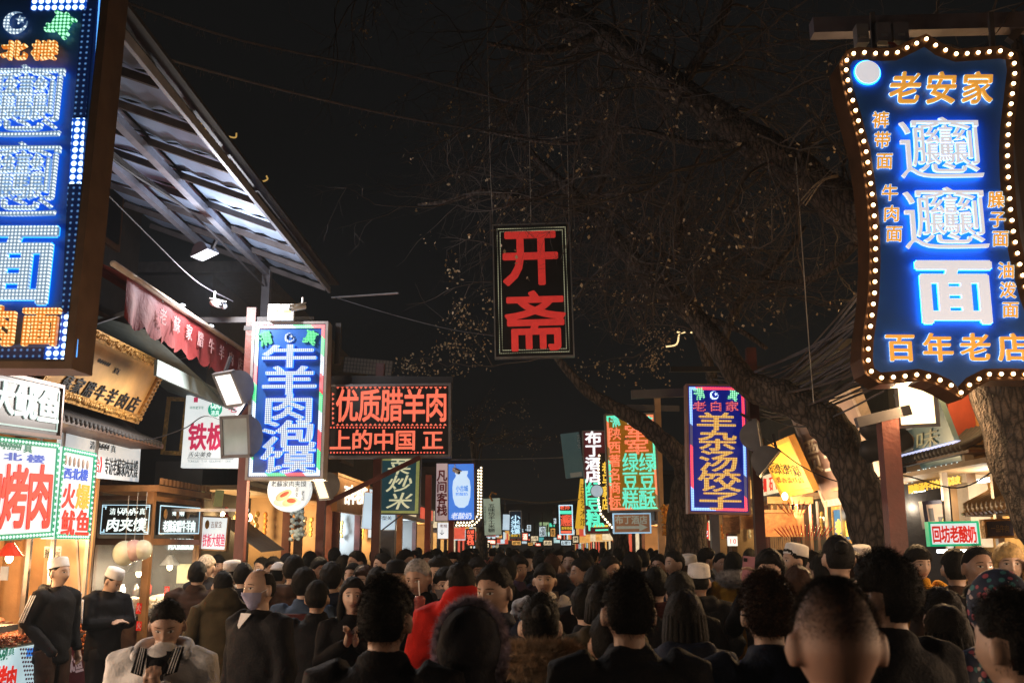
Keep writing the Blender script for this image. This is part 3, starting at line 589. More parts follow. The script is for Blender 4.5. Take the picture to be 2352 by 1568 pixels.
sg = 1 if sum(out[i - 1][0] * out[i][1] - out[i][0] * out[i - 1][1] for i in range(len(out))) > 0 else -1
o_out = scale_poly(out, .045 * sg); o_in = scale_poly(out, -.045 * sg)
s20.part('panel', MB().prism(o_in if sg > 0 else o_in[::-1], -.03, 0), B_navy)
rim = MB(); n = len(out); M_bronze = mat('bronze_rim', (.16, .08, .04), .28, .7, .2)
V = [(x, y, .03) for x, y in o_out] + [(x, y, .0) for x, y in o_in] + [(x, y, -.22) for x, y in o_out] + [(x, y, -.22) for x, y in o_in]
rim.add(V, [(i, (i + 1) % n, n + (i + 1) % n, n + i) for i in range(n)] + [(2 * n + i, 2 * n + (i + 1) % n, (i + 1) % n, i) for i in range(n)] + [(n + i, n + (i + 1) % n, 3 * n + (i + 1) % n, 3 * n + i) for i in range(n)])
rim.obj('rim', M_bronze, s20.root)
s20.part('back', MB().prism(o_in if sg > 0 else o_in[::-1], -.22, -.2), M_dark)
E_sb = light_mat('shield_bulb', (1, .74, .42), 9.0); me_b = MB().ell((0, 0, 0), (.0135, .0135, .0135), 10, 7).mesh('bulb', E_sb, True); me_s = MB().lathe([(.021, 0), (.019, .012), (.013, .012)], 10).mesh('socket', mat('brass_socket', (.4, .22, .08), .3, .8))
for (x, y) in along(out + [out[0]], .0815):
    bo = link('bulb', me_b, s20.root, (x, y, .036)); link('socket', me_s, bo, (0, 0, -.018))
W_let = mat('white_letter', (.75, .75, .75), .5, emis=.62, ecol=(.92, .93, 1), sample=False, noise=0); A_let = mat('amber_letter', (.8, .4, .08), .5, emis=.62, ecol=(1, .45, .06), sample=False, noise=0)
H_let = light_mat('letter_backlight_blue', (.01, .38, 1.0), 8.0); H_am = light_mat('letter_backlight_cyan', (.35, .75, 1.0), 2.6)
halo(s20, '老安家', (2036, 162, 2284, 246), A_let, H_am, weight=.016, hw=.026, fill=.84, shear=.16, z0=.012, zf=.035)
halo(s20, '\U00030EDE', (2072, 276, 2248, 408), W_let, H_let, weight=0, hw=0, z0=.022, zf=.05, fill=1.04)
halo(s20, '\U00030EDE', (2082, 436, 2260, 570), W_let, H_let, weight=0, hw=0, z0=.022, zf=.05, fill=1.04)
halo(s20, '面', (2104, 592, 2280, 742), W_let, H_let, weight=.032, hw=.04, z0=.022, zf=.05, fill=.98)
for ch, u, v in (('裤', 2022, 276), ('带', 2026, 322), ('面', 2031, 370), ('牛', 2043, 443), ('肉', 2047, 491), ('面', 2053, 537), ('臊', 2287, 459), ('子', 2290, 504), ('面', 2297, 548), ('油', 2310, 621), ('泼', 2314, 666), ('面', 2320, 711)):
    halo(s20, ch, (u - 22, v - 22, u + 22, v + 22), A_let, H_am, weight=.016, hw=.024, fill=.84, z0=.008, zf=.024, d=.006, shear=.1)
for i, ch in enumerate('百年老店'):
    u = 2068 + i * 86; halo(s20, ch, (u - 40, 762, u + 38, 834), A_let, H_am, weight=.016, hw=.024, fill=.86, z0=.012, zf=.035)
x, y = s20.loc(1991, 169); mo = MB().lathe([(0, .03), (.088, .03), (.092, .02)], 36, c=(x, y, 0)); s20.part('moon_disc', mo, W_let); s20.part('moon_backlight', MB().lathe([(0, .014), (.098, .014), (.098, .01), (0, .01)], 30, c=(x, y, 0)), H_let)
# beam, post and transformer boxes above it
t = empty('sign_gantry', (0, 0, 0), 'dark steel beam and post that carry the shield shaped sign', 'gantry')
MB().bar(P(1864, 66, 7.2), P(2400, 52, 7.2), .12, .13).obj('beam', mat('beam_steel', (.13, .12, .15), .5, .3, .2), t)
pA = P(2318, 120, 7.25); MB().bar((pA.x + .02, 7.3, 0), (pA.x + .02, 7.3, 5.6), .13, .13).obj('post', M_steel, t); MB().bar(P(2318, 95, 7.2), P(2420, -20, 7.2), .06).obj('strut', M_steel, t)
for u in (2003, 2275): MB().bar(P(u, 30, 7.05), P(u + 6, 125, 7.05), .035, .03).obj('hanger', M_steel, t)
for i, (a, b_, c, d) in enumerate(((1962, 62, 1993, 104), (2008, 58, 2045, 100), (2046, 58, 2085, 98))):
    A_, B_ = P(a, b_, 7.02), P(c, d, 7.02); tb = empty('transformer_box', (A_ + B_) / 2, ('leftmost pale', 'middle dark', 'rightmost dark')[i] + ' transformer box above the shield shaped sign', 'transformer box')
    MB().box((0, 0, 0), (B_.x - A_.x - .004, .09, A_.z - B_.z)).obj('box', M_grey if i == 0 else mat('dark_grey_box', (.09, .09, .11)), tb); MB().box((0, -.046, -.03), (.05, .004, .02)).obj('nameplate', M_alu, tb)
ww = MB()
for k in range(5):
    ww.tube(smooth_poly([P(2040 + k * 3, 98, 7.0), P(2060 + k * 8, 118 + k * 2, 6.95), P(2100 + k * 3, 112 - k * 3, 6.95), P(2120, 92, 7.0)], 5), .0035, 5)
tag(ww.obj('loose_wiring', mat('red_wire', (.45, .06, .03))), 'tangle of thin red wires at the crown of the shield shaped sign', 'wire')
pr, pp = post('sign_post', 'thick red brown post under the glaring lamp on the right', 2052, 1150, 8.9, .15, M_redpost, 2.95)
MB().bar((-.28, -.02, 2.88), (.32, -.05, 3.02), .09, .09).obj('beam', M_steel, pr)
# ================================================================ left side: facade, canopy, awning
def building(name, label, x0, x1, y0, y1, z1, m, windows=(), wm=None, roof=None, cat='building'):
    r = empty(name, (0, 0, 0), label, cat); MB().box(((x0 + x1) / 2, (y0 + y1) / 2, z1 / 2), (abs(x1 - x0), y1 - y0, z1)).obj('wall', m, r)
    fx = x1 if abs(x1) < abs(x0) else x0; s = 1 if fx < 0 else -1
    for (y, z, w, h, lit) in windows:
        f = MB().box((fx + s * .02, y, z), (.06, w, h)).obj('window', M_wood, r); MB().box((fx + s * .054, y, z), (.01, w * .86, h * .86)).obj('pane', lit or M_black, f)
    if roof is not None: MB().box(((x0 + x1) / 2 + s * .3, (y0 + y1) / 2, z1 + .12), (abs(x1 - x0) + .6, y1 - y0 - .01, .16)).obj('roof', roof, r)
    return r
M_plank = mat('weathered_plank', (.13, .06, .03), .65, 0, .4, 2.5, .3, 18); M_tilec = mat('grey_roof_tile', (.05, .045, .045), .7, 0, .3, 10)
wins = [(y, z, .9, 1.1, None) for y in (7.2, 8.8, 10.4, 12.2) for z in (4.2, 6.2)]
lb = building('shop_house', 'dark two storey shop house behind the metal canopy on the left', -9, -5.6, 3, 13.4, 7.2, M_wallb, wins)
for k in range(52):
    me_plk = me_plk if k else MB().box((0, 0, 0), (.03, .185, 1.7)).mesh('plank', M_plank)
    link('plank', me_plk, lb, (-5.57 - (k % 3) * .003, 4.0 + k * .19, 3.45))
lamp_w = light_mat('cool_spot', (.85, .95, 1), 4.0)
for i, (u, v) in enumerate(((420, 700), (485, 748), (522, 795), (567, 820), (475, 737))):
    q = P(u, v, 13.0); tag(MB().ell(q, (.035, .06, .015), 8, 5).obj('ceiling_spot', lamp_w), ('small white ceiling light of the dark upper floor, left of the bullet camera', 'small white ceiling light just below the bullet camera', 'small white ceiling light beside the left post', 'tiny white ceiling light hidden behind the left post', 'tiny white ceiling light under the bullet camera')[i], 'ceiling light')
# metal canopy: eave along the street, rising to the houses
can = empty('metal_canopy', (0, 0, 0), 'lean-to canopy of translucent metal sheets on steel rafters above the left stalls', 'canopy')
XE, ZE, SL = -2.62, 4.97, .37; Y0c, Y1c = 5.58, 12.0
def cz(x): return ZE + (XE - x) * SL
M_sheet = mat('milky_roof_sheet', (.42, .54, .74), .34, .25, .3, 1.6, .3, 2); M_raft = mat('rafter_brown', (.09, .075, .07), .5, .2, .3); M_edge = mat('canopy_edge_metal', (.24, .25, .29), .5, .4, .2)
ny = 8; XI = -4.9
for j in range(ny):
    ya = Y0c + (Y1c - Y0c) * j / ny; yb = Y0c + (Y1c - Y0c) * (j + 1) / ny
    for (xa, xb) in ((XE, -3.35), (-3.40, XI)):
        n = 8; V = []
        for i in range(n + 1):
            x = xa + (xb - xa) * i / n
            for y in (ya + .02, yb - .02): V.append((x, y, cz(x) + .05 + .012 * math.sin(i * 2.4 + j)))
        b = MB().add(V + [(q[0], q[1], q[2] + .006) for q in V], [(2 * i, 2 * i + 2, 2 * i + 3, 2 * i + 1) for i in range(n)] + [(2 * n + 2 + 2 * i, 2 * n + 3 + 2 * i, 2 * n + 5 + 2 * i, 2 * n + 4 + 2 * i) for i in range(n)])
        b.obj('roof_sheet', M_sheet, can, True)
for j in range(ny + 1):
    y = Y0c + (Y1c - Y0c) * j / ny; MB().bar((XE, y, cz(XE) - .01), (XI, y, cz(XI) - .01), .035, .06).obj('rafter', M_raft, can)
MB().bar((XE + .02, Y0c - .1, ZE + .0), (XE + .02, Y1c + .1, ZE + .0), .03, .075).obj('eave_edge', M_edge, can); MB().bar((XE + .07, Y0c - .1, ZE + .09), (XE + .07, Y1c + .15, ZE + .09), .12, .03).obj('gutter', M_dark, can)
for x in (-3.37, -4.1): MB().bar((x, Y0c, cz(x) - .08), (x, Y1c, cz(x) - .08), .07, .07).obj('purlin', M_edge, can)
MB().box((-3.37, 12.0, 4.55), (.1, .1, 1.3)).obj('post', M_steel, can)
cb = MB(); 
for k in range(4): cb.tube(smooth_poly([(-3.5 - k * .03, 5.5, 5.15), (-3.5, 7.5, 5.0 - k * .02), (-3.45, 9.5, 5.08), (-3.35, 11.8, 4.95)], 6), .012, 5)
tag(cb.obj('cable_bundle', M_cable), 'black cables slung under the metal canopy', 'cable')
# red awning with a scalloped valance
aw = empty('red_awning', (0, 0, 0), 'red cloth awning with a scalloped valance and white characters below the canopy', 'awning')
XA, ZA, ya, yb = -3.58, 4.12, 8.35, 12.0; V = []; f = []; n = 72
for i in range(n + 1):
    y = ya + (yb - ya) * i / n; sag = .06 * abs(math.sin(i * math.pi / 4)); V += [(XA, y, ZA), (XA + .02 * math.sin(i * .7), y, ZA - .2), (XA + .03 * math.sin(i * .9), y, ZA - .36 - sag)]
for i in range(n):
    for k in (0, 1): a = 3 * i + k; f.append((a, a + 1, a + 4, a + 3))
MB().add(V, f).obj('valance', M_red, aw, True)
MB().add([(XA, ya, ZA + .01), (XA, yb, ZA + .01), (-4.7, yb, ZA + .55), (-4.7, ya, ZA + .55)], [(0, 1, 2, 3)]).obj('cloth_roof', M_red, aw); MB().tube([(XA + .02, ya - .35, ZA + .02), (XA + .02, yb, ZA + .02)], .028, 8).obj('front_bar', mat('cream_bar', (.6, .5, .42), .5), aw, True)
for y in (9.2, 11.2): MB().bar((XA, y, ZA), (-4.6, y, ZA - .35), .035).obj('folding_arm', M_edge, aw)
M_pw = mat('cloth_white_print', (.38, .22, .22), .6)
for i, ch in enumerate('老蘇家腊牛羊肉店'):
    o = link('character', glyph_m(ch, M_pw, 0.01, .02, 0), aw, (XA + .035, 9.15 + i * .36, ZA - .17), (.19, .17, .1)); o.rotation_euler = (math.pi / 2, 0, math.pi / 2)
# dark second awning
tag(MB().add([(-3.75, 9.3, 3.85), (-3.6, 12.2, 3.35), (-4.6, 12.2, 3.7), (-4.6, 9.3, 4.1)], [(0, 1, 2, 3)]).box((-3.72, 10.8, 3.52), (.03, 2.6, .16)).obj('grey_awning', mat('grey_green_cloth', (.16, .20, .20), .7)), 'small grey green awning tucked under the red one', 'awning')
# gilded plaque
sg_ = Board('gilded_plaque', 'tilted gilded plaque with black calligraphy and carved border behind the huge blue sign', 'plaque', None, pts=[(-4.12, 8.55, 3.80), (-4.12, 10.85, 3.80), (-4.42, 10.85, 3.14), (-4.42, 8.55, 3.14)])
sg_.panel('panel', mat('amber_board', (.62, .36, .13), .42, 0, .25, 3, .15, 40), z0=-.05)
sg_.frame(M_gold, .10, -.06, .03, out=-.10)
kn = MB(); rr = random.Random(3)
for k in range(52):
    x = -sg_.w / 2 + .03 + k * (sg_.w - .06) / 51
    for yy in (sg_.h / 2 - .05, -sg_.h / 2 + .05): kn.ell((x, yy + rr.uniform(-.015, .015), .04), (.017 + rr.random() * .008, .03, .014), 6, 4)
for k in range(12): kn.ell((sg_.w / 2 - .05, -sg_.h / 2 + .07 + k * .048, .04), (.03, .016, .014), 6, 4)
tag(sg_.part('carved_border', kn, M_gold, None, True), kind='stuff')
sg_.text('蘇家腊牛羊肉店', (140, 880, 318, 925), M_blk, 'h', .012, .004, .006, .15, slope=.33); sg_.text('真', (258, 843, 276, 860), M_blk, 'h', 0, .004, .004); sg_.script((226, 822, 250, 842), M_blk, z=.004)
# its bracket of tiles below
sgb = empty('tile_eave', (0, 0, 0), 'small dark eave of curved tiles under the gilded plaque', 'eave')
me_t = MB().tube([(0, 0, 0), (.25, 0, .10), (.5, 0, .26)], .04, 7).mesh('tile', M_tilec, True)
for k in range(30): link('tile', me_t, sgb, (-4.25, 8.4 + k * .095, 2.93)).rotation_euler = (0, 0, math.pi)
MB().box((-4.6, 9.8, 2.92), (.7, 2.9, .05)).obj('board', M_wood, sgb)
# octagonal mirror board
s_ = Board('framed_board', 'gold framed dark board seen at an angle beside the white lightbox', 'board', [(400, 925), (432, 918), (405, 1040), (372, 1030)], Y=12.4); s_.panel('panel', M_dark); s_.frame(M_gold, .05); 
# ---- grill stall signs
E_wf = light_mat('white_lightbox_face', (.80, .86, .86), .88, noise=.05); M_grb = mat('green_bulb_border', (.0, .28, .14), .5, emis=.35, ecol=(0, .5, .25), sample=False); M_rp = mat('red_print', (.62, .015, .012), .5, emis=.55, ecol=(.9, .03, .015), sample=False, noise=0)
M_bp = mat('blue_print_ink', (.02, .08, .5), .5, emis=.35, ecol=(.02, .12, .8), sample=False); M_gp = mat('green_print_ink', (.0, .2, .12), .5, emis=.2, ecol=(0, .4, .2), sample=False); M_op = mat('orange_print_ink', (.8, .3, .03), .5, emis=.6, ecol=(1, .42, .05), sample=False)
E_mb = light_mat('milky_bulb', (.7, 1, .85), 1.3)
sA = Board('light_box', 'white lightbox with huge red barbecue characters and green bulb border, lower left', 'sign', [(-75, 992), (131, 1017), (126, 1232), (-75, 1247)], X=-4.3)
sA.panel('panel', E_wf, z0=-.12); sA.ring('green_border', M_grb, .0, .05, .002, .01)
sA.bulbs(along([(-sA.w / 2 + .025, sA.h / 2 - .025), (sA.w / 2 - .025, sA.h / 2 - .025), (sA.w / 2 - .025, -sA.h / 2 + .025), (-sA.w / 2 + .025, -sA.h / 2 + .025)], .055), E_mb, .012, .014)
sA.text('炮烤肉', (-58, 1066, 120, 1212), M_rp, 'h', .028, .004, .004, 0, .98); sA.text('西北楼', (-50, 1036, 108, 1060), M_bp, 'h', .03, .004, .003, 0, .75, slope=.1); sA.script((-40, 1004, 48, 1034), M_gp, z=.004); sA.text('真', (54, 1016, 74, 1040), M_gp, 'h', .02, .004, .003)
sB = Board('light_box', 'narrow white lightbox for fire squid with one faded orange character', 'sign', [(135, 1020), (215, 1042), (208, 1236), (133, 1240)], X=-4.28)
sB.panel('panel', E_wf, z0=-.12); sB.ring('green_border', M_grb, .0, .045, .002, .01)
sB.bulbs(along([(-sB.w / 2 + .022, sB.h / 2 - .022), (sB.w / 2 - .022, sB.h / 2 - .022), (sB.w / 2 - .022, -sB.h / 2 + .022), (-sB.w / 2 + .022, -sB.h / 2 + .022), (-sB.w / 2 + .022, sB.h / 2 - .022)], .05), E_mb, .011, .014)
sB.text('火', (142, 1108, 172, 1168), M_rp, 'h', .022, .004, .004); sB.text('爆', (174, 1110, 205, 1170), M_op, 'h', .022, .004, .004); sB.text('鱿', (140, 1170, 171, 1230), M_rp, 'h', .022, .004, .004); sB.text('鱼', (173, 1170, 205, 1232), M_rp, 'h', .022, .004, .004)
sB.text('西北楼', (146, 1075, 202, 1102), M_bp, 'h', .03, .004, .003, slope=.12)
sk = MB()
for k in range(6):
    x, y = sB.loc(150 + k * 10, 1056 + k * 2.2); sk.ell((x, y, .004), (.026, .05, .012), 8, 5)
sB.part('squid_print', sk, mat('squid_print', (.5, .35, .3), emis=.35, ecol=(.6, .45, .35), sample=False), None, True)
L_sq = led_mat('led_pale_matrix', (.85, 1, .95), (.5, .75, .68), .012, 1.1, .6)
sC = Board('led_screen', 'brown LED screen with big pale squid characters above the barbecue lightbox', 'sign', [(-75, 842), (139, 892), (134, 1000), (-75, 975)], X=-4.22)
sC.panel('panel', mat('brown_screen', (.08, .06, .055), .4), z0=-.1); sC.frame(mat('brown_case', (.2, .12, .09), .4, .3), .03); sC.text('大鱿鱼', (-18, 886, 136, 962), L_sq, 'h', .03, .004, .004, 0, .95, slope=.22); sC.ring('led_border', L_sq, .03, .014)
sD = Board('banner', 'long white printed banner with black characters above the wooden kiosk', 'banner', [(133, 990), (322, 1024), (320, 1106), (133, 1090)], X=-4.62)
sD.panel('panel', mat('white_banner', (.75, .78, .82), .5, emis=.40, ecol=(.75, .9, 1), sample=False), z0=-.02); sD.text('专访老蘇家肉夹馍', (240, 1052, 316, 1094), M_blk, 'h', .005, .003, .002, slope=.12); sD.text('台》', (218, 1048, 240, 1086), M_rp, 'h', .0, .003, .002); sD.script((222, 1016, 250, 1034), M_blk, z=.003); sD.text('清', (206, 1012, 218, 1032), M_blk, z=.003, ext=.002); sD.text('真', (254, 1022, 266, 1040), M_blk, z=.003, ext=.002)
# ---- grill stall
M_squid = mat('roast_squid', (.75, .22, .04), .4, 0, .5, 25, .8, 50); M_meat = mat('grilled_meat', (.45, .13, .06), .5, 0, .5, 30, .6, 60)
gs = empty('grill_stall', (0, 0, 0), 'barbecue stall with steel posts and glowing amber back wall, far left', 'stall')
M_ste = mat('stainless', (.42, .38, .34), .32, .85, .3, 5); M_amb = mat('greasy_amber_wall', (.42, .22, .085), .55, 0, .45, 1.8, .3, 12); M_cnt = mat('black_counter', (.02, .018, .016), .4)
MB().box((-5.1, 5.45, .46), (1.0, 9.9, .92)).obj('counter', M_cnt, gs); MB().box((-5.1, 5.45, .94), (1.04, 9.94, .03)).obj('counter_top', M_ste, gs)
MB().box((-5.55, 5.45, 2.0), (.06, 9.9, 2.1)).obj('back_panel', M_amb, gs); MB().box((-5.0, 5.45, 2.98), (1.2, 9.9, .06)).obj('roof_board', M_wood, gs)
MB().box((-5.2, 10.55, 1.95), (1.1, .05, 2.0)).obj('end_panel', M_amb, gs); MB().box((-4.92, 10.50, 1.75), (.42, .02, 1.0)).obj('steel_panel', mat('brushed_amber_steel', (.5, .36, .22), .35, .6, .3, 3), gs)
for y in (2.6, 5.0, 7.0, 8.3, 9.15, 9.6, 10.35): MB().box((-4.62, y, 1.95), (.035, .045, 2.05)).obj('steel_post', M_ste, gs)
MB().box((-5.5, 8.6, 1.7), (.02, .75, .75)).obj('fan_cover', mat('stained_steel', (.55, .45, .33), .4, .4, .4, 3), gs); MB().box((-4.66, 8.15, 1.42), (.06, 1.0, .05)).obj('shelf', M_ste, gs)
MB().box((-4.75, 8.45, 1.12), (.45, .9, .05)).obj('tray_rack', M_ste, gs); MB().box((-4.85, 8.45, 1.24), (.02, .9, .2)).obj('tray_back', M_amb, gs)
E_bulb = light_mat('bulb_hot', (1, .74, .38), 14.0)
def bulb_lamp(parent, loc, shade=None, power=40, col=(1, .62, .30), s=1.0):
    o = MB().ell((0, 0, 0), (.035 * s, .035 * s, .045 * s), 10, 7).obj('bulb', E_bulb, parent, True, loc=loc)
    if shade: MB().lathe([(.03, .14), (.06, .1), (.12, .02), (.125, .018), (.05, .1)], 16).obj('lamp_shade', shade, o)
    MB().tube([(0, 0, .05), (0, 0, .35)], .006, 5).obj('cord', M_cable, o)
    point_light(parent, (loc[0] + .02, loc[1] - .02, loc[2] - .06), power, col, .05); return o
M_rsh = mat('red_shade', (.6, .04, .02), .4, emis=.25, ecol=(1, .1, .03), sample=False)
for y, sh in ((1.3, M_rsh), (2.9, M_rsh), (3.9, M_rsh), (4.9, M_rsh), (5.9, M_rsh), (8.22, M_rsh), (9.25, M_rsh)):  # bulbs nearer the camera are out of view, added to light the faces
    bulb_lamp(gs, (-4.78 if y < 8 else -4.85, y, 1.92 if y < 8 else P(40, 1281, y).z), sh, 125 if y < 8 else 44, (1, .76, .55) if y < 8 else (1, .62, .30))
bulb_lamp(gs, (-4.92, 10.0, 2.05), None, 34)
s_ = Board('price_board', 'small white notice with black price characters hung beside the bulb of the grill stall', 'notice', [(101, 1254), (140, 1254), (140, 1279), (101, 1280)], Y=10.0); s_.panel('panel', mat('paper', (.6, .58, .52), .6), z0=-.01); s_.text('铁板鱿鱼10元', (103, 1258, 138, 1282), M_blk, 'h', .0, .002, .001)
s_ = Board('paper_notice', 'blank white card hanging at the far left edge of the grill stall', 'notice', [(0, 1300), (19, 1300), (17, 1332), (0, 1332)], Y=8.1); s_.panel('panel', mat('paper', (1, 1, 1)), z0=-.01)
for k in range(14):
    y = 7.1 + k * .25; MB().tube([(-5.35, y, 2.3), (-5.33, y + .01, 2.3 - .22 - .1 * (k % 3))], .012 + .012 * (k % 2), 6).ell((-5.33, y, 2.02 - .1 * (k % 3)), (.045, .05, .03 + .03 * (k % 2)), 8, 6).obj('ladle', M_ste if k % 2 else M_wood, gs, True)
for k in range(5): MB().box((-5.05, 6.9 + k * .62, 1.04), (.3, .3, .16)).obj('tray', M_ste, gs); MB().ell((-5.05, 6.9 + k * .62, 1.13), (.14, .14, .05), 10, 6).obj('food_pile', M_squid if k % 2 else M_meat, gs, True)
MB().bar((-4.9, 10.48, 2.55), (-4.7, 10.48, 1.2), .02).bar((-5.3, 10.46, 2.4), (-5.3, 10.46, 1.1), .035).obj('pipe', M_ste, gs)
# skewers on the counter
M_meat = mat('grilled_meat', (.45, .13, .06), .5, 0, .5, 30, .6, 60); M_stick = mat('bamboo', (.5, .33, .16), .6); rs = random.Random(11)
mesk = MB(); mesk.cur = 0
for k in range(5): mesk.ell((k * .05 - .02, 0, 0), (.028, .016, .014), 6, 4)
mesk.cur = 1; mesk.box((.02, 0, 0), (.42, .006, .006)); mesk_ = mesk.mesh('skewer', [M_meat, M_stick], True)
for k in range(150):
    o = link('meat_skewer', mesk_, None, (rs.uniform(-4.95, -4.68), 5.8 + (k // 3) * .088 + rs.uniform(-.02, .02), .975 + (k % 3) * .022)); o.rotation_euler = (0, rs.uniform(-.05, .05), rs.uniform(-.35, .1)); o.scale = (1.15, 1.3, 1.3)
    tag(o, 'meat skewer lying in the long row on the grill stall counter', 'skewer', 'skewers laid out on the grill counter')
# hanging roast squid clusters
def cluster(label, u0, v0, u1, v1, Y, n, m, name='hanging_squid', cat='food', r0=.03):
    a, b = P(u0, v0, Y), P(u1, v1, Y); k_ = MB(); rnd = random.Random(int(u0))
    for k in range(n):
        c = (rnd.uniform(a.x, b.x), Y + rnd.uniform(-.06, .06), rnd.uniform(b.z, a.z)); d = Vector((rnd.uniform(-.6, .6), rnd.uniform(-1, 1), rnd.uniform(-1.5, .3))).normalized() * rnd.uniform(.02, .055)
        k_.tube([c, Vector(c) + d * .5 + Vector((rnd.uniform(-.02, .02), 0, 0)), Vector(c) + d], [r0 * .55, r0 * .45, r0 * .15], 5)
    return tag(k_.obj(name, m, None, True), label, cat)
cluster('cluster of orange roast squid hanging behind the first capped vendor', 166, 1375, 199, 1500, 10.2, 150, M_squid); cluster('smaller cluster of orange roast squid left of the first capped vendor', 72, 1378, 88, 1432, 9.75, 40, M_squid)
# menu panels on the counter front
sE = Board('menu_panel', 'pale blue front panel with red barbecue characters and a skewer picture, bottom left corner', 'sign', [(-60, 1505), (92, 1478), (92, 1600), (-60, 1640)], X=-4.55)
sE.panel('panel', light_mat('menu_blue_white', (.60, .82, .88), .72, noise=.12), z0=-.03); sE.text('烤肉', (-10, 1528, 37, 1590), M_rp, 'h', .03, .003, .003); sE.text('真', (19, 1484, 33, 1504), M_gp, z=.003, ext=.002); sE.script((-20, 1492, 16, 1512), M_gp, z=.003)
sk = MB()
for k in range(7):
    x, y = sE.loc(46 + k * 6, 1490); 
    for q in range(9): sk.ell((x + q * .022, y - q * .038, .006), (.016, .012, .006), 6, 4)
sE.part('skewer_picture', sk, mat('skewer_print', (.12, .05, .07), emis=.12, ecol=(.35, .15, .2), sample=False), None, True); x, y = sE.loc(80, 1495); sE.part('blue_patch', MB().box((x, y, .001), (.3, .07, .004)), light_mat('blue_print', (1, 1, 1), 1))
sF = Board('menu_panel', 'dark maroon squid poster on the counter side between the two capped vendors', 'sign', [(150, 1462), (193, 1448), (191, 1640), (146, 1650)], Y=9.95); sF.panel('panel', mat('maroon_poster', (.09, .012, .02), .4, 0, .6, 8, emis=.04, ecol=(.6, .1, .1), sample=False), z0=-.03); sF.text('鱿鱼', (150, 1500, 190, 1545), mat('pale_rose_print', (.6, .45, .45), emis=.2, ecol=(.9, .6, .6), sample=False), 'h', .03, .003, .003)

# ---- wooden kiosk
ks = empty('wooden_kiosk', (0, 0, 0), 'carved wooden bun kiosk with glass sides and two black lit signs', 'stall')
Ka, Kb, Yk, Yk2 = -4.98, -4.36, 11.3, 12.95
def zr(v, Y=11.3): return P(350, v, Y).z
zt, zs0, zs1, zc, zg = zr(1128), zr(1148), zr(1236), zr(1420), 0
for (x, y) in ((Ka, Yk), (Kb, Yk), (Kb, Yk2), (Ka, Yk2)): MB().box((x, y, zt / 2), (.08, .08, zt)).obj('corner_post', M_woodl if x == Kb else M_wood, ks)
MB().box(((Ka + Kb) / 2, (Yk + Yk2) / 2, zt + .03), (Kb - Ka + .22, Yk2 - Yk + .22, .07)).obj('cornice', M_woodl, ks)
MB().box(((Ka + Kb) / 2, (Yk + Yk2) / 2, zc / 2), (Kb - Ka, Yk2 - Yk, zc)).obj('cabinet', M_wood, ks)
dn = MB()
for k in range(14): dn.box((Kb + .12, Yk - .05 + k * .125, zt + .11), (.02, .07, .07))
dn.obj('cornice_carving', M_woodl, ks)
for (z0_, z1_) in ((zs1 - .07, zs1), (zs0, zs0 + .05)):
    MB().box(((Ka + Kb) / 2, Yk, (z0_ + z1_) / 2), (Kb - Ka - .08, .07, z1_ - z0_)).obj('rail', M_wood, ks); MB().box((Kb, (Yk + Yk2) / 2, (z0_ + z1_) / 2), (.07, Yk2 - Yk - .08, z1_ - z0_)).obj('rail', M_woodl, ks)
MB().box(((Ka + Kb) / 2, Yk, (zc + zs1) / 2 - .03), (Kb - Ka - .08, .01, zs1 - zc - .08)).obj('glass_pane', M_glass, ks); MB().box((Kb, (Yk + Yk2) / 2, (zc + zs1) / 2 - .03), (.01, Yk2 - Yk - .08, zs1 - zc - .08)).obj('glass_pane', M_glass, ks)
MB().box((Ka - .03, (Yk + Yk2) / 2, 1.7), (.02, Yk2 - Yk, 1.6)).obj('back_panel', mat('smoky_panel', (.09, .085, .08), .5, 0, .4, 2), ks)
MB().box(((Ka + Kb) / 2, Yk2 + .02, 1.9), (Kb - Ka, .02, 2.0)).obj('back_panel', mat('smoky_panel', (1, 1, 1)), ks)
bulb_lamp(ks, (-4.62, 11.75, zr(1318)), M_white, 26, (1, .8, .55), 1.0); bulb_lamp(ks, (-4.5, 12.4, zr(1305)), M_white, 24, (1, .78, .5), 1.0)
MB().box(((Ka + Kb) / 2, 12.1, zc + .05), (.5, 1.5, .06)).obj('tray', M_ste, ks)
M_bun = mat('toasted_bun', (.70, .52, .30), .6, 0, .35, 9, .3, 30)
me_bun = MB().ell((0, 0, 0), (.075, .06, .038), 12, 8).mesh('bun', M_bun, True)
for k in range(26):
    o = link('bun', me_bun, None, (-4.85 + (k % 4) * .12 + rs.uniform(-.02, .02), 11.42 + (k // 4 % 3) * .14, zc + .11 + (k // 12) * .06)); o.rotation_euler = (rs.uniform(-.6, .6), rs.uniform(-.4, .4), rs.uniform(0, 3))
    tag(o, 'toasted flat bun in the pile behind the glass of the wooden kiosk', 'bun', 'buns piled in the wooden kiosk')
kd = MB().lathe([(0, .12), (.12, .10), (.2, .03), (.22, 0), (0, 0)], 22); kd.obj('basket_lid', mat('straw', (.6, .5, .38), .7, 0, .4, 30, .5, 80), ks, True, loc=(-4.55, 12.35, zc + .10)); MB().box((-4.47, 12.9, zr(1325)), (.22, .02, .24)).obj('paper_notice', mat('pale_paper', (.6, .62, .42), .7), ks); MB().tube([(-4.9, 11.9, zc + .17), (-4.45, 11.9, zc + .17)], .03, 8).obj('rolling_pin', M_bun, ks)
for k in range(6): MB().lathe([(0, 0), (.045, 0), (.05, .10), (.03, .13), (.03, .15), (0, .15)], 12).obj('jar', (M_ste, M_white, M_rsh)[k % 3], ks, True, loc=(-4.93 + (k % 2) * .1, 11.6 + k * .2, zc + .08 + (k % 2) * .12))
sG = Board('lit_sign', 'black sign with a pale blue cornered border on the front of the wooden kiosk', 'sign', [(232, 1157), (345, 1157), (344, 1228), (230, 1227)], Y=11.22)
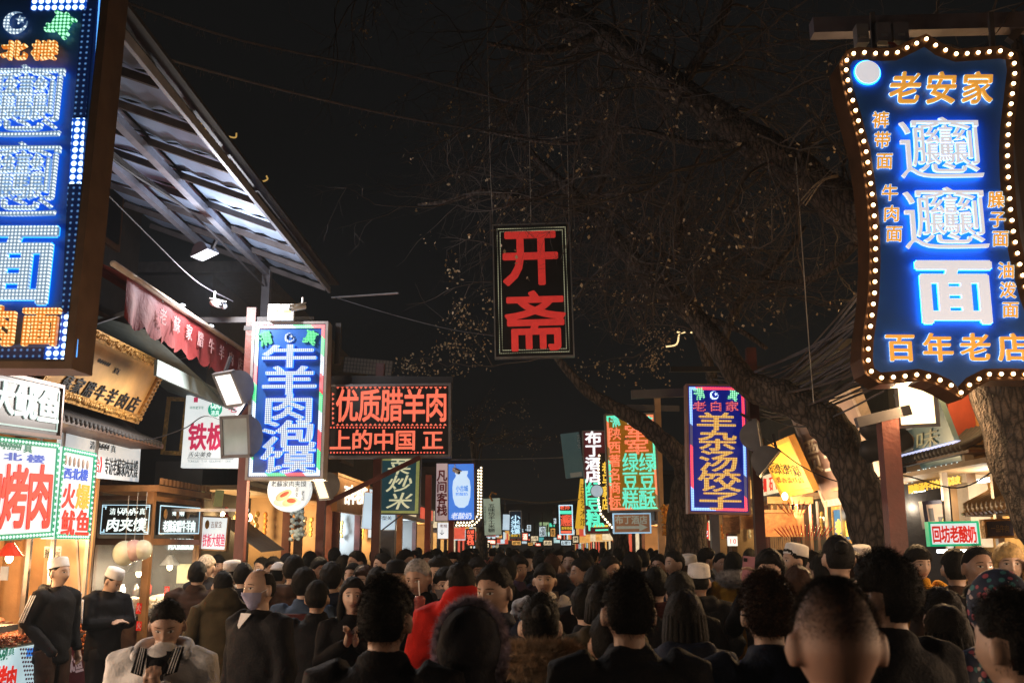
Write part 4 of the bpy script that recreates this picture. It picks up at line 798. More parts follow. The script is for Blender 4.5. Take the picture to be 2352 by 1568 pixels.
E_icy = light_mat('icy_line', (.55, .85, 1), 1.0); E_lt = light_mat('lettering_white', (.85, 1, .97), 1.15); sG.panel('panel', mat('deep_black_glass', (.008, .014, .016), .2), z0=-.03); sG.ring('lit_border', E_icy, .008, .007, .002, .006)
for sx in (-1, 1):
    for sy in (-1, 1): sG.part('corner_ornament', MB().box((sx * (sG.w / 2 - .035), sy * (sG.h / 2 - .03), .005), (.05, .01, .004)).box((sx * (sG.w / 2 - .05), sy * (sG.h / 2 - .045), .005), (.01, .03, .004)), E_icy)
sG.text('肉夹馍', (244, 1188, 336, 1220), E_lt, 'h', .02, .004, .004, .12); sG.text('清', (252, 1166, 266, 1182), E_lt, z=.004, ext=.003); sG.text('真', (320, 1166, 334, 1182), E_lt, z=.004, ext=.003); sG.script((270, 1166, 316, 1182), E_lt, z=.004)
sH = Board('lit_sign', 'black glass sign with white characters on the street side of the kiosk', 'sign', [(366, 1158), (459, 1163), (457, 1228), (364, 1227)], X=-4.30)
sH.panel('panel', mat('deep_black_glass', (1, 1, 1)), z0=-.03); sH.ring('lit_border', E_icy, .01, .012, .002, .006); sH.text('老蘇家腊牛羊肉', (374, 1194, 448, 1222), E_lt, 'h', .01, .004, .004); sH.script((396, 1170, 422, 1184), E_lt, z=.004)
sH.text('肉夹馍烧饼汤', (386, 1236, 444, 1262), E_lt, 'h', .02, -.04, .004)
for k, u in enumerate((378, 406, 430)): x, y = sH.loc(u, 1180); sH.part('gold_ornament', MB().lathe([(.0, .0), (.06, .01), (.0, .02)], 10, c=(x, y, .002)), M_gold)
s_ = Board('sticker', 'red square sticker with a white flame on the kiosk glass, upper of two', 'sticker', [(313, 1384), (325, 1384), (325, 1410), (313, 1408)], Y=11.26); s_.panel('panel', M_rp, z0=-.004); s_.text('火', (314, 1386, 324, 1404), M_white, z=.002, ext=.001)
s_ = Board('sticker', 'red square sticker on the kiosk glass below the white card', 'sticker', [(313, 1426), (325, 1426), (325, 1448), (313, 1447)], Y=11.26); s_.panel('panel', M_rp, z0=-.004); s_.text('火', (314, 1428, 324, 1444), M_white, z=.002, ext=.001)
s_ = Board('sticker', 'red vertical strip sticker on the kiosk corner post', 'sticker', [(380 - 3, 1346), (388, 1346), (387, 1402), (375, 1402)], Y=11.22); s_.panel('panel', M_rp, z0=-.004); s_.text('清真食品', (377, 1348, 388, 1400), M_white, 'v', z=.002, ext=.001)
# balloon bags in front of the kiosk
M_bag = mat('clear_balloon', (.75, .8, .62), .12, 0, .2, 6, alpha=.6); M_bag2 = mat('pink_balloon', (.7, .45, .42), .15, 0, .3, 6, alpha=.6)
for i, (u, v, rx, m_) in enumerate(((286, 1270, .125, M_bag), (307, 1264, .11, M_bag2), (328, 1262, .10, M_bag))):
    q = P(u, v, 10.6); o = MB().ell((0, 0, 0), (rx, rx * .9, rx * 1.05), 18, 12).obj('toy_balloon', m_, None, True, loc=q); tag(o, ('leftmost and largest of three clear toy balloons hanging before the kiosk', 'pinkish middle one of three toy balloons before the kiosk', 'rightmost of three clear toy balloons before the kiosk')[i], 'balloon')
    MB().ell((.01, -.01, 0), (rx * .4, rx * .4, rx * .45), 10, 7).obj('inner_toy', (mat('orange_toy', (.7, .25, .12)), mat('yellow_toy', (.7, .6, .1)), mat('rose_toy', (.6, .2, .25)))[i], o, True); MB().tube([(0, 0, rx), (0, 0, .6)], .003, 4).obj('string', M_rope, o)

# ---- more left signs
sI = Board('light_box', 'white lightbox with green halal seal and two big crimson characters left of the post', 'sign', [(424, 908), (556, 908), (552, 1075), (419, 1073)], Y=11.9)
sI.panel('panel', E_wf, z0=-.1); M_cr = mat('crimson_print', (.6, .02, .10), .5, emis=.45, ecol=(.85, .05, .16), sample=False); sI.text('铁板', (432, 970, 518, 1034), M_cr, 'h', .03, .003, .003); sI.text('老', (524, 924, 546, 948), M_cr, z=.003, ext=.003)
sI.text('舌尖美食', (432, 1037, 486, 1050), M_blk, 'h', .0, .003, .002, .2); sI.text('中华老字号', (436, 932, 468, 940), M_gp, z=.003, ext=.001); sI.part('rule_line', MB().box((0, sI.loc(480, 1053)[1], .003), (sI.w * .8, .006, .002)), M_blk)
for i, ch in enumerate('TONGUE TIP GOURMET ONE'): sI.text(ch, (430 + i * 4.6, 1055, 434.6 + i * 4.6, 1062), mat('grey_print', (.35, .4, .42), emis=.2, ecol=(.5, .6, .6), sample=False), z=.003, ext=.001)
x, y = sI.loc(494, 940); sI.part('halal_seal', MB().lathe([(0, .005), (.085, .005), (.088, .002)], 28, c=(x, y, 0)), mat('seal_green', (.0, .30, .18), emis=.5, ecol=(0, .6, .35), sample=False)); sI.script((484, 926, 506, 940), E_lt, z=.006); sI.text('清真', (484, 942, 504, 954), E_lt, z=.006, ext=.002)
sI.part('seal_print', MB().box((sI.loc(450, 918)[0], sI.loc(450, 918)[1], .003), (.05, .06, .002)), M_cr)
sJ = Board('light_box', 'small white lightbox with thin red squid characters beside the kiosk', 'sign', [(464, 1187), (521, 1189), (519, 1262), (462, 1259)], Y=13)
sJ.panel('panel', E_wf, z0=-.08); sJ.text('铁板大鱿鱼', (465, 1224, 517, 1256), M_cr, 'h', .01, .003, .003); sJ.text('吉星宝', (484, 1196, 510, 1212), mat('brown_print', (.25, .08, .03), emis=.15, ecol=(.4, .15, .05), sample=False), z=.003, ext=.002); sJ.frame(M_woodl, .02)
x, y = sJ.loc(476, 1204); sJ.part('gourd_print', MB().ell((x, y, .003), (.03, .06, .004), 10, 6), M_gold)
sK = Board('round_sign', 'round white lightbox picturing a cut meat bun, below the five character LED sign', 'sign', [(614, 1085), (712, 1085), (712, 1170), (614, 1170)], Y=11.2)
x, y = sK.loc(663, 1124); Rr = sK.loc(713, 1124)[0] - x; sK.part('face', MB().lathe([(0, .002), (Rr * .97, .002), (Rr, -.02), (Rr, -.1), (0, -.1)], 40, c=(x, y, 0)), E_wf); sK.text('老蘇家肉夹馍', (622, 1104, 704, 1118), M_blk, 'h', 0, .005, .002); sK.text('百年', (678, 1118, 686, 1142), M_blk, 'v', 0, .005, .002); sK.text('老店', (692, 1126, 700, 1150), M_blk, 'v', 0, .005, .002)
x, y = sK.loc(660, 1153); sK.part('plate_print', MB().ell((x, y, .003), (.16, .055, .005), 20, 6), M_white); x, y = sK.loc(652, 1137)
sK.part('bun_print', MB().ell((x, y, .006), (.10, .05, .008), 14, 6, Matrix.Rotation(.5, 3, 'Z')).ell((x + .07, y - .07, .006), (.09, .045, .008), 14, 6, Matrix.Rotation(.3, 3, 'Z')), mat('bun_print', (.6, .42, .25), emis=.35, ecol=(.8, .6, .4), sample=False)); sK.part('meat_print', MB().ell((x + .01, y + .01, .011), (.06, .022, .008), 10, 5, Matrix.Rotation(.5, 3, 'Z')).ell((x + .09, y - .06, .011), (.055, .028, .008), 10, 5), mat('meat_print', (.3, .06, .03), emis=.25, ecol=(.6, .15, .08), sample=False))
sL = Board('wooden_signboard', 'amber wooden shop board with glowing white characters behind the dark posts', 'sign', [(775, 1092), (846, 1116), (844, 1180), (773, 1166)], X=-3.45)
sL.panel('panel', M_woodl, z0=-.08); sL.frame(M_woodl, .05); E_ww = light_mat('warm_white_letter', (1, .9, .72), 1.5); sL.text('百年老店', (790, 1114, 842, 1158), E_ww, 'h', .03, .006, .01); area_light(sL.root, (0, sL.h / 2 + .15, .4), 26, (1, .62, .25), sL.w, .1, (.35, 0, 0))  # area light has no lamp body, brightens the board
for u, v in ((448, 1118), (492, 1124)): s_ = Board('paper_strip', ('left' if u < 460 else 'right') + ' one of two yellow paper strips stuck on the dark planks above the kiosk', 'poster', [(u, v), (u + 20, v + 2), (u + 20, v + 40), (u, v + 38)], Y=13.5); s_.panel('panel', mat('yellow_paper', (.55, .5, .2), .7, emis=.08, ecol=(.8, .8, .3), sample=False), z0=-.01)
tag(MB().bar(P(392, 1183 - 12, 11.8), P(572, 1175 - 4, 11.8), .035).obj('steel_bar', M_alu), 'pale steel bar crossing in front of the dark planks above the kiosk', 'bar')
la = empty('slanted_roof', (0, 0, 0), 'small slanted grey board roof beside the left post', 'roof'); a, b_ = P(500, 1195, 13.2), P(612, 1240, 13.2)
MB().add([a, P(560, 1190, 14.2), P(655, 1262, 14.2), P(600, 1268, 12.6)], [(0, 1, 2, 3)]).obj('roof_board', mat('grey_board', (.3, .24, .18), .7), la)

# ================================================================ generic shops along both sides
M_shopw = mat('shop_back_wall', (.45, .29, .16), .6, 0, .3, 1.5); M_shopc = mat('cool_shop_wall', (.34, .36, .36), .5, 0, .25, 1.5); E_tube = light_mat('tube_lamp', (.85, .95, 1), 5.0); E_sgn = [light_mat('fascia_cream', (1, .80, .5), .8, noise=.3, nscale=9), light_mat('fascia_cool', (.75, .92, 1), .85, noise=.3, nscale=9), light_mat('fascia_orange', (1, .5, .12), .8, noise=.4, nscale=9), light_mat('fascia_red', (1, .12, .06), .7, noise=.3, nscale=9)]
FOOD = [mat('food_orange', (.7, .25, .05), .5, 0, .5, 20), mat('food_golden', (.65, .42, .12), .5, 0, .4, 20), mat('food_red', (.5, .05, .04), .4, 0, .4, 20), mat('food_pale', (.7, .65, .55), .5, 0, .3, 20)]
rshop = random.Random(5); SHOP_T = '牛羊肉泡馍凉皮烤串酸奶绿豆糕红柳小炒甑糕柿子饼石榴汁'
adj = ['plain', 'tall', 'bright', 'dim', 'cluttered', 'narrow', 'glassy', 'busy', 'smoky', 'amber', 'wide', 'small']
def shop(side, y, w, warm=True, power=40, zt=2.55, depth=1.6, x0=4.3, label=None, far=False):
    s = -1 if side < 0 else 1; r = empty('food_shop', (s * x0, y, 0), label, 'shop'); wall = M_shopw if warm else M_shopc
    MB().box((s * depth, 0, 1.7), (.08, w, 3.4)).obj('back_wall', wall, r); MB().box((s * depth / 2, 0, zt + .05), (depth, w, .06)).obj('ceiling', wall, r)
    for k in (-1, 1): MB().box((s * .05, k * (w / 2 - .06), zt / 2), (.12, .12, zt)).obj('pillar', M_wood if rshop.random() < .5 else M_redpost, r)
    MB().box((s * depth / 2, w / 2 - .03, 1.3), (depth, .05, 2.6)).obj('side_wall', wall, r)
    MB().box((s * .35, 0, .5), (.6, w * .82, 1.0)).obj('counter', rshop.choice((M_wood, M_ste, M_redpost)), r)
    MB().box((s * .04, 0, zt + .32), (.14, w, .5)).obj('fascia', rshop.choice((M_wood, M_woodl, M_black)), r)
    fb = rshop.choice(E_sgn); f = MB().box((s * -.05, 0, zt + .32), (.04, w * .7, .34)).obj('fascia_sign', fb if rshop.random() < .6 else M_black, r)
    n = rshop.choice((3, 4, 5)); st = ''.join(rshop.choice(SHOP_T) for _ in range(n)); cm = rshop.choice((E_ww, M_rp, E_yel)) if fb.name != 'fascia_red' else E_ww
    if not far:
        for i, ch in enumerate(st):
            yy = s * (-(w * .62) / 2 + (i + .5) * w * .62 / n) * 1; o = link('character', glyph_m(ch, cm, .02, .02, 0), f, (s * -.08, -yy if s > 0 else yy * -1 * -1, zt + .32), (.25, .25, .3)); o.rotation_euler = (math.pi / 2, 0, -math.pi / 2 if s > 0 else math.pi / 2)
    if not far:
        gc = MB().box((s * .3, 0, 1.28), (.5, w * .7, .5)); gc.obj('glass_case', M_glass, r)
        for q in range(3):
            k_ = MB(); yy = -w * .28 + q * w * .28
            for j in range(10): k_.ell((s * (.2 + rshop.random() * .25), yy + rshop.uniform(-.12, .12) * w, 1.06 + rshop.random() * .12), (.05, .05, .035), 7, 5)
            k_.obj('food_pile', FOOD[rshop.randrange(4)], r, True)
        for sh in (1.5, 2.0):
            MB().box((s * (depth - .15), 0, sh), (.22, w * .8, .03)).obj('shelf', M_wood, r); k_ = MB()
            for j in range(12): k_.box((s * (depth - .16), -w * .38 + j * w * .065, sh + .1), (.1, .06 + .04 * rshop.random(), .12 + .12 * rshop.random()))
            k_.obj('shelf_goods', FOOD[rshop.randrange(4)], r)
    if not far:
        for q in range(7):
            mm = rshop.choice(E_sgn + [M_woodl, M_black, M_rp]); yy = rshop.uniform(-.42, .42) * w; zz = rshop.uniform(1.35, 2.4); ww2, hh2 = rshop.uniform(.14, .5), rshop.uniform(.12, .36)
            MB().box((s * (depth - .06 - q * .004), yy, zz), (.02, ww2, hh2)).obj('menu_card', mm, r)
        for q in range(5):
            yy = (-.4 + .2 * q) * w; k_ = MB()
            for j in range(4): k_.ell((s * .35, yy + rshop.uniform(-.05, .05), zt - .25 - j * .09), (.035, .035, .05), 6, 5)
            k_.obj('hanging_goods', FOOD[rshop.randrange(4)], r, True)
    col = (1, .60 + .1 * rshop.random(), .28) if warm else (.82, .92, 1)
    nb = 2 if w > 2.2 and not far else 1
    for q in range(nb):
        yy = (q - (nb - 1) / 2) * w * .5
        if warm: MB().ell((s * .5, yy, zt - .3), (.05, .05, .06), 8, 6).obj('bulb', E_bulb, r, True)
        else: MB().box((s * .5, yy, zt - .06), (.05, w * .35, .04)).obj('tube_lamp', E_tube, r)
        point_light(r, (s * .55, yy, zt - .42), power / nb, col, .08)
    return r
LL = ['glass fronted stall with tin lamps behind the second left post', 'amber lit bun shop between the two dark posts on the left', 'warm bread stall beside the orange wooden pillar on the left', 'left stall beneath the narrow pale vertical sign', 'left stall beneath the blue jar light box', 'left stall beneath the pale green hanging board', 'left stall just before the far blue neon sign']
yy = 13.6
for i in range(7):
    w = (2.6, 2.6, 2.4, 2.6, 3.2, 4, 5)[i]; shop(-1, yy + w / 2, w - .05, warm=(i not in (2, 5)), power=(50, 75, 75, 90, 110, 130, 160)[i], x0=(3.95, 3.8, 3.7, 3.7, 3.7, 3.7, 3.7)[i], label=LL[i], far=i > 3); yy += w
RL = ['stall with hanging spoons under the yellow plaque on the right', 'warm right stall behind the royal blue LED sign', 'right stall beneath the olive pastry sign', 'right stall beneath the hotel sign', 'right stall beneath the yellow vertical banner', 'right stall just before the far noodle neon sign']
yy = 15.6
for i in range(6):
    w = (3.0, 3.0, 3.2, 4, 5, 6)[i]; shop(1, yy + w / 2, w - .05, warm=(i not in (3,)), power=(130, 140, 120, 130, 150, 180)[i], x0=4.1, label=RL[i], far=i > 3); yy += w
# dark upper storeys and far rows
building('shop_house', 'dark upper storey with grilled windows above the left stalls', -8, -4.6, 13.6, 30, 5.6, M_wallb, [(y, 4.2, 1.6, .9, None) for y in (15, 18, 21, 24)], roof=M_tilec)
building('shop_house', 'dark upper storey above the right stalls behind the cable bundle', 4.6, 9, 13.0, 30, 4.3, M_wallb, [(y, 3.6, 1.6, .7, None) for y in (15, 18, 21, 24)], roof=M_tilec)
ta = Board('tiled_wall', 'pale tiled upper wall with square grid above the red LED screen', 'wall', [(790, 818), (900, 830), (900, 862), (790, 855)], Y=16); ta.panel('panel', mat('pale_tile', (.16, .14, .12), .6)); 
gr = MB()
for k in range(16): gr.box((-ta.w / 2 + ta.w * k / 15, 0, .004), (.008, ta.h, .006))
for k in range(5): gr.box((0, -ta.h / 2 + ta.h * k / 4, .007), (ta.w, .008, .006))
ta.part('grid', gr, M_dark)
for i, (sd, y0, y1) in enumerate(((-1, 36, 60), (1, 40, 64), (-1, 62, 110), (1, 66, 112))):
    r = building('shop_house', ('far left row of dark shop houses down the street', 'far right row of dark shop houses down the street', 'farthest left row of shop houses at the end of the street', 'farthest right row of shop houses at the end of the street')[i], sd * 9, sd * 4.2, y0, y1, 4.6, M_wallb, [(y, 1.6, 1.6, 1.8, rshop.choice(E_sgn)) for y in np.arange(y0 + 2, y1 - 1, 3.2)], roof=M_tilec)
    for k in range(9):
        y = y0 + 1 + (y1 - y0 - 2) * k / 9; q = Board('far_sign', ('small far %s sign number among the lights at the end of the street' % ('cream', 'blue', 'orange', 'red')[k % 4]).replace('number ', '') , 'sign', [(0, 0)] * 4, pts=[(sd * 3.3 - .5, y, 3.1), (sd * 3.3 + .5, y, 3.1), (sd * 3.3 + .5, y, 2.5 - .4 * (k % 2)), (sd * 3.3 - .5, y, 2.5 - .4 * (k % 2))], group='small far signs at the end of the street'); q.panel('panel', E_sgn[(k * 7 + i) % 4])
fb = building('far_building', 'dark building closing the far end of the street with strips of turquoise and red light', -9, 9, 112, 118, 6.5, M_wallb)
for (u, v, w, h, m_) in ((1184, 1240, 22, 3, E_neor), (1213, 1239, 14, 3, E_neor), (1220, 1240, 4, 4, E_tq), (1229, 1240, 4, 4, E_tq), (1190, 1216, 5, 3, E_bw), (1199, 1216, 5, 3, E_bw), (1208, 1216, 5, 3, E_bw), (1176, 1228, 18, 4, E_tq), (1250, 1214, 22, 30, light_mat('far_green_face', (.5, .7, .35), .6, noise=.3)), (1262, 1226, 18, 10, light_mat('far_pale', (.6, .9, .9), .9, noise=.3)), (1243, 1236, 12, 14, light_mat('far_teal', (.1, .6, .6), .7)), (1280, 1240, 16, 12, light_mat('far_pale', (1, 1, 1), 1)), (1160, 1240, 14, 8, E_yel), (1148, 1244, 10, 6, E_bw), (1240, 1225, 10, 5, E_tq), (1205, 1228, 26, 4, E_bw), (1195, 1245, 30, 5, E_sgn[1]), (1225, 1246, 12, 6, E_sgn[0]), (1165, 1222, 9, 12, E_sgn[2]), (1268, 1205, 12, 8, E_tq)):
    a = P(u - w / 2, v - h / 2, 111.4); b_ = P(u + w / 2, v + h / 2, 111.4); MB().box(((a.x + b_.x) / 2, 111.4, (a.z + b_.z) / 2), (b_.x - a.x, .3, a.z - b_.z)).obj('lit_panel', m_, fb)

# ================================================================ right side
yp = Board('hanging_plaque', 'yellow plaque with black brush characters tilted over the right stall', 'plaque', None, pts=[(3.75, 16.6, 3.34), (3.75, 14.8, 3.34), (4.02, 14.8, 2.66), (4.02, 16.6, 2.66)])
yp.panel('panel', mat('yellow_board', (.80, .46, .07), .5, 0, .15, 3), z0=-.1); yp.frame(mat('amber_frame', (.62, .3, .06), .5), .07); yp.text('豆豆快立烽牛家店', (1766, 1062, 1838, 1092), M_blk, 'h', 0, .004, .003, .2, slope=.12); yp.text('馨香斋红店', (1782, 1094, 1846, 1110), mat('brown_ink', (.2, .08, .02)), 'h', 0, .004, .003)
area_light(yp.root, (0, -.2, .8), 55, (1, .68, .28), 1.6, .3)  # unseen area light without a lamp body, brightens the yellow plaque
pk = Board('hanging_plaque', 'large pinkish copper plaque with pale calligraphy partly behind the tree trunk', 'plaque', None, pts=[(4.02, 15.4, 3.66), (4.02, 12.6, 3.66), (4.38, 12.6, 2.50), (4.38, 15.4, 2.50)])
pk.panel('panel', mat('copper_panel', (.42, .27, .22), .38, .2, .2, 2), z0=-.1); pk.frame(mat('pale_pink_frame', (.62, .48, .40), .5, 0, .2, 12, .5, 30), .10, -.1, .03); pk.text('贾三家', (1850, 1000, 1960, 1090), mat('cream_brush', (.75, .66, .55), .5), 'h', .0, .006, .01, .35); area_light(pk.root, (0, -.5, .9), 60, (1, .75, .5), 2.2, .3)  # area light without a lamp body brightens the copper plaque
gb = Board('hanging_plaque', 'grey green board with pale brush writing behind the glaring lamp', 'plaque', None, pts=[(4.45, 12.4, 3.66), (4.45, 11.2, 3.66), (4.72, 11.2, 2.74), (4.72, 12.4, 2.74)])
gb.panel('panel', mat('verdigris_board', (.16, .24, .24), .4, .1, .3, 2, emis=.05, ecol=(.3, .6, .55), sample=False), z0=-.06); gb.text('一味', (2100, 940, 2160, 1030), mat('pale_green_brush', (.5, .55, .4), .5), 'v', .0, .006, .006, .3)
lv = Board('led_banner', 'lit banner with a white line over a yellow line of characters on the right', 'sign', [(2081, 1062), (2216, 1034), (2219, 1106), (2086, 1130)], X=4.72)
lv.panel('panel', mat('umber_panel', (.10, .06, .035), .4, emis=.10, ecol=(.8, .4, .15), sample=False), z0=-.1); lv.text('回民街特色小吃老白家', (2083, 1072, 2207, 1098), light_mat('white_cyan_letter', (.75, 1, 1), 1.5), 'h', .03, .006, .005, slope=-.2); lv.text('酸梅汤牛羊肉泡馍凉皮', (2088, 1102, 2207, 1122), E_yel, 'h', .03, .006, .005, slope=-.2); lv.part('light_strip', MB().box((0, lv.h / 2 + .06, .05), (lv.w, .09, .05)), light_mat('violet_tube', (.6, .65, 1), 1.1))
te = empty('tile_eave', (0, 0, 0), 'short eave of round tiles above the lit banner', 'eave'); me_t2 = MB().tube([(0, 0, 0), (.2, 0, .1), (.36, 0, .24)], .045, 8).mesh('tile', M_tilec, True)
for k in range(16): link('tile', me_t2, te, (4.60, 10.9 + k * .12, P(2150, 1040, 11.6).z))
MB().box((4.78, 11.8, P(2150, 1040, 11.6).z - .05), (.3, 2.0, .03)).obj('board', M_wood, te)
bs = Board('shop_sign', 'blue sign with fat yellow characters crossed by the leaning tree trunk', 'sign', [(1915, 1168), (2052, 1164), (2052, 1238), (1918, 1240)], X=4.45)
bs.panel('panel', mat('teal_blue_panel', (.01, .10, .28), .4, emis=.25, ecol=(.01, .18, .5), sample=False), z0=-.06); bs.frame(M_gold, .05); bs.text('老金家水盆羊肉', (1920, 1192, 2048, 1232), E_yel, 'h', .05, .005, .005); bs.part('white_label', MB().box((bs.loc(1952, 1182)[0], bs.loc(1952, 1182)[1], .004), (.35, .08, .006)), E_wf)
yo = Board('light_box', 'white rounded lightbox with green rim and red yogurt characters on the right', 'sign', [(2137, 1203), (2243, 1200), (2247, 1248), (2140, 1249)], Y=10.6)
yo.panel('panel', E_wf, z0=-.09); yo.frame(mat('green_glow_rim', (.0, .3, .15), .5, emis=.55, ecol=(0, .7, .3), sample=False), .022, -.09, .012); yo.text('回坊老酸奶', (2141, 1206, 2243, 1246), M_rp, 'h', .03, .004, .004); yo.part('tube_lamp', MB().box((0, -yo.h / 2 - .07, .0), (yo.w * .8, .03, .04)), E_tube); area_light(yo.root, (0, -yo.h / 2 - .1, .05), 10, (.9, .95, 1), yo.w * .8, .05, (-.6, 0, 0))
rs_ = empty('food_shop', (4.3, 12.2, 0), 'narrow right shop behind the red post with a tilted picture and steel frames', 'shop')
MB().box((1.2, 0, 1.6), (.06, 5.4, 3.2)).obj('back_wall', M_shopc, rs_); MB().box((.4, -.2, .5), (.5, 4.6, 1.0)).obj('counter', M_ste, rs_); MB().box((.6, 0, 2.62), (1.2, 5.2, .05)).obj('ceiling', M_shopw, rs_)
for y in (-2.4, -1.2, .2, 1.6, 2.5): MB().box((.12, y, 1.3), (.06, .06, 2.6)).obj('steel_post', M_ste, rs_)
for y in (-1.6, .8): MB().box((.5, y, 2.5), (.05, .8, .04)).obj('tube_lamp', E_tube, rs_); point_light(rs_, (.5, y, 2.3), 34, (1, .85, .62), .08)
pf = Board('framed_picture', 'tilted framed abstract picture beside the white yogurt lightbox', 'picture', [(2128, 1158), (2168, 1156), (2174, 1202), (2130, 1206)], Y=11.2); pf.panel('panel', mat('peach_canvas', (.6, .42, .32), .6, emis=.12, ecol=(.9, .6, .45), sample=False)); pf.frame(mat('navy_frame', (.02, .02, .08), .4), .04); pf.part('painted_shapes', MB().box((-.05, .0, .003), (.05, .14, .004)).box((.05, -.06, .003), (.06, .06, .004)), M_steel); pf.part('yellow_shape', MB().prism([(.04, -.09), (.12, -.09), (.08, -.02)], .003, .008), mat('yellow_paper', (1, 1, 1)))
# ochre wall and glazed tile roof
M_och = mat('ochre_plaster', (.52, .28, .075), .75, 0, .35, 1.3, .25, 6)
ow = building('ochre_wall', 'ochre plaster wall beside the leaning trunk on the right', 5.05, 9, 5.0, 12.4, 6.6, M_och, cat='wall')
tag(MB().box((4.9, 11.7, 3.25), (.3, .35, .75)).obj('red_box', mat('brick_red', (.35, .06, .03), .6)), 'dark red box pillar at the edge of the ochre wall', 'pillar'); tag(MB().box((4.93, 11.5, 2.35), (.22, .3, 1.1)).box((4.93, 11.5, 2.95), (.26, .34, .05)).obj('white_brick_pier', mat('pale_brick', (.6, .52, .42), .6)), 'pale pier below the ochre wall beside the lit banner', 'pier')
l_ = MB().ell(P(2300, 1230, 8.6), (.05, .05, .06), 8, 6)
tr = empty('tiled_roof', (0, 0, 0), 'glazed ochre tile roof projecting from the ochre wall', 'roof'); M_glz = mat('glazed_tile', (.42, .25, .09), .35, 0, .4, 8, .3, 30)
me_g = MB().tube([(0, 0, 0), (-.2, 0, -.16), (-.42, 0, -.34), (-.66, 0, -.46)], .045, 8).mesh('tile_row', M_glz, True); me_c = MB().lathe([(0, .0), (.05, 0), (.052, .02), (0, .02)], 12, R=Matrix.Rotation(math.pi / 2, 3, 'Y')).mesh('end_cap', M_glz, True); me_p = MB().box((-.33, 0, -.27), (.84, .06, .03), Matrix.Rotation(-.62, 3, 'Y')).mesh('pan_tile', M_glz)
for k in range(34):
    y = 6.9 + k * .105; link('tile_row', me_g, tr, (5.02, y, 2.66)); link('end_cap', me_c, tr, (4.35, y, 2.185)); link('pan_tile', me_p, tr, (5.02, y + .052, 2.64))
MB().box((5.0, 8.7, 2.74), (.14, 3.7, .09)).obj('ridge', mat('pale_ridge', (.5, .45, .38)), tr); MB().box((4.55, 8.7, 2.13), (.3, 3.6, .05)).obj('fascia', M_wood, tr)
for i, u in enumerate((2262, 2340)): s_ = Board('framed_menu', ('left' if i == 0 else 'right') + ' gold framed menu board tilted under the tiled roof', 'menu', [(u - 6, 1196), (u + 58, 1196), (u + 76, 1228), (u + 12, 1232)], Y=9.6 - i * .8); s_.panel('panel', mat('navy_menu', (.03, .03, .08), .4, 0, .4, 30)); s_.frame(M_gold, .02); s_.text('一品牛肉', (u + 14, 1204, u + 56, 1222), mat('dull_gold_ink', (.4, .3, .15)), 'h', z=.003, ext=.002)
us = empty('food_shop', (4.6, 4.8, 0), 'warm lit snack counter running under the glazed tile roof on the right', 'shop'); MB().box((.5, 0, 1.0), (.05, 8.6, 2.0)).obj('back_wall', M_shopw, us); MB().box((.2, 0, .5), (.5, 8.4, 1.0)).obj('counter', M_wood, us)
for y in (-4, -2, 0, 2, 4): MB().box((-.05, y, 1.05), (.08, .08, 2.1)).obj('pillar', M_redpost, us)
for y in (-3.6, -2.2, -.9, .4, 1.6, 2.8): bulb_lamp(us, (-.15, y, 1.96), M_white, 80 if y < 2 else 14, (1, .72, .48))  # unseen bulb row, added beside the crowd to light the faces
# roller drums on the bracket
dr = empty('rolled_awning', (0, 0, 0), 'pair of dark rolled awning drums with violet bands behind the glaring lamp', 'awning')
for k, v in enumerate((982, 1032)):
    MB().tube([P(1988, v + 6, 9.4), P(2085, v - 22, 9.4)], .11, 14).obj('drum', M_dark, dr, True); a = P(2030, v - 6, 9.4); b_ = P(2050, v - 12, 9.4); MB().tube([a, b_], .116, 14).obj('band', mat('violet_band', (.16, .10, .18), .4), dr, True)
point_light(ow, (4.5, 10.9, 3.95), 85, (1, .62, .26), .1)  # light and bulb added to brighten the ochre wall
lb_ = MB().ell((4.5, 10.9, 3.95), (.05, .05, .06), 8, 6).obj('added_wall_bulb', E_bulb, ow, True)
# carved wooden gate front between the royal blue sign and the leaning trunk
wg = empty('wooden_gate_front', (0, 0, 0), 'amber lit wooden gate front with a strip curtain below the yellow plaque', 'gate front')
def pb(u0, v0, u1, v1, Y, d, name, m, par=wg): a = P(u0, v0, Y); b_ = P(u1, v1, Y); return MB().box(((a.x + b_.x) / 2, Y + d / 2, (a.z + b_.z) / 2), (abs(b_.x - a.x), d, abs(a.z - b_.z))).obj(name, m, par)
pb(1762, 1140, 1868, 1156, 13.8, .2, 'beam', M_woodl); pb(1752, 1176, 1848, 1226, 13.9, .12, 'signboard', mat('rust_board', (.42, .17, .06), .6, 0, .35, 18)); pb(1750, 1170, 1850, 1177, 13.85, .14, 'board_rail', M_woodl); pb(1750, 1226, 1850, 1232, 13.85, .14, 'board_rail', M_woodl)
for u in (1753, 1838, 1868, 1885, 1905): pb(u - 6, 1150, u + 6, 1330, 13.95 + (u % 3) * .05, .13, 'column', M_woodl if u != 1885 else M_wood)
for k in range(15): pb(1764 + k * 4.8, 1232, 1766.6 + k * 4.8, 1288, 14.15, .02, 'curtain_strip', M_wood if k % 2 else M_woodl)
for k in range(5): pb(1770 + k * 14, 1160, 1776 + k * 14, 1170, 14.0, .05, 'lattice_block', M_woodl)
pb(1700, 1180, 1748, 1215, 14.6, .05, 'ribbed_shutter', M_woodl); pb(1660, 1180, 1700, 1225, 15.0, .06, 'brick_panel', mat('brown_brick', (.28, .15, .08), .7, 0, .4, 20)); pb(1628, 1195, 1650, 1240, 14.9, .06, 'lantern_panel', E_sgn[0])
for k in range(6): pb(1661, 1183 + k * 7, 1699, 1188.5 + k * 7, 14.97, .02, 'brick_course', mat('brown_brick', (1, 1, 1)))
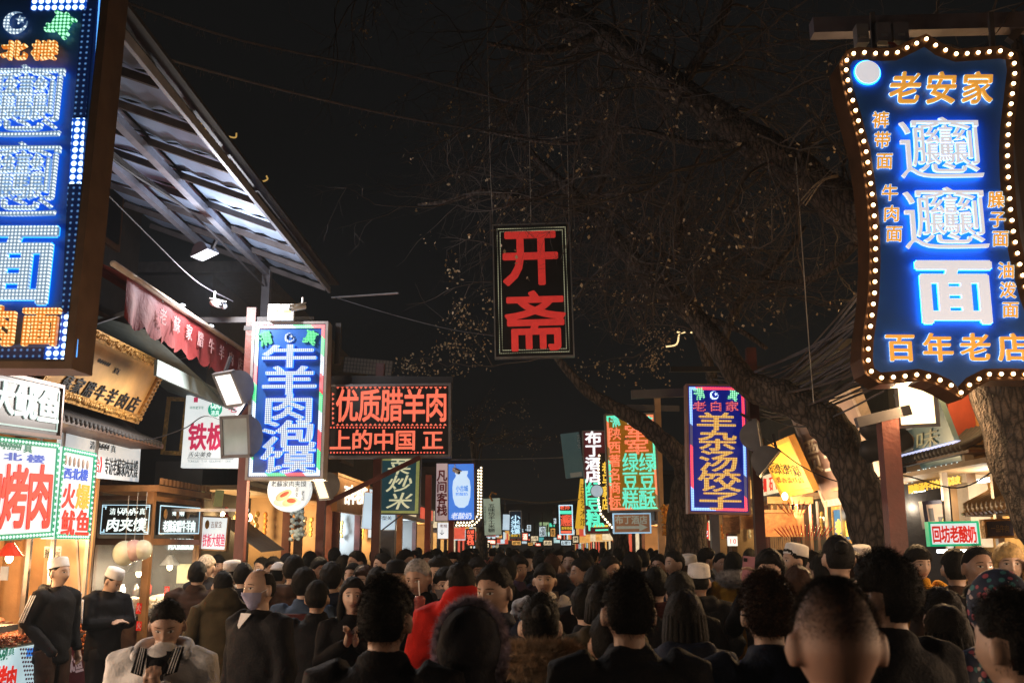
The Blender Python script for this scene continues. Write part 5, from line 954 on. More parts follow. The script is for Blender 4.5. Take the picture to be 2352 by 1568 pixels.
point_light(wg, (P(1800, 1165, 13.3).x, 13.2, 2.35), 60, (1, .62, .26), .08); MB().ell((P(1800, 1165, 13.3).x, 13.2, 2.45), (.04, .04, .05), 8, 6).obj('bulb', E_bulb, wg, True)  # point light and bulb added to light the gate front warmly
# dense far signs hanging over both sides of the street
FS = [(1160, 1200, 12, 26, 38, 1, '牛肉'), (1186, 1246, 20, 9, 36, 2, '面馆'), (1206, 1232, 12, 16, 44, 3, '酒'), (1215, 1212, 9, 14, 50, 1, '茶'), (1228, 1236, 16, 10, 46, 0, '小吃'), (1246, 1220, 14, 22, 42, 1, '泡馍'), (1258, 1246, 18, 10, 38, 0, '凉皮'), (1270, 1222, 10, 18, 34, 2, '糕'), (1273, 1196, 9, 12, 44, 1, '奶'), (1300, 1246, 22, 10, 33, 1, '石榴汁'), (1322, 1238, 12, 14, 30, 0, '烤'), (1147, 1228, 12, 14, 34, 2, '饼'), (1128, 1244, 20, 9, 30, 3, '甑糕'), (1118, 1252, 9, 8, 28, 0, '串'), (1236, 1250, 12, 6, 52, 3, '饭'), (1196, 1222, 12, 8, 55, 1, '店'), (1218, 1249, 10, 6, 56, 2, '菜'), (1285, 1232, 9, 10, 40, 3, '肉')]
EN = ['beef', 'a noodle house', 'wine', 'tea', 'snacks', 'soaked bread soup', 'cold noodles', 'cake', 'milk', 'pomegranate juice', 'roast food', 'flat bread', 'steamed rice cake', 'skewers', 'rice', 'a shop', 'dishes', 'meat']
for i, (u, v, w, h, Y, k, st) in enumerate(FS):
    s_ = Board('far_sign', 'far %s lit sign with characters for %s above the distant crowd' % (('cream', 'pale blue', 'orange', 'red')[k], EN[i]), 'sign', [(u - w / 2, v - h / 2), (u + w / 2, v - h / 2), (u + w / 2, v + h / 2), (u - w / 2, v + h / 2)], Y=Y)
    s_.panel('panel', E_sgn[k]); s_.frame(M_dark, .04); s_.text(st, (u - w / 2 + 1, v - h / 2 + 1, u + w / 2 - 1, v + h / 2 - 1), M_blk if k != 3 else E_ww, 'v' if h > w else 'h', .02, .006, .01); s_.part('hanger', MB().box((0, s_.h / 2 + .3, -.03), (.05, .6, .05)), M_dark)
# right stall front (behind foreground heads)
for i, (u, v, tx) in enumerate(((1683, 1242, '10'),)):
    s_ = Board('number_sign', 'white square card with the red number ten', 'sign', [(u - 11, v - 11), (u + 11, v - 11), (u + 11, v + 11), (u - 11, v + 11)], Y=14); s_.panel('panel', E_wf); s_.text('10', (u - 9, v - 8, u + 9, v + 8), M_rp, 'h', 0, .003, .003, fill=.9)
s_ = Board('neon_sign', 'small red and turquoise cartoonless neon panel left of the number card'.replace('cartoonless ', ''), 'sign', [(1597, 1198), (1628, 1200), (1628, 1236), (1600, 1237)], Y=14.5); s_.panel('panel', M_rp); s_.text('小吃', (1600, 1216, 1626, 1232), E_bw, 'h', .03, .004, .004); s_.text('老号', (1602, 1200, 1624, 1212), M_op, 'h', .02, .004, .004)
tl = empty('tin_lamp_rack', (0, 0, 0), 'rack with two glowing white framed panels in the left stalls', 'lamp rack')
for k, u in enumerate((858, 886)):
    a = P(u - 12, 1188 + 22, 15.2); b_ = P(u + 12, 1238, 15.2); f = MB().box(((a.x + b_.x) / 2, 15.2, (a.z + b_.z) / 2), (b_.x - a.x, .1, a.z - b_.z)).obj('frame', M_woodl, tl); MB().box(((a.x + b_.x) / 2, 15.13, (a.z + b_.z) / 2), ((b_.x - a.x) * .8, .06, (a.z - b_.z) * .7)).obj('lit_panel', E_wf, f)
post('timber_post', 'orange lit wooden pillar left of the narrow pale vertical sign', 915, 1200, 16.5, .13, mat('orange_pillar', (.55, .2, .05), .5, 0, .2), 3.1)
post('timber_post', 'pale grey steel pillar among the left stalls', 890, 1250, 14.6, .22, M_steel, 2.5); post('timber_post', 'thin red pillar under the narrow pale vertical sign', 982, 1250, 17.0, .10, mat('bright_red_post', (.35, .06, .03), .5), 3.0); post('timber_post', 'thin red pillar under the blue jar light box', 1036, 1250, 16.6, .09, mat('bright_red_post', (1, 1, 1)), 2.6)
# skewered candied haws
for i, (u, v, n_) in enumerate(((1850, 1235, 16), (1830, 1180, 7))):
    q = P(u, v, 11.5); r = empty('haw_stand', q, ('fan of candied haw sticks above the crowd', 'few candied haw sticks leaning on the stall post')[i], 'sweets'); me_h = me_h if i else MB(); 
    if not i:
        for k in range(7): me_h.ell((0, 0, .06 + k * .035), (.017, .017, .016), 7, 5)
        me_h.tube([(0, 0, -.05), (0, 0, .32)], .004, 4); me_h = me_h.mesh('haw_stick', mat('candied_red', (.55, .03, .02), .2), True)
    for k in range(n_): o = link('haw_stick', me_h, r, (k * .03 - n_ * .015, 0, 0)); o.rotation_euler = (.1, -.8 + 1.6 * k / n_, 0); o.scale = (.5, .5, .5)
cluster('cluster of amber dried fruit strings hanging beside the dark trunks', 1520, 1160, 1548, 1225, 14.2, 130, mat('amber_fruit', (.8, .35, .05), .4, 0, .4, 20), 'hanging_fruit', 'food', .045)
cluster('bundle of clear plastic bags hanging under the round meat bun sign', 668, 1170, 694, 1240, 11.6, 50, mat('clear_plastic', (.6, .78, .85), .2, 0, .2), 'plastic_bags_bundle', 'plastic bag', .05)
# ================================================================ trees
def bark_mat():
    m = mat('bark', (.072, .055, .045), .95, 0, .35, 9)
    nt = m.node_tree; b = nt.nodes['Principled BSDF']; tc = nt.nodes.new('ShaderNodeTexCoord'); w = nt.nodes.new('ShaderNodeTexVoronoi'); w.feature = 'DISTANCE_TO_EDGE'; w.inputs['Scale'].default_value = 20
    mp = nt.nodes.new('ShaderNodeMapping'); mp.inputs['Scale'].default_value = (1, 1, .28); nt.links.new(tc.outputs['Object'], mp.inputs['Vector']); nt.links.new(mp.outputs[0], w.inputs['Vector'])
    n = nt.nodes.new('ShaderNodeTexNoise'); n.inputs['Scale'].default_value = 45; nt.links.new(tc.outputs['Object'], n.inputs['Vector'])
    a = nt.nodes.new('ShaderNodeMath'); a.operation = 'ADD'; nt.links.new(w.outputs['Distance'], a.inputs[0]); nt.links.new(n.outputs['Fac'], a.inputs[1])
    bp = nt.nodes.new('ShaderNodeBump'); bp.inputs['Strength'].default_value = .9; bp.inputs['Distance'].default_value = .03; nt.links.new(a.outputs[0], bp.inputs['Height']); nt.links.new(bp.outputs[0], b.inputs['Normal'])
    src = b.inputs['Base Color'].links[0].from_socket; cr = nt.nodes.new('ShaderNodeMapRange'); cr.inputs['From Max'].default_value = .22; cr.inputs['To Min'].default_value = .25; cr.inputs['To Max'].default_value = 1.35; nt.links.new(w.outputs['Distance'], cr.inputs['Value'])
    sc = nt.nodes.new('ShaderNodeVectorMath'); sc.operation = 'SCALE'; nt.links.new(src, sc.inputs[0]); nt.links.new(cr.outputs[0], sc.inputs['Scale']); nt.links.new(sc.outputs[0], b.inputs['Base Color']); return m
M_bark = bark_mat(); M_twig = mat('twig', (.06, .048, .042), .8, 0, .2); M_leaf = mat('dry_leaf', (.42, .32, .19), .6, 0, .4, 3); rt = random.Random(21)
def limb(mb, pts, rads, n=14, sub=6):
    p = smooth_poly(pts, sub); r = np.interp(np.linspace(0, len(pts) - 1, len(p)), range(len(pts)), rads); r = r * (1 + .07 * np.sin(np.arange(len(p)) * 1.7) + .05 * np.sin(np.arange(len(p)) * .63 + 1)); mb.tube(p, r, n); return p, r
def twigs(mb, start, d, length, r, depth, ends):
    pts = [Vector(start)]; d = Vector(d).normalized(); k = max(3, int(length / .16))
    for i in range(k):
        d = (d + Vector((rt.uniform(-.3, .3), rt.uniform(-.3, .3), rt.uniform(-.28, .22)))).normalized(); pts.append(pts[-1] + d * length / k)
        if pts[-1].z < 4.15: pts[-1].z = 4.15 + rt.random() * .15; d.z = abs(d.z)
    mb.tube(pts, np.linspace(r, r * .35, len(pts)), 4 if r < .012 else 5, cap=False); ends.append(pts)
    if depth > 0:
        for _ in range(rt.randint(3, 4)):
            i = rt.randint(1, len(pts) - 1); nd = (d + Vector((rt.uniform(-1, 1), rt.uniform(-1, 1), rt.uniform(-.9, .7)))).normalized(); twigs(mb, pts[i], nd, length * rt.uniform(.45, .7), r * .5, depth - 1, ends)
def tree(name, label, trunk, limbs, tw, nleaf, tdepth=3, zmin=4.3):
    """trunk/limbs: lists of (u, v, Y, radius); tw: number of twig systems per limb"""
    r = empty(name, (0, 0, 0), label, 'tree'); conv = lambda L: ([P(u, v, Y) for u, v, Y, _ in L], [q[3] for q in L])
    b = MB(); p, rr = limb(b, *conv(trunk)); b.obj('trunk', M_bark, r, True); ends = []; tm = MB(); paths = [(p[len(p) // 2:], rr[len(p) // 2:])]
    for L in limbs: b = MB(); p, rr = limb(b, *conv(L), n=10); b.obj('limb', M_bark, r, True); paths.append((p, rr))
    for (p, rr), n_ in zip(paths, tw):
        for k in range(n_):
            i = rt.randrange(len(p)); 
            if p[i][2] < zmin: continue
            d = (rt.uniform(-1, 1), rt.uniform(-1, 1), rt.uniform(-.7, .9)); twigs(tm, p[i], d, rt.uniform(.9, 1.9), min(rr[i] * .3, .02), tdepth, ends)
    if tm.v: tag(tm.obj('twigs', M_twig, r), kind='stuff')
    lv = []; 
    for _ in range(nleaf if ends else 0):
        if rt.random() < .16 or not lv: e = rt.choice(ends); q = e[rt.randrange(len(e))] + Vector((rt.gauss(0, .03), rt.gauss(0, .03), rt.gauss(0, .03)))
        else: q = lv[-1][0] + Vector((rt.gauss(0, .06), rt.gauss(0, .06), rt.gauss(0, .05) - .02))
        lv.append((q, Vector((rt.gauss(0, 1), rt.gauss(0, 1), rt.gauss(0, 1) - .8)).normalized(), Vector((rt.gauss(0, 1), rt.gauss(0, 1), rt.gauss(0, 1))).normalized(), rt.uniform(.022, .055)))
    if lv:
        V = []; T = []
        for i, (q, d, s, l) in enumerate(lv):
            w = d.cross(s).normalized() * l * .33; V += [q, q + d * l * .5 + w, q + d * l, q + d * l * .5 - w]; T.append((4 * i, 4 * i + 1, 4 * i + 2, 4 * i + 3))
        me = fast_mesh('leaves', [tuple(v) for v in V], T, M_leaf); tag(link('leaves', me, r), kind='stuff')
    return r
tree('street_tree', 'big leaning tree whose limb passes behind the shield sign and over the street',
     [(2560, 1500, 8.2, .30), (2450, 1280, 8.3, .27), (2345, 1050, 8.4, .24), (2262, 830, 8.5, .22), (2150, 660, 8.6, .20), (2000, 520, 8.7, .19), (1880, 425, 8.9, .185), (1740, 330, 9.2, .17), (1560, 205, 9.5, .15), (1380, 80, 9.8, .13), (1200, -30, 10.2, .11), (1000, -110, 10.6, .09)],
     [[(1880, 425, 8.9, .05), (1838, 360, 8.8, .025), (1860, 310, 8.7, .018), (1906, 268, 8.6, .010)], [(2262, 800, 8.5, .1), (2330, 560, 8.6, .08), (2352, 300, 8.8, .07), (2330, 40, 9, .05)], [(1560, 205, 9.5, .06), (1650, 60, 9.3, .05), (1700, -80, 9.2, .04)], [(1740, 330, 9.2, .05), (1600, 330, 9.4, .04), (1450, 300, 9.6, .03), (1300, 330, 9.8, .02), (1100, 300, 10, .015)],
      [(2000, 520, 8.8, .05), (1900, 620, 9.2, .035), (1800, 650, 9.6, .025), (1700, 620, 10, .015)], [(1380, 80, 9.8, .05), (1250, 120, 9.6, .035), (1120, 100, 9.4, .02)]],
     [44, 2, 2, 10, 14, 14, 8], 800)
tree('street_tree', 'crooked tree curving up to the left across the royal blue sign',
     [(2035, 1420, 10.0, .24), (2012, 1270, 10.0, .215), (1978, 1130, 10.0, .205), (1938, 1030, 10.0, .20), (1885, 958, 10.0, .19), (1800, 912, 10.1, .165), (1715, 880, 10.3, .15), (1655, 800, 10.5, .125), (1590, 720, 10.6, .115), (1510, 650, 10.7, .11), (1430, 570, 10.8, .095), (1350, 478, 10.9, .075), (1290, 420, 11, .06), (1210, 340, 11.2, .045), (1120, 200, 11.4, .03)],
     [[(1655, 800, 10.5, .05), (1700, 690, 10.4, .04), (1790, 600, 10.3, .03), (1850, 520, 10.2, .02)], [(1290, 420, 11, .05), (1200, 455, 11, .045), (1110, 440, 11, .04), (1030, 462, 11.1, .025), (960, 470, 11.2, .015)], [(1510, 650, 10.7, .05), (1560, 560, 10.6, .035), (1570, 440, 10.5, .025), (1620, 330, 10.4, .015)], [(1590, 720, 10.6, .05), (1700, 760, 10.4, .03), (1760, 800, 10.2, .02)], [(1350, 478, 10.9, .04), (1400, 380, 10.8, .03), (1420, 250, 10.7, .02)]],
     [40, 12, 8, 14, 10, 8], 850)
tree('street_tree', 'dark tree with twin trunks between the olive pastry sign and the royal blue sign',
     [(1602, 1400, 13.2, .20), (1596, 1250, 13.2, .18), (1584, 1130, 13.1, .16), (1566, 1060, 13.0, .14), (1520, 1010, 12.9, .12), (1470, 968, 12.9, .11), (1410, 935, 12.9, .09), (1340, 890, 13, .07), (1260, 800, 13.2, .04)],
     [[(1556, 1400, 13.9, .16), (1552, 1250, 13.9, .15), (1566, 1120, 13.8, .13), (1600, 1010, 13.7, .11), (1640, 900, 13.6, .09), (1600, 760, 13.5, .06)]], [24, 20], 900)
tree('street_tree', 'distant dark tree standing in the crowd below the yellow vertical banner', [(1420, 1330, 20, .2), (1425, 1240, 20, .16), (1400, 1190, 20, .12), (1370, 1120, 20, .08)], [[(1110, 1330, 24, .16), (1105, 1230, 24, .13), (1098, 1130, 24, .08), (1080, 980, 24, .05)]], [26, 26], 500, 2, 3.0)
# broken side branches tied with rope
rp = MB()
for k in range(3): rp.tube(smooth_poly([P(1838 + k * 6, 462 + k * 5, 8.6), P(1880 + k * 4, 418, 8.55), P(1925, 400 + k * 3, 8.6)], 6), .006, 5)
tag(rp.obj('rope', mat('pale_rope', (.55, .48, .38), .8)), 'pale rope tied round the big limb near the shield sign', 'rope')
# ================================================================ cables
def wire(label, pts, r=.008, m=None, fuzz=False, sub=8):
    p = smooth_poly([P(*q) for q in pts], sub); b = MB().tube(p, r, 5, cap=False)
    if fuzz:
        rf = random.Random(int(pts[0][1]))
        for q in p[::1]:
            for _ in range(5):
                o = np.array(q) + np.array([rf.uniform(-.12, .12), rf.uniform(-.02, .02), 0]); b.tube([o, o + np.array([rf.uniform(-.02, .02), 0, -rf.uniform(.02, .07)])], .0025, 3, cap=False)
    return tag(b.obj('cable', m or M_cable), label, 'cable')
M_cab2 = mat('dusty_cable', (.09, .085, .10), .8)
wire('upper fuzzy cable sagging across the dark sky from the top left', [(180, -40, 7, ), (300, 10, 7.3), (560, 95, 8), (900, 165, 9), (1200, 240, 10), (1480, 300, 10.5)], .011, M_cab2, True)
wire('lower fuzzy cable passing over the blue LED sign and the canopy', [(60, -15, 5.4), (160, 40, 5.6), (245, 92, 6), (560, 185, 7.5), (900, 265, 9), (1120, 300, 10), (1330, 322, 10.5)], .011, M_cab2, True)
wire('thin cable from the canopy to the black hanging sign', [(770, 683, 11), (900, 722, 10.5), (1030, 755, 10.2), (1140, 772, 10)], .005)
wire('pale wire dropping from the big limb to the trunk near the royal blue sign', [(1828, 362, 8.8), (1842, 560, 8.8), (1856, 760, 9), (1869, 925, 9.3)], .005, M_rope)
wire('pale cable spanning the street beside the pale green board', [(1035, 1055, 16), (1150, 1054, 18), (1240, 1052, 18), (1340, 1048, 18)], .008, M_rope)
wire('white cable spanning the street above the distant crowd', [(1150, 1144, 20), (1240, 1154, 21), (1330, 1146, 22)], .014, M_rope)
wire('steel rod leaning out over the street right of the left post', [(762, 683, 11.8), (840, 678, 11.5), (915, 673, 11.2)], .012, M_alu)
wire('dark cable sagging across the right stalls', [(1760, 1010, 10.8), (1850, 1075, 11), (1950, 1110, 10.5), (2060, 1090, 9.5), (2200, 1120, 9), (2300, 1070, 9)], .007)
wire('dark cable looping past the white lightbox on the left', [(245, 985, 9.5), (330, 1010, 10), (420, 985, 10), (480, 955, 10), (570, 1000, 10.2)], .006)
wire('pale stay rod under the canopy slanting down to the bullet camera', [(235, 435, 7.2), (340, 540, 8.5), (450, 645, 9.8), (535, 692, 10.4)], .005, M_cab2)
cbb = empty('cable_bundle', (0, 0, 0), 'great fan of dark cables running to the houses under the shield sign', 'cable bundle'); rc = random.Random(4)
for k in range(46):
    f = k / 45; a = P(1650 + rc.uniform(-40, 40), 880 + rc.uniform(-25, 30), 15 + rc.uniform(-2, 2)); e = P(2010 + rc.uniform(-10, 30), 640 + 250 * f + rc.uniform(-12, 12), 8.2 + rc.uniform(-.4, .4)); mid = (a + e) / 2 + Vector((rc.uniform(-.2, .2), 0, -.18 - rc.random() * .25)); q = (a + mid) / 2 + Vector((0, 0, -.06))
    MB().tube(smooth_poly([a, q, mid, (mid + e) / 2 + Vector((0, 0, -.04)), e], 4), .007 + rc.random() * .006, 4, cap=False).obj('cable', M_cab2 if k % 3 else M_raft, cbb)
# glimpses of the lit mosque roofs behind the branches
E_fl2 = light_mat('gold_outline', (1, .72, .35), 1.4)
for i, pts in enumerate(([(1555, 762), (1575, 762)], [(1530, 796), (1554, 790), (1560, 766)], [(1586, 763), (1618, 766)])):
    wire(('short level', 'crooked', 'dotted')[i] + ' golden roofline light string glimpsed through the branches', [(u, v, 34) for u, v in pts] if len(pts) > 2 else [(pts[0][0], pts[0][1], 34), ((pts[0][0] + pts[1][0]) / 2, pts[0][1] + 2, 34), (pts[1][0], pts[1][1], 34)], .03, E_fl2)
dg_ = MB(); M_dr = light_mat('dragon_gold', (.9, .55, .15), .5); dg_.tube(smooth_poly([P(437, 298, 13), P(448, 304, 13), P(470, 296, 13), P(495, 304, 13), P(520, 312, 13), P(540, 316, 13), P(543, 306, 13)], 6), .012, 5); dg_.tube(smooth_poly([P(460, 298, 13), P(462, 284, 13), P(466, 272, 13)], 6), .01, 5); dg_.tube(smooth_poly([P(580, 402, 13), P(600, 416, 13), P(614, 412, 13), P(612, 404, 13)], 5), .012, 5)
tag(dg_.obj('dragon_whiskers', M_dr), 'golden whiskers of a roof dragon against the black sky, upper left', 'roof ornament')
db = MB(); db.tube(smooth_poly([P(520, 345, 13), P(516, 380, 13), P(530, 410, 13), P(560, 430, 13), P(575, 470, 13)], 6), [.09] * 6 + [.12] * 8 + [.15] * 11, 10); tag(db.obj('roof_dragon', mat('bronze_dragon', (.10, .06, .035), .4, .3, .6, 14, .8, 30), None, True), 'dim coiled body of the roof dragon behind the canopy edge', 'roof ornament')
# ================================================================ people
def rotm(yaw=0, pitch=0, roll=0): return np.array(Matrix.Rotation(yaw, 3, 'Z') @ Matrix.Rotation(pitch, 3, 'X') @ Matrix.Rotation(roll, 3, 'Y'))
HC = np.array([0, -.005, 1.585])
def head_pt(d, k=1.0):
    """surface of a head in direction d (front = -y); feature bumps are added towards the front"""
    d = np.atleast_2d(d); p = d * np.array([.0765, .096, .118]) * k; x, y, z = p[:, 0].copy(), p[:, 1].copy(), p[:, 2].copy()
    t = np.clip((-z - .012) / .11, 0, 1); x *= 1 - .36 * t ** 1.3; y = np.where(y > 0, y * (1 - .35 * t), y * (1 - .10 * t))
    y = np.where(y < 0, y * .95, y * 1.06); fr = np.clip(-d[:, 1] * 2, 0, 1); add = np.zeros(len(x)); g = lambda A, cx, cz, sx, sz: A * np.exp(-((np.abs(x) - cx) / sx) ** 2 - ((z - cz) / sz) ** 2)
    add += g(.010, 0, .008, .010, .026) + g(.021, 0, -.024, .013, .014) + g(.008, .015, -.028, .008, .008) - g(.011, .031, .012, .017, .012) + g(.005, .030, .036, .026, .008) + g(.006, .031, .010, .013, .007)
    add += g(.005, .042, -.025, .02, .02) + g(.007, 0, -.054, .022, .010) - g(.004, 0, -.056, .022, .003) + g(.009, 0, -.094, .02, .014) - g(.003, 0, -.074, .02, .006)
    y = y - add * fr * k; return np.stack([x, y, z], 1)
def sphere_dirs(nu, nv):
    v = [(0, 0, -1)]; f = []
    for i in range(1, nv):
        ph = -math.pi / 2 + math.pi * i / nv
        for j in range(nu): a = 2 * math.pi * j / nu; v.append((math.cos(ph) * math.cos(a), math.cos(ph) * math.sin(a), math.sin(ph)))
    v.append((0, 0, 1)); e = len(v) - 1; f += [(0, 1 + (j + 1) % nu, 1 + j) for j in range(nu)]
    for i in range(nv - 2):
        a = 1 + i * nu; f += [(a + j, a + (j + 1) % nu, a + nu + (j + 1) % nu, a + nu + j) for j in range(nu)]
    a = 1 + (nv - 2) * nu; f += [(a + j, a + (j + 1) % nu, e) for j in range(nu)]
    return np.array(v, float), f
def face_y(x, z):
    d = np.array([x / .0765, -.8, z / .118]); d /= np.linalg.norm(d)
    for _ in range(14):
        p = head_pt(d)[0]; d[0] += (x - p[0]) * 7; d[2] += (z - p[2]) * 5; d /= np.linalg.norm(d)
    return head_pt(d)[0][1]
_FY = {}
def fy(x, z):
    k = (round(x, 3), round(z, 3))
    if k not in _FY: _FY[k] = face_y(x, z)
    return _FY[k]
def patch(cx, cz, hw, hh, off, nx=6, nz=3, tilt=0.0, curve=0.0, xf=1):
    """small almond patch lying on the face"""
    V = []; F_ = []
    for j in range(nz + 1):
        for i in range(nx + 1):
            s = -1 + 2 * i / nx; e = math.sqrt(max(0, 1 - s * s * .92)); x = cx + s * hw; z = cz + (-1 + 2 * j / nz) * hh * e + tilt * s * (1 if cx > 0 else -1) + curve * (1 - s * s); V.append((x, fy(x, z) - off, z))
    for j in range(nz):
        for i in range(nx): a = j * (nx + 1) + i; F_.append((a, a + 1, a + nx + 2, a + nx + 1))
    return V, F_
def nz3(V, f, s): 
    a = V * f; return (np.sin(a[:, 0] * 1.0 + s) * np.sin(a[:, 1] * 1.3 + 2 * s + 1.3 * np.sin(a[:, 2] * .7)) + .6 * np.sin(a[:, 2] * 1.7 + a[:, 0] * .9 + s) * np.sin(a[:, 1] * 2.1 - s)) / 1.6
def hair_shell(style, HM, seed=0, thick=.012):
    d, f = sphere_dirs(40, 30); p = head_pt(d); x, y, z = d[:, 0], d[:, 1], d[:, 2]
    if style in ('short', 'crew', 'bald', 'curly', 'fringe', 'bob', 'long', 'bun', 'thick'):
        fl = {'short': .56, 'crew': .60, 'bald': .95, 'curly': .50, 'fringe': .34, 'bob': .36, 'long': .50, 'bun': .54, 'thick': .50}[style]      # hairline height at the front
        bk = {'short': -.62, 'crew': -.55, 'bald': -.45, 'curly': -.66, 'fringe': -.62, 'bob': -.9, 'long': -.9, 'bun': -.55, 'thick': -.70}[style]
        t = np.clip((y + .75) / 1.1, 0, 1); line = fl + (bk - fl) * t ** 1.2
        if style == 'bald': line = np.where(y < -.1, .95, np.where((z > .75), 2, line))
        
        if style not in ('bob', 'long'): w = np.clip((np.abs(x) - .55) / .15, 0, 1) * np.clip((.42 - y) / .12, 0, 1) * np.clip((y + .62) / .1, 0, 1); line = line * (1 - w) + np.maximum(line, .14) * w
        m = np.clip((z - line) / .13, 0, 1); m = m * m * (3 - 2 * m)
    th = {'short': .014, 'crew': .006, 'bald': .008, 'curly': .022, 'fringe': .018, 'bob': .022, 'long': .018, 'bun': .012, 'thick': .026}[style]
    if style not in ('bob', 'long'): th = th * np.clip((z + .75) / .8, .30, 1)
    n = d / np.linalg.norm(d, axis=1)[:, None]; rr = nz3(d, {'curly': 16, 'crew': 30}.get(style, 11), seed)
    q = p + n * (m * (th * (1 + .25 * np.clip(z, 0, 1)) + rr * th * .30 + nz3(d, 34, seed + 4) * .0022) - (1 - m) * .012)[:, None]
    return q, f
def strands(V, N, length, width, n, jitter=.5, droop=.0, seed=0):
    r = np.random.default_rng(seed); i = r.integers(0, len(V), n); tj = r.normal(0, .009, (n, 3)); tj -= N[i] * (tj * N[i]).sum(1)[:, None]; b = V[i] + tj - N[i] * .002; d = N[i] + r.normal(0, jitter, (n, 3)); d[:, 2] -= droop; d /= np.linalg.norm(d, axis=1)[:, None]
    L = length * r.uniform(.5, 1.2, n)[:, None]; s = np.cross(d, r.normal(0, 1, (n, 3))); s /= np.linalg.norm(s, axis=1)[:, None] + 1e-9
    P_ = np.stack([b - s * width, b + s * width, b + d * L], 1).reshape(-1, 3); return P_, np.arange(n * 3).reshape(-1, 3)
def remesh(mb, voxel, sm=2, disp=None):
    me = bpy.data.meshes.new('t'); me.from_pydata(np.vstack(mb.v).tolist(), [], mb.f); me.update()
    o = bpy.data.objects.new('t', me); COL.objects.link(o); m = o.modifiers.new('r', 'REMESH'); m.mode = 'VOXEL'; m.voxel_size = voxel; m.use_smooth_shade = True
    if sm: s = o.modifiers.new('s', 'SMOOTH'); s.factor = .5; s.iterations = sm
    r = bpy.data.meshes.new_from_object(o.evaluated_get(bpy.context.evaluated_depsgraph_get())); bpy.data.objects.remove(o); bpy.data.meshes.remove(me)
    if disp:
        n = len(r.vertices); v = np.empty(n * 3, np.float32); r.vertices.foreach_get('co', v); v = v.reshape(-1, 3); nn = np.empty(n * 3, np.float32); r.vertex_normals.foreach_get('vector', nn); nn = nn.reshape(-1, 3)
        v = v + nn * disp(v)[:, None]; r.vertices.foreach_set('co', v.astype(np.float32).ravel()); r.update()
    return r
def hand(mb, w, d, up, side=1, curl=.5, s=1.0):
    """palm, four unequal bent fingers and a thumb leaving the side of the palm"""
    w = np.array(w, float); d = np.array(d, float); d /= np.linalg.norm(d); up = np.array(up, float); up -= d * up.dot(d); up /= np.linalg.norm(up); sd = np.cross(d, up) * side
    mb.tube([w - d * .01, w + d * .03, w + d * .075], [(.030 * s, .017 * s), (.038 * s, .016 * s), (.040 * s, .014 * s)] if abs(sd[0]) > 5 else [.024 * s, .027 * s, .024 * s], 10)
    for k, (off, L) in enumerate(((-.030, .062), (-.010, .074), (.011, .070), (.030, .054))):
        b = w + d * .07 + sd * off * s; q = [b]; dd = d.copy()
        for j in range(3):
            a = curl * (.5 + .5 * j); dd = d * math.cos(a) - up * math.sin(a) * 1.0; q.append(q[-1] + dd / np.linalg.norm(dd) * L * s * (.42, .32, .26)[j])
        mb.tube(q, [.0105 * s, .010 * s, .009 * s, .0075 * s], 6)
    b = w + d * .02 - sd * .024 * s; mb.tube([b, b + d * .028 - sd * .022 * s, b + d * .058 - sd * .022 * s - up * .012 * curl], [.0125 * s, .0115 * s, .009 * s], 6)
POSES = {  # (elbow, wrist) for right side x>0; mirrored for the other
    'down': ((.245, .03, 1.13), (.25, -.05, .88)), 'pocket': ((.265, .07, 1.14), (.20, -.11, .96)), 'fold': ((.24, -.05, 1.14), (.02, -.215, 1.17)),
    'clasp': ((.215, -.06, 1.16), (.03, -.23, 1.29)), 'phone': ((.22, -.14, 1.24), (.07, -.33, 1.50)), 'smoke': ((.26, -.08, 1.12), (.03, -.235, 1.29)), 'cup': ((.24, .0, 1.12), (.19, -.26, 1.10)), 'ear': ((.28, -.06, 1.28), (.13, -.06, 1.53)), 'carry': ((.24, .0, 1.12), (.12, -.25, 1.05))}
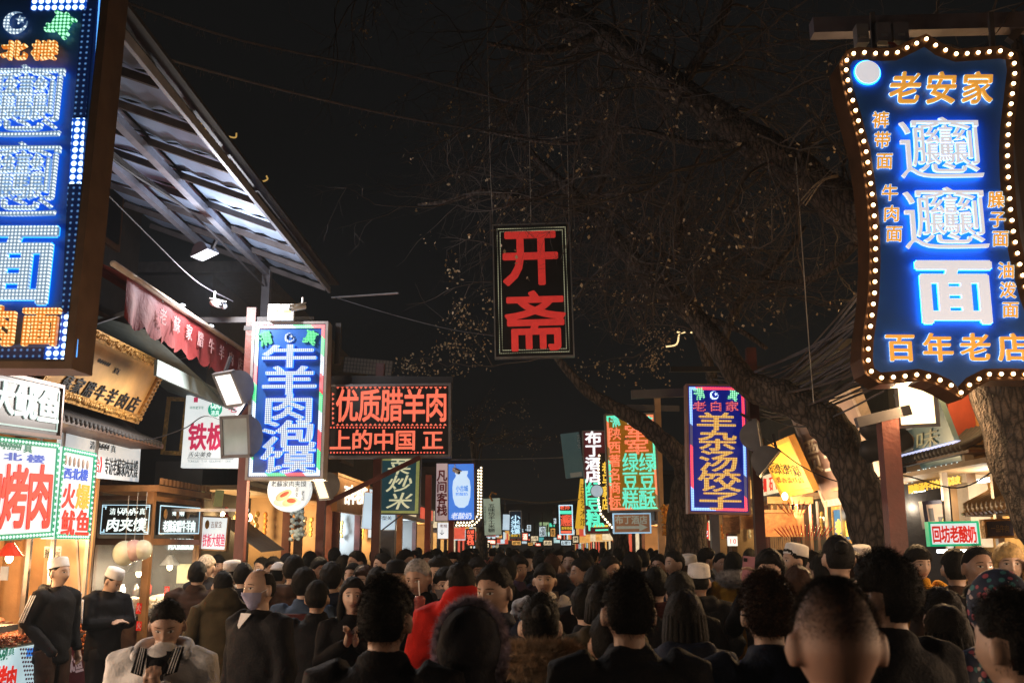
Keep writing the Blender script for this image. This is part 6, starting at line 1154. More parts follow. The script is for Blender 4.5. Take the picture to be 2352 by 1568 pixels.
def build_person(poseR='down', poseL='down', bulk=1.0, coat='jacket', fem=False, stride=.0, voxel=.02, seed=0, hpitch=0., hyaw=0., lean=0., hood=None, head=True, cv=.017):
    """returns dict of meshes in a 1.70 m frame, front towards -y"""
    b = MB(); HR = rotm(hyaw, -hpitch); npv = np.array([0, .01, 1.48])
    tfm = lambda V: (V + HC - npv) @ HR.T + npv
    d, f = sphere_dirs(44, 34); b.add(tfm(head_pt(d)), f)
    for s in (-1, 1): V = MB().ell((s * .084, .014, -.010), (.011, .022, .034), 10, 8, rotm(s * .55)).v[0]; b.add(tfm(V), MB().ell((0, 0, 0), (1, 1, 1), 10, 8).f)
    lb = lambda z: -lean * max(0, z - .9)
    b.tube([(0, .02 + lb(1.36), 1.36), (0, .015 + lb(1.45), 1.45), tuple(tfm(np.array([[0, .01, -.06]]))[0])], [.062, .054, .052], 12)
    sx = .168 if fem else .192; arms = []
    b.tube([(0, 0, .88), (0, .005 + lb(1.05), 1.05), (0, lb(1.25), 1.25), (0, .01 + lb(1.38), 1.38)], [(.15, .10), (.125, .09), (.15, .10), (.12, .08)], 16)
    for s, ps in ((1, poseR), (-1, poseL)):
        e, w = POSES[ps]; sh = np.array((s * sx, .01 + lb(1.39), 1.385)); e = np.array((s * e[0], e[1] + lb(e[2]), e[2])); w = np.array((s * w[0], w[1] + lb(w[2]), w[2]))
        b.tube([sh, e, w], [.046, .036, .026], 10); dd = w - e; dd /= np.linalg.norm(dd)
        up = {'fold': (0, 0, 1), 'clasp': (s * -1, -.3, .2), 'smoke': (0, -1, .3), 'phone': (0, 1, 0), 'ear': (s, 0, 0), 'cup': (s, 0, .2)}.get(ps, (s, 0, 0))
        if ps in ('smoke', 'clasp'): dd = dd * .4 + np.array([0, -.2, 1.]); 
        if ps == 'phone': dd = np.array([0, -.15, 1.0])
        hand(b, w, dd, up, s, {'clasp': 1.1, 'smoke': 1.3, 'phone': .9, 'cup': .9}.get(ps, .55)); arms.append((sh, e, w))
    lg = []
    for s in (-1, 1): hp = (s * .085, .0, .90); kn = (s * .095, -.03 - s * stride * .5, .50); an = (s * .10, .02 - s * stride, .09); b.tube([hp, kn, an], [.085, .055, .038], 12); b.tube([(s * .10, .04 - s * stride, .045), (s * .11, -.13 - s * stride, .035)], [.038, .032], 8); lg.append((hp, kn, an))
    out = {'body': remesh(b, voxel, 1)}
    t = MB(); hem = {'jacket': .80, 'coat': .50, 'puffer': .78, 'hoodie': .84, 'parka': .64}[coat]; B = bulk * (.93 if fem else 1)
    rings = [(hem, .185, .135), ((hem + 1.0) / 2, .18, .13), (1.02, .172, .125), (1.2, .188, .132), (1.345, .20, .128), (1.405, .150, .10), (1.435, .085, .078), (1.458, .072, .070)]
    t.tube([(0, .008 + lb(z), z) for z, _, _ in rings], [(rx * B, ry * B) for _, rx, ry in rings], 22)
    for (sh, e, w) in arms: w2 = w - (w - e) * .04 if w[2] != .96 else w + (w - e) * .42; t.tube([sh * (.72, 1, 1) + (0, 0, .005), sh, (sh + e) / 2, e, (e + w) / 2, w2], [.075 * B, .078 * B, .066 * B, .062 * B, .056 * B, .047 * B], 12)
    if coat in ('coat', 'parka'): t.tube([(0, .01, hem), (0, .0, hem + .25)], [(.215 * B, .165 * B), (.18 * B, .135 * B)], 18)
    if hood == 'down': t.tube([(-.11, .03 + lb(1.43), 1.43), (-.085, .10 + lb(1.43), 1.435), (0, .13 + lb(1.42), 1.42), (.085, .10 + lb(1.43), 1.435), (.11, .03 + lb(1.43), 1.43)], [.040, .05, .06, .05, .040], 10)
    if hood == 'big': t.ell((0, .085 + lb(1.5), 1.495), (.135, .075, .10), 16, 12, rotm(0, .35)); t.tube([(-.13, .0, 1.43), (-.11, .08, 1.45), (0, .12, 1.46), (.11, .08, 1.45), (.13, .0, 1.43)], .06, 10)
    elif hood == 'collar' : t.tube([(0, .01 + lb(1.44), 1.43), (0, .02 + lb(1.47), 1.475)], [(.092, .088), (.080, .076)], 14)
    if hood == 'up':
        q = head_pt(d) * 1.0; nrm = d; m = np.clip((d[:, 1] + .52) / .2, 0, 1); V = tfm(q + nrm * (.040 * m - .02 * (1 - m))[:, None]); t.add(V, f); t.tube([(0, .02, 1.42), (0, .03, 1.52)], [.105, .09], 12)
    if coat == 'puffer': disp = lambda v: .011 * np.abs(np.sin(v[:, 2] * math.pi / .085 + .2 * np.sin(v[:, 0] * 9))) + .006 * nz3(v, 28, seed)
    else: disp = lambda v: .008 * nz3(v, 17, seed) + .004 * nz3(v, 41, seed + 2)
    out['jacket'] = remesh(t, cv, 1, disp)
    l = MB()
    for hp, kn, an in lg: l.tube([hp, kn, (an[0], an[1], an[2] + .02)], [.105, .078, .066], 12)
    l.tube([(0, 0, .82), (0, 0, 1.0)], [(.16, .115), (.15, .105)], 14); out['trousers'] = remesh(l, .022, 1, lambda v: .006 * nz3(v, 30, seed))
    sh_ = MB()
    for hp, kn, an in lg: sh_.tube([(an[0], an[1] + .05, .05), (an[0] * 1.05, an[1] - .06, .045), (an[0] * 1.1, an[1] - .17, .035)], [.052, .05, .038], 9)
    out['shoes'] = sh_.mesh('shoes', None, True); out['tfm'] = tfm; out['HR'] = HR; out['arms'] = arms; return out
PCACHE = {}
def skinm(k): return mat('skin_%s' % k, {'light': (.52, .36, .28), 'mid': (.42, .28, .21), 'tan': (.35, .215, .155)}[k], .5, 0, .12, 14)
M_hairb = mat('black_hair', (.008, .007, .006), .6, 0, .3, 60, .5, 180); M_hairbr = mat('brown_hair', (.045, .022, .012), .42, 0, .3, 60, .5, 180); M_hairg = mat('grey_hair', (.28, .27, .27), .55, 0, .4, 60, .5, 160); M_hairbl = mat('blonde_hair', (.50, .34, .15), .4, 0, .3, 50, .5, 150)
HAIRM = {'black': M_hairb, 'brown': M_hairbr, 'grey': M_hairg, 'blonde': M_hairbl}
M_eyew = mat('eye_white', (.55, .50, .46), .3); M_iris = mat('dark_iris', (.012, .008, .006), .15); M_lips = mat('lips', (.30, .13, .10), .4); M_brow = mat('eyebrow_hair', (.02, .014, .01), .7)
def cloth(name, c, r=.75, b=.25): return mat('cloth_' + name, c, r, 0, .22, 7, b, 90)
CL = {'black': cloth('black', (.007, .007, .009)), 'char': cloth('charcoal', (.016, .016, .020)), 'navy': cloth('navy', (.014, .020, .04)), 'brown': cloth('brown', (.045, .025, .018)), 'olive': cloth('olive', (.055, .042, .022)), 'blue': cloth('slate_blue', (.05, .08, .14)), 'red': cloth('red', (.55, .018, .012)), 'white': cloth('white', (.68, .67, .68), .6), 'yellow': cloth('mustard', (.55, .26, .02)), 'grey': cloth('grey', (.16, .15, .16)), 'plum': cloth('plum', (.07, .045, .09)), 'pink': cloth('coral', (.55, .20, .16)), 'cream': cloth('cream', (.55, .45, .35)), 'teal': cloth('teal', (.02, .05, .06)), 'maroon': cloth('maroon', (.06, .015, .015)), 'denim': cloth('denim', (.035, .05, .09)), 'lilac': cloth('lilac', (.30, .29, .42))}
def part(name, me, m, par, M=None):
    me2 = me if (me.materials and me.materials[0] is None) else me
    if not me.materials: me.materials.append(m)
    o = link(name, me, par); o.material_slots[0].link = 'OBJECT'; o.material_slots[0].material = m; return o
def person(label, u, v, Y, face, coat='jacket', cc='black', tc='char', hair='short', hc='black', skin='mid', key=None, group=None, kw=None, feat=None, h=None, fur=None, nstr=0, cap=None, mask=None, glasses=False, scarf=None, dist_ok=True):
    """u, v = top of the head in the photo; Y = distance; face = degrees the person looks (0 = at the camera, 90 = to photo right)"""
    top = P(u, v, Y); kw = dict(kw or {}); H0 = {'thick': 1.738, 'curly': 1.740, 'crew': 1.713, 'none': 1.706, 'bob': 1.733, 'fringe': 1.728, 'long': 1.728, 'bald': 1.706}.get(hair, 1.722)
    if kw.get('hood') == 'up': H0 = 1.746
    H0 = {'skull': 1.735, 'bowler': 1.752, 'knit': 1.73, 'beanie': 1.73}.get(cap, H0); s = max(1.05, top.z) / H0
    if h: s = h / H0
    r = empty('person', (top.x, top.y, top.z - H0 * s), label, 'person', group); r.rotation_euler = (0, 0, math.radians(face)); r.scale = (s, s, s)
    k = key or ('g', kw.get('poseR'), kw.get('poseL'), coat, kw.get('hood'), kw.get('fem'), kw.get('bulk'), kw.get('seed', 0), round(kw.get('hpitch', 0), 2), round(kw.get('hyaw', 0), 2))
    if k not in PCACHE: PCACHE[k] = build_person(coat=coat, **kw)
    D = PCACHE[k]; tfm = D['tfm']
    part('body', D['body'], skinm(skin), r); jk = part('jacket', D['jacket'], CL[cc] if cc in CL else MC[cc], r); part('trousers', D['trousers'], CL[tc], r); part('shoes', D['shoes'], CL['black'], r)
    hk = ('hair', k, hair)
    if hair and hair != 'none':
        if hk not in PCACHE:
            V, f = hair_shell(hair, D['HR'], hash(k) % 7); b = MB().add(tfm(V), f)
            if hair in ('long', 'bob'):
                L = -.26 if hair == 'long' else -.10
                for i in range(15):
                    a = math.radians(-20 + 220 * i / 14); c0 = np.array([.083 * math.cos(a), .088 * math.sin(a) + .01, .02]); c1 = c0 * (1.08, 1.10, 1) + (0, 0, -.10); c2 = c0 * (1.05, 1.05, 1) + (0, .01, L); b.tube([tuple(tfm(q[None])[0]) for q in (c0, c1, c2)], [.018, .022, .012], 7)
            if hair == 'bun': b.ell(tfm(np.array([[0, .10, .06]]))[0], (.04, .04, .04), 12, 8)
            PCACHE[hk] = b.mesh('hair', None, True)
        ho = part('hair', PCACHE[hk], HAIRM[hc], r)
        if nstr:
            me = PCACHE[hk]; n = len(me.vertices); v_ = np.empty(n * 3, np.float32); me.vertices.foreach_get('co', v_); v_ = v_.reshape(-1, 3); c = tfm(np.zeros((1, 3)))[0]; N = v_ - c; N /= np.linalg.norm(N, axis=1)[:, None]; hd = (v_ - c) @ D['HR']
            keep = (hd[:, 2] > .055) | ((hd[:, 1] > .0) & (hd[:, 2] > -.055)); L = {'crew': .007, 'curly': .018, 'short': .015, 'thick': .012}.get(hair, .016); comb = np.array([0, .5, -.5]) @ D['HR'].T
            Pv, T = strands(v_[keep], N[keep] * .8 + comb, L, .0008 if hair != 'curly' else .0013, nstr, .45 if hair != 'curly' else .8, 0, 3); link('hair_strands', fast_mesh('hair_strands', Pv, T, HAIRM[hc]), r)
    if feat:
        fk = ('face',)
        if fk not in PCACHE:
            g = {}
            for s_ in (-1, 1):
                V, f = patch(s_ * .031, .0095, .0150, .0052, .0018, tilt=.0006); g['eye', s_] = (V, f); V, f = patch(s_ * .0315, .0097, .0055, .0050, .0026, 4, 3); g['iris', s_] = (V, f)
                V, f = patch(s_ * .031, .0145, .0158, .0013, .0030, 6, 1, tilt=.0006, curve=.0018); g['lid', s_] = (V, f); V, f = patch(s_ * .032, .0305, .018, .0026, .0022, 6, 2, tilt=-.0012, curve=.0025); g['brow', s_] = (V, f)
            V, f = patch(0, -.0520, .0225, .0040, .0016, 8, 2, curve=.0018); V2, f2 = patch(0, -.0600, .0190, .0046, .0016, 8, 2, curve=-.002); g['lips'] = (V, f, V2, f2); PCACHE[fk] = g
        g = PCACHE[fk]; T_ = lambda V: tfm(np.array(V))
        for s_ in (-1, 1):
            e = MB().add(T_(g['eye', s_][0]), g['eye', s_][1]).obj('eye', M_eyew, r); MB().add(T_(g['iris', s_][0]), g['iris', s_][1]).obj('iris', M_iris, e); MB().add(T_(g['lid', s_][0]), g['lid', s_][1]).obj('eyelid', M_brow, e)
            MB().add(T_(g['brow', s_][0]), g['brow', s_][1]).obj('eyebrow', M_brow, r)
        MB().add(T_(g['lips'][0]), g['lips'][1]).add(T_(g['lips'][2]), g['lips'][3]).obj('lips', M_lips, r)
    if mask:
        d, f = sphere_dirs(40, 30); p = head_pt(d); m = (d[:, 1] < -.25) & (p[:, 2] < -.004) & (p[:, 2] > -.112); idx = np.nonzero(m)[0]; mp = {j: i for i, j in enumerate(idx)}; ff = [tuple(mp[j] for j in q) for q in f if all(j in mp for j in q)]
        V = p[idx] + d[idx] * .007; V[:, 1] -= .004; o = MB().add(tfm(V), ff).obj('face_mask', CL[mask], r, True); lp = MB()
        for s_ in (-1, 1): lp.tube(tfm(np.array([[s_ * .068, -.045, -.02], [s_ * .086, .0, .006], [s_ * .084, .025, -.01]])), .0018, 4)
        lp.obj('ear_loop', M_white, o)
    if glasses:
        gl = MB()
        for s_ in (-1, 1):
            c = (s_ * .033, fy(s_ * .033, .008) - .016, .006); gl.tube(tfm(np.array([(c[0] + .024 * math.cos(a), c[1], c[2] + .019 * math.sin(a)) for a in np.linspace(0, 2 * math.pi, 17)])), .0016, 5, cap=False); gl.tube(tfm(np.array([[s_ * .057, c[1], .012], [s_ * .082, -.02, .012], [s_ * .084, .02, .008]])), .0018, 4)
        gl.obj('glasses', M_alu if glasses == 'metal' else M_black, r)
    if cap == 'skull':
        R_ = rotm(0, 0, 0); C_ = MB().lathe([(0, .150), (.055, .148), (.078, .140), (.083, .128), (.090, .055), (.089, .050), (.083, .050)], 26); V = C_.v[0] * (1, 1.16, 1) + (0, .012, 0); tl_ = math.radians(12 if feat else 8); V = V @ np.array(Matrix.Rotation(-tl_, 3, 'X')).T
        o = MB(); o.add(tfm(V), C_.f); o.obj('skull_cap', CL['white'], r, True)
    elif cap in ('knit', 'beanie'):
        d, f = sphere_dirs(30, 20); p = head_pt(d); m = np.clip((d[:, 2] - .18 + .25 * np.clip(-d[:, 1], 0, 1)) / .1, 0, 1); V = p + d * (.022 * m - .02 * (1 - m))[:, None]; MB().add(tfm(V), f).obj('knit_cap', CL['char'] if cap == 'beanie' else MC.get('striped_knit', CL['cream']), r, True)
    elif cap == 'bowler':
        C_ = MB().lathe([(0, .165), (.05, .16), (.078, .135), (.084, .075), (.086, .068), (.125, .060), (.128, .064), (.088, .076)], 28); V = C_.v[0] * (1, 1.12, 1); o = MB(); o.add(tfm(V), C_.f); o.obj('felt_hat', CL['black'], r, True)
    elif cap == 'peak':
        d, f = sphere_dirs(30, 20); p = head_pt(d); m = np.clip((d[:, 2] - .30) / .08, 0, 1); V = p + d * (.014 * m - .02 * (1 - m))[:, None]; b = MB().add(tfm(V), f); V2 = [( .07 * math.sin(a), -.085 - .055 * math.cos(a), .058 - .01 * math.cos(a)) for a in np.linspace(-1.4, 1.4, 9)]; V3 = [(x, -.075, .062) for x in np.linspace(-.069, .069, 9)]
        b.add(tfm(np.array(V2 + V3)), [(i, i + 1, 10 + i, 9 + i) for i in range(8)]); b.obj('peaked_cap', CL['white' if scarf == 'wcap' else 'black'], r, True)
    if fur:
        fc, mode = fur; mF = mat('fur_' + fc, {'tan': (.34, .24, .15), 'white': (.62, .58, .55), 'dark': (.05, .045, .055), 'bright': (.45, .38, .46)}[fc], .8, 0, .5, 30)
        if mode == 'collar': path = [(.115 * math.cos(a) * 1.0, .035 + .105 * math.sin(a), 1.455 + .012 * math.sin(a)) for a in np.linspace(-.5, math.pi + .5, 40)]; rad = .058
        else: path = tfm(np.array([(.112 * math.sin(a), -.035 + .03 * abs(math.sin(a)), .0 + .150 * math.cos(a) if math.cos(a) > 0 else .16 * math.cos(a)) for a in np.linspace(-2.5, 2.5, 50)])); rad = .022
        core = MB().tube(path, rad, 9); V = np.vstack(core.v); pc_ = np.array(path, float); N = []
        for q in V: j = np.argmin(((pc_ - q) ** 2).sum(1)); N.append(q - pc_[j])
        N = np.array(N); N /= np.linalg.norm(N, axis=1)[:, None] + 1e-9; fo = core.obj('fur_trim', mF, r, True); Pv, T = strands(V + N * -.006, N, .050 if mode == 'collar' else .030, .0011, 20000, .6, .25, 5); link('fur_strands', fast_mesh('fur_strands', Pv, T, mF), fo)
    return r
def at_hand(r, D, i=0, off=(0, 0, 0)): w = D['arms'][i][2]; return (w[0] + off[0], w[1] + off[1], w[2] + off[2])
KEEP = []
# ---- stripes on the vendors' sleeves
def sleeve_stripes(r, D, side, m=None):
    sh, e, w = D['arms'][0 if side > 0 else 1]
    for k in (-1, 0, 1):
        pts = []; 
        for t in np.linspace(0.0, .95, 12):
            c = sh + (e - sh) * t; pts.append((c[0] + side * (.080 - .014 * t), c[1] + k * .026, c[2] + .01))
        MB().tube(pts, .0065, 5).obj('white_stripe', CL['white'], r, True)
va = person('vendor in white cap and black jacket, sleeve stripes, standing upright looking right', 140, 1278, 9.3, 70, 'jacket', 'black', 'brown', 'crew', 'black', 'mid', 'va', kw=dict(poseR='down', poseL='pocket', hood='down', voxel=.009, seed=3), feat='v', cap='skull'); D = PCACHE['va']; sleeve_stripes(va, D, 1); sleeve_stripes(va, D, -1)
vb = person('vendor in white cap with head bowed and arms folded beside the kiosk', 252, 1297, 9.9, 55, 'jacket', 'black', 'char', 'crew', 'black', 'mid', 'vb', kw=dict(poseR='fold', poseL='fold', hood='down', voxel=.010, seed=4, hpitch=-.55, hyaw=.3, bulk=1.06), feat='v', cap='skull'); D = PCACHE['vb']; sleeve_stripes(vb, D, 1); sleeve_stripes(vb, D, -1)
sc_ = tag(MB().box((0, 0, 0), (.28, .14, .5)).obj('orange_bag', mat('orange_nylon', (.7, .16, .04), .5), None), 'orange bag hanging behind the vendor with folded arms', 'bag'); sc_.location = P(232, 1498, 9.95); sc_.scale = (.42, .42, .4)
sm = person('man in a white jacket with head bowed, lighting a cigarette, front left', 392, 1366, 4.9, 8, 'jacket', 'white', 'char', 'short', 'black', 'tan', 'sm', kw=dict(poseR='smoke', poseL='down', hood='down', voxel=.007, cv=.012, seed=5, hpitch=-.42, hyaw=.05, lean=.20, bulk=1.2), feat='f', nstr=5000); D = PCACHE['sm']; tf = D['tfm']
q = tf(np.array([[.004, -.118, -.058], [.016, -.185, -.110], [.0125, -.170, -.099]])); cg = tag(MB().tube(q[:2], .0058, 7).obj('cigarette', M_white, None, True), 'white cigarette in the mouth of the man in the white jacket', 'cigarette'); cg.matrix_world = Matrix.Translation(sm.location) @ Matrix.Rotation(sm.rotation_euler.z, 4, 'Z') @ Matrix.Scale(sm.scale.x, 4)
lg_ = MB().box(tuple(tf(np.array([[-.015, -.185, -.150]]))[0]), (.014, .014, .05)).obj('lighter', M_rp); lg_.matrix_world = cg.matrix_world.copy(); tag(lg_, 'small red lighter in the hands of the man in the white jacket', 'lighter')
fl_m = MB().ell(tuple(tf(np.array([[.002, -.200, -.125]]))[0]), (.006, .006, .012), 8, 6).obj('flame', light_mat('lighter_flame', (1, .5, .12), 5.0), lg_); 
# dark T shirt, collar panels with stripes
zf = lambda z, dy: (0, -.22 * max(0, z - .9) + dy, z)
MB().add([(-.06, -.165, 1.455), (.06, -.165, 1.455), (.042, -.264, 1.36), (.040, -.262, 1.06), (-.040, -.262, 1.06), (-.042, -.264, 1.36)], [(0, 1, 2, 5), (5, 2, 3, 4)]).obj('dark_shirt', CL['black'], sm)
for s_ in (-1, 1):
    MB().add([(s_ * .066, -.150, 1.466), (s_ * .112, -.125, 1.474), (s_ * .112, -.266, 1.365), (s_ * .052, -.272, 1.345)], [(0, 1, 2, 3)]).obj('collar_panel', CL['black'], sm)
    for k in range(3): MB().bar((s_ * (.078 + k * .011), -.150 + k * .008, 1.474), (s_ * (.066 + k * .013), -.274, 1.360), .0035, .006).obj('collar_stripe', CL['white'], sm)
HD_ = MB().tube(smooth_poly([(-.125, -.17, 1.42), (-.125, -.08, 1.455), (-.09, .01, 1.475), (0, .05, 1.475), (.09, .01, 1.475), (.125, -.08, 1.455), (.125, -.17, 1.42)], 5), list(.018 + .022 * np.sin(np.linspace(0, math.pi, 31)) ** .7), 12)
part('hood', remesh(HD_, .012, 1, lambda v: .003 * nz3(v, 30, 3)), CL['white'], sm)
MB().ell((0, -.190, 1.375), (.058, .060, .050), 14, 10).obj('shirt_neck', CL['black'], sm, True)
MB().tube([(.044, -.276, 1.35), (.046, -.274, 1.05)], .005, 5).obj('zip', CL['char'], sm)
MB().box((.125, -.292, 1.245), (.030, .006, .018)).obj('chest_badge', mat('navy_badge', (.02, .02, .06)), sm)
ms = person('balding man in black sweater wearing a lilac mask, left of the red jacket', 598, 1305, 5.9, -38, 'hoodie', 'black', 'char', 'bald', 'black', 'mid', 'ms', kw=dict(poseR='down', poseL='down', voxel=.008, seed=6, hyaw=0, bulk=1.12, hood=None), feat='f', mask='lilac', nstr=800)
MB().add([(-.05, -.085, 1.455), (.05, -.085, 1.455), (.018, -.128, 1.39), (0, -.13, 1.37), (-.018, -.128, 1.39)], [(0, 1, 2, 3, 4)]).obj('shirt_collar', CL['white'], ms)
person('person in an olive hooded jacket seen from behind beside the balding man', 514, 1309, 8.2, 200, 'parka', 'olive', 'char', 'short', kw=dict(poseR='pocket', poseL='pocket', hood='big', seed=1, voxel=.016), nstr=1500)
person('man in a dark puffer jacket seen from behind before the wooden kiosk', 455, 1287, 9.4, 190, 'puffer', 'brown', 'char', 'short', kw=dict(poseR='pocket', poseL='pocket', hood='collar', seed=2, bulk=1.2, voxel=.018))
mat('striped_knit', (.4, .33, .25), .8, 0, .6, 50)
person('young man in a striped knitted cap facing out behind the puffer jacket', 478, 1270, 10.6, -10, 'jacket', 'char', 'char', 'short', skin='light', key='kf', kw=dict(poseR='down', poseL='down', hood='collar', seed=2, voxel=.010, hpitch=-.15), feat='f', cap='knit')
person('person in a dark padded jacket seen from behind right of the left post', 676, 1272, 8.6, 175, 'parka', 'brown', 'navy', 'short', kw=dict(poseR='pocket', poseL='pocket', hood='down', seed=1, voxel=.016), nstr=1200)
person('person in a long blue grey down coat seen from behind near the second left post', 762, 1288, 8.3, 185, 'coat', 'navy', 'denim', 'thick', kw=dict(poseR='pocket', poseL='pocket', hood='down', seed=3, voxel=.016))
cw = person('long haired young woman in black clasping her hands, looking at the camera', 812, 1322, 6.7, 10, 'coat', 'black', 'black', 'long', 'black', 'light', 'cw', kw=dict(poseR='clasp', poseL='clasp', fem=True, voxel=.008, seed=7, hood=None), feat='f')
person('old man in a black felt hat looking at the camera', 911, 1283, 7.9, -5, 'jacket', 'black', 'char', 'none', skin='tan', key='ht', kw=dict(poseR='down', poseL='down', voxel=.009, seed=8, hood='collar'), feat='f', cap='bowler')
gm = person('grey haired man in a dark coat looking down with a drink in his hand', 966, 1277, 6.9, -18, 'coat', 'black', 'char', 'short', 'grey', 'tan', 'gm', kw=dict(poseR='down', poseL='cup', voxel=.009, seed=9, hood='collar', hpitch=-.30), feat='f')
cp = MB().lathe([(0, 0), (.024, 0), (.032, .095), (.034, .10), (.020, .118), (0, .12)], 16); cp_ = cp.obj('drink_cup', mat('berry_drink', (.35, .10, .09), .15), None, True); cp_.location = P(963, 1418, 6.55); cp_.scale = (1.15,) * 3; tag(cp_, 'plastic cup of red drink with a straw held by the grey haired man', 'cup'); MB().tube([(0, 0, .11), (-.008, 0, .20)], .004, 5).obj('straw', M_white, cp_)
person('man in glasses glancing left behind the red jacket', 1012, 1273, 7.6, -30, 'jacket', 'black', 'char', 'thick', key='gz', kw=dict(poseR='down', poseL='down', voxel=.010, seed=1, hood='collar'), feat='f', glasses='dark')
person('short haired person in glasses and a pale blue mask behind the red jacket', 1024, 1299, 6.9, 12, 'jacket', 'char', 'char', 'fringe', skin='light', key='bm', kw=dict(poseR='down', poseL='down', voxel=.010, seed=2, hood='collar', fem=True), feat='f', mask='grey', glasses='dark')
person('person in a bright red hooded jacket seen from behind', 1058, 1288, 6.1, 195, 'jacket', 'red', 'char', 'short', key='rd', kw=dict(poseR='pocket', poseL='pocket', hood='big', bulk=1.35, seed=5, voxel=.012, cv=.014), nstr=2500)
cm = person('heavy set man in a navy jacket looking down to the left, centre of the crowd', 1141, 1291, 5.0, -32, 'jacket', 'navy', 'char', 'short', 'black', 'tan', 'cm', kw=dict(poseR='pocket', poseL='down', voxel=.007, cv=.013, seed=6, hood='collar', hpitch=-.16, bulk=1.15), feat='f', nstr=4000)
mat('quilted_white', (.60, .56, .54), .6, 0, .2, 8)
ww_ = person('woman in a white quilted jacket looking straight at the camera, centre', 1251, 1290, 7.8, -4, 'puffer', 'white', 'char', 'fringe', 'black', 'light', 'ww', kw=dict(poseR='pocket', poseL='pocket', fem=True, voxel=.008, seed=4, hood='collar', bulk=1.22), feat='f')
MB().tube([(-.13, -.11, 1.40), (-.02, -.19, 1.24), (.12, -.19, 1.08), (.19, -.06, .95)], .011, 6).obj('bag_strap', CL['brown'], ww_)
person('dark silhouette of a man seen from behind at right of centre', 1370, 1296, 6.6, 178, 'jacket', 'black', 'char', 'short', kw=dict(poseR='pocket', poseL='pocket', hood='collar', seed=2, bulk=1.2, voxel=.018), nstr=1500)
# ---- nearest backs
person('man with a short haircut seen close from behind, left of centre', 887, 1327, 3.35, 170, 'jacket', 'black', 'char', 'short', 'black', 'tan', 'f1', kw=dict(poseR='down', poseL='down', hood='collar', seed=1, voxel=.009, cv=.014, bulk=1.15), nstr=14000)
person('person in a dark hood edged with purple grey fur, close to the camera', 1080, 1382, 3.45, 176, 'coat', 'char', 'char', 'none', key='f2', kw=dict(poseR='pocket', poseL='pocket', hood='up', seed=2, voxel=.012, cv=.013, bulk=1.1), fur=('bright', 'hood'))
person('person with a tan fur collar and dark pinned hair seen from behind', 1240, 1362, 4.1, 183, 'coat', 'black', 'char', 'bun', 'black', 'mid', 'f3', kw=dict(poseR='pocket', poseL='pocket', seed=3, voxel=.011, cv=.014, fem=True, bulk=1.15), fur=('tan', 'collar'), nstr=6000)
person('man with cropped hair seen from behind right of the fur collar', 1441, 1312, 3.45, 186, 'jacket', 'black', 'char', 'short', 'black', 'tan', 'f4', kw=dict(poseR='down', poseL='down', hood='collar', seed=4, voxel=.009, cv=.014, bulk=1.2), nstr=14000)
person('curly haired person seen from behind left of the shaved head', 1758, 1309, 3.6, 178, 'jacket', 'navy', 'char', 'curly', 'brown', 'mid', 'f5', kw=dict(poseR='down', poseL='down', hood='collar', seed=5, voxel=.010, cv=.014, bulk=1.1), nstr=14000)
# shaved head: skin that turns to stubble towards the crown
mk = bpy.data.materials.new('stubbled_skin'); mk.use_nodes = True; nt = mk.node_tree; b_ = nt.nodes['Principled BSDF']; tc = nt.nodes.new('ShaderNodeTexCoord'); sp = nt.nodes.new('ShaderNodeSeparateXYZ'); nt.links.new(tc.outputs['Object'], sp.inputs[0]); nn = nt.nodes.new('ShaderNodeTexNoise'); nn.inputs['Scale'].default_value = 14; nt.links.new(tc.outputs['Object'], nn.inputs['Vector'])
m1 = nt.nodes.new('ShaderNodeMath'); m1.operation = 'MULTIPLY_ADD'; m1.inputs[1].default_value = .05; nt.links.new(nn.outputs['Fac'], m1.inputs[0]); nt.links.new(sp.outputs['Z'], m1.inputs[2]); mr = nt.nodes.new('ShaderNodeMapRange'); mr.inputs['From Min'].default_value = 1.58; mr.inputs['From Max'].default_value = 1.76; nt.links.new(m1.outputs[0], mr.inputs['Value']); mx = nt.nodes.new('ShaderNodeMix'); mx.data_type = 'RGBA'; nt.links.new(mr.outputs[0], mx.inputs['Factor']); mx.inputs['A'].default_value = (.34, .20, .15, 1); mx.inputs['B'].default_value = (.03, .022, .02, 1); nt.links.new(mx.outputs['Result'], b_.inputs['Base Color']); b_.inputs['Roughness'].default_value = .6; MC['stubbled_skin'] = mk
f6 = person('man with a shaved head and prominent ears seen very close from behind', 1912, 1328, 2.02, 180, 'jacket', 'black', 'char', 'none', key='f6', kw=dict(poseR='down', poseL='down', hood='collar', seed=6, voxel=.007, cv=.013, bulk=1.15)); [c for c in f6.children if c.name.startswith('body')][0].material_slots[0].material = mk
D = PCACHE['f6']; V, f = hair_shell('crew', D['HR'], 1); V = D['tfm'](V); c_ = D['tfm'](np.zeros((1, 3)))[0]; N = V - c_; N /= np.linalg.norm(N, axis=1)[:, None]; kp = (V[:, 2] > 1.60); Pv, T = strands(V[kp], N[kp], .0055, .0004, 30000, .5, 0, 2); link('hair_strands', fast_mesh('hair_strands', Pv, T, M_hairb), f6)
person('tall man with thick hair and glasses seen from behind at right', 2030, 1264, 3.5, 205, 'jacket', 'black', 'char', 'thick', 'black', 'mid', 'f7', kw=dict(poseR='down', poseL='down', hood='collar', seed=7, voxel=.009, cv=.014, bulk=1.1, hyaw=.25), nstr=14000, glasses='dark')
person('short haired person turned left at the right edge, seen close from behind', 2318, 1356, 2.6, 200, 'jacket', 'navy', 'char', 'short', 'black', 'mid', 'f8', kw=dict(poseR='down', poseL='down', hood='collar', seed=8, voxel=.009, cv=.014, hyaw=.2), nstr=9000)
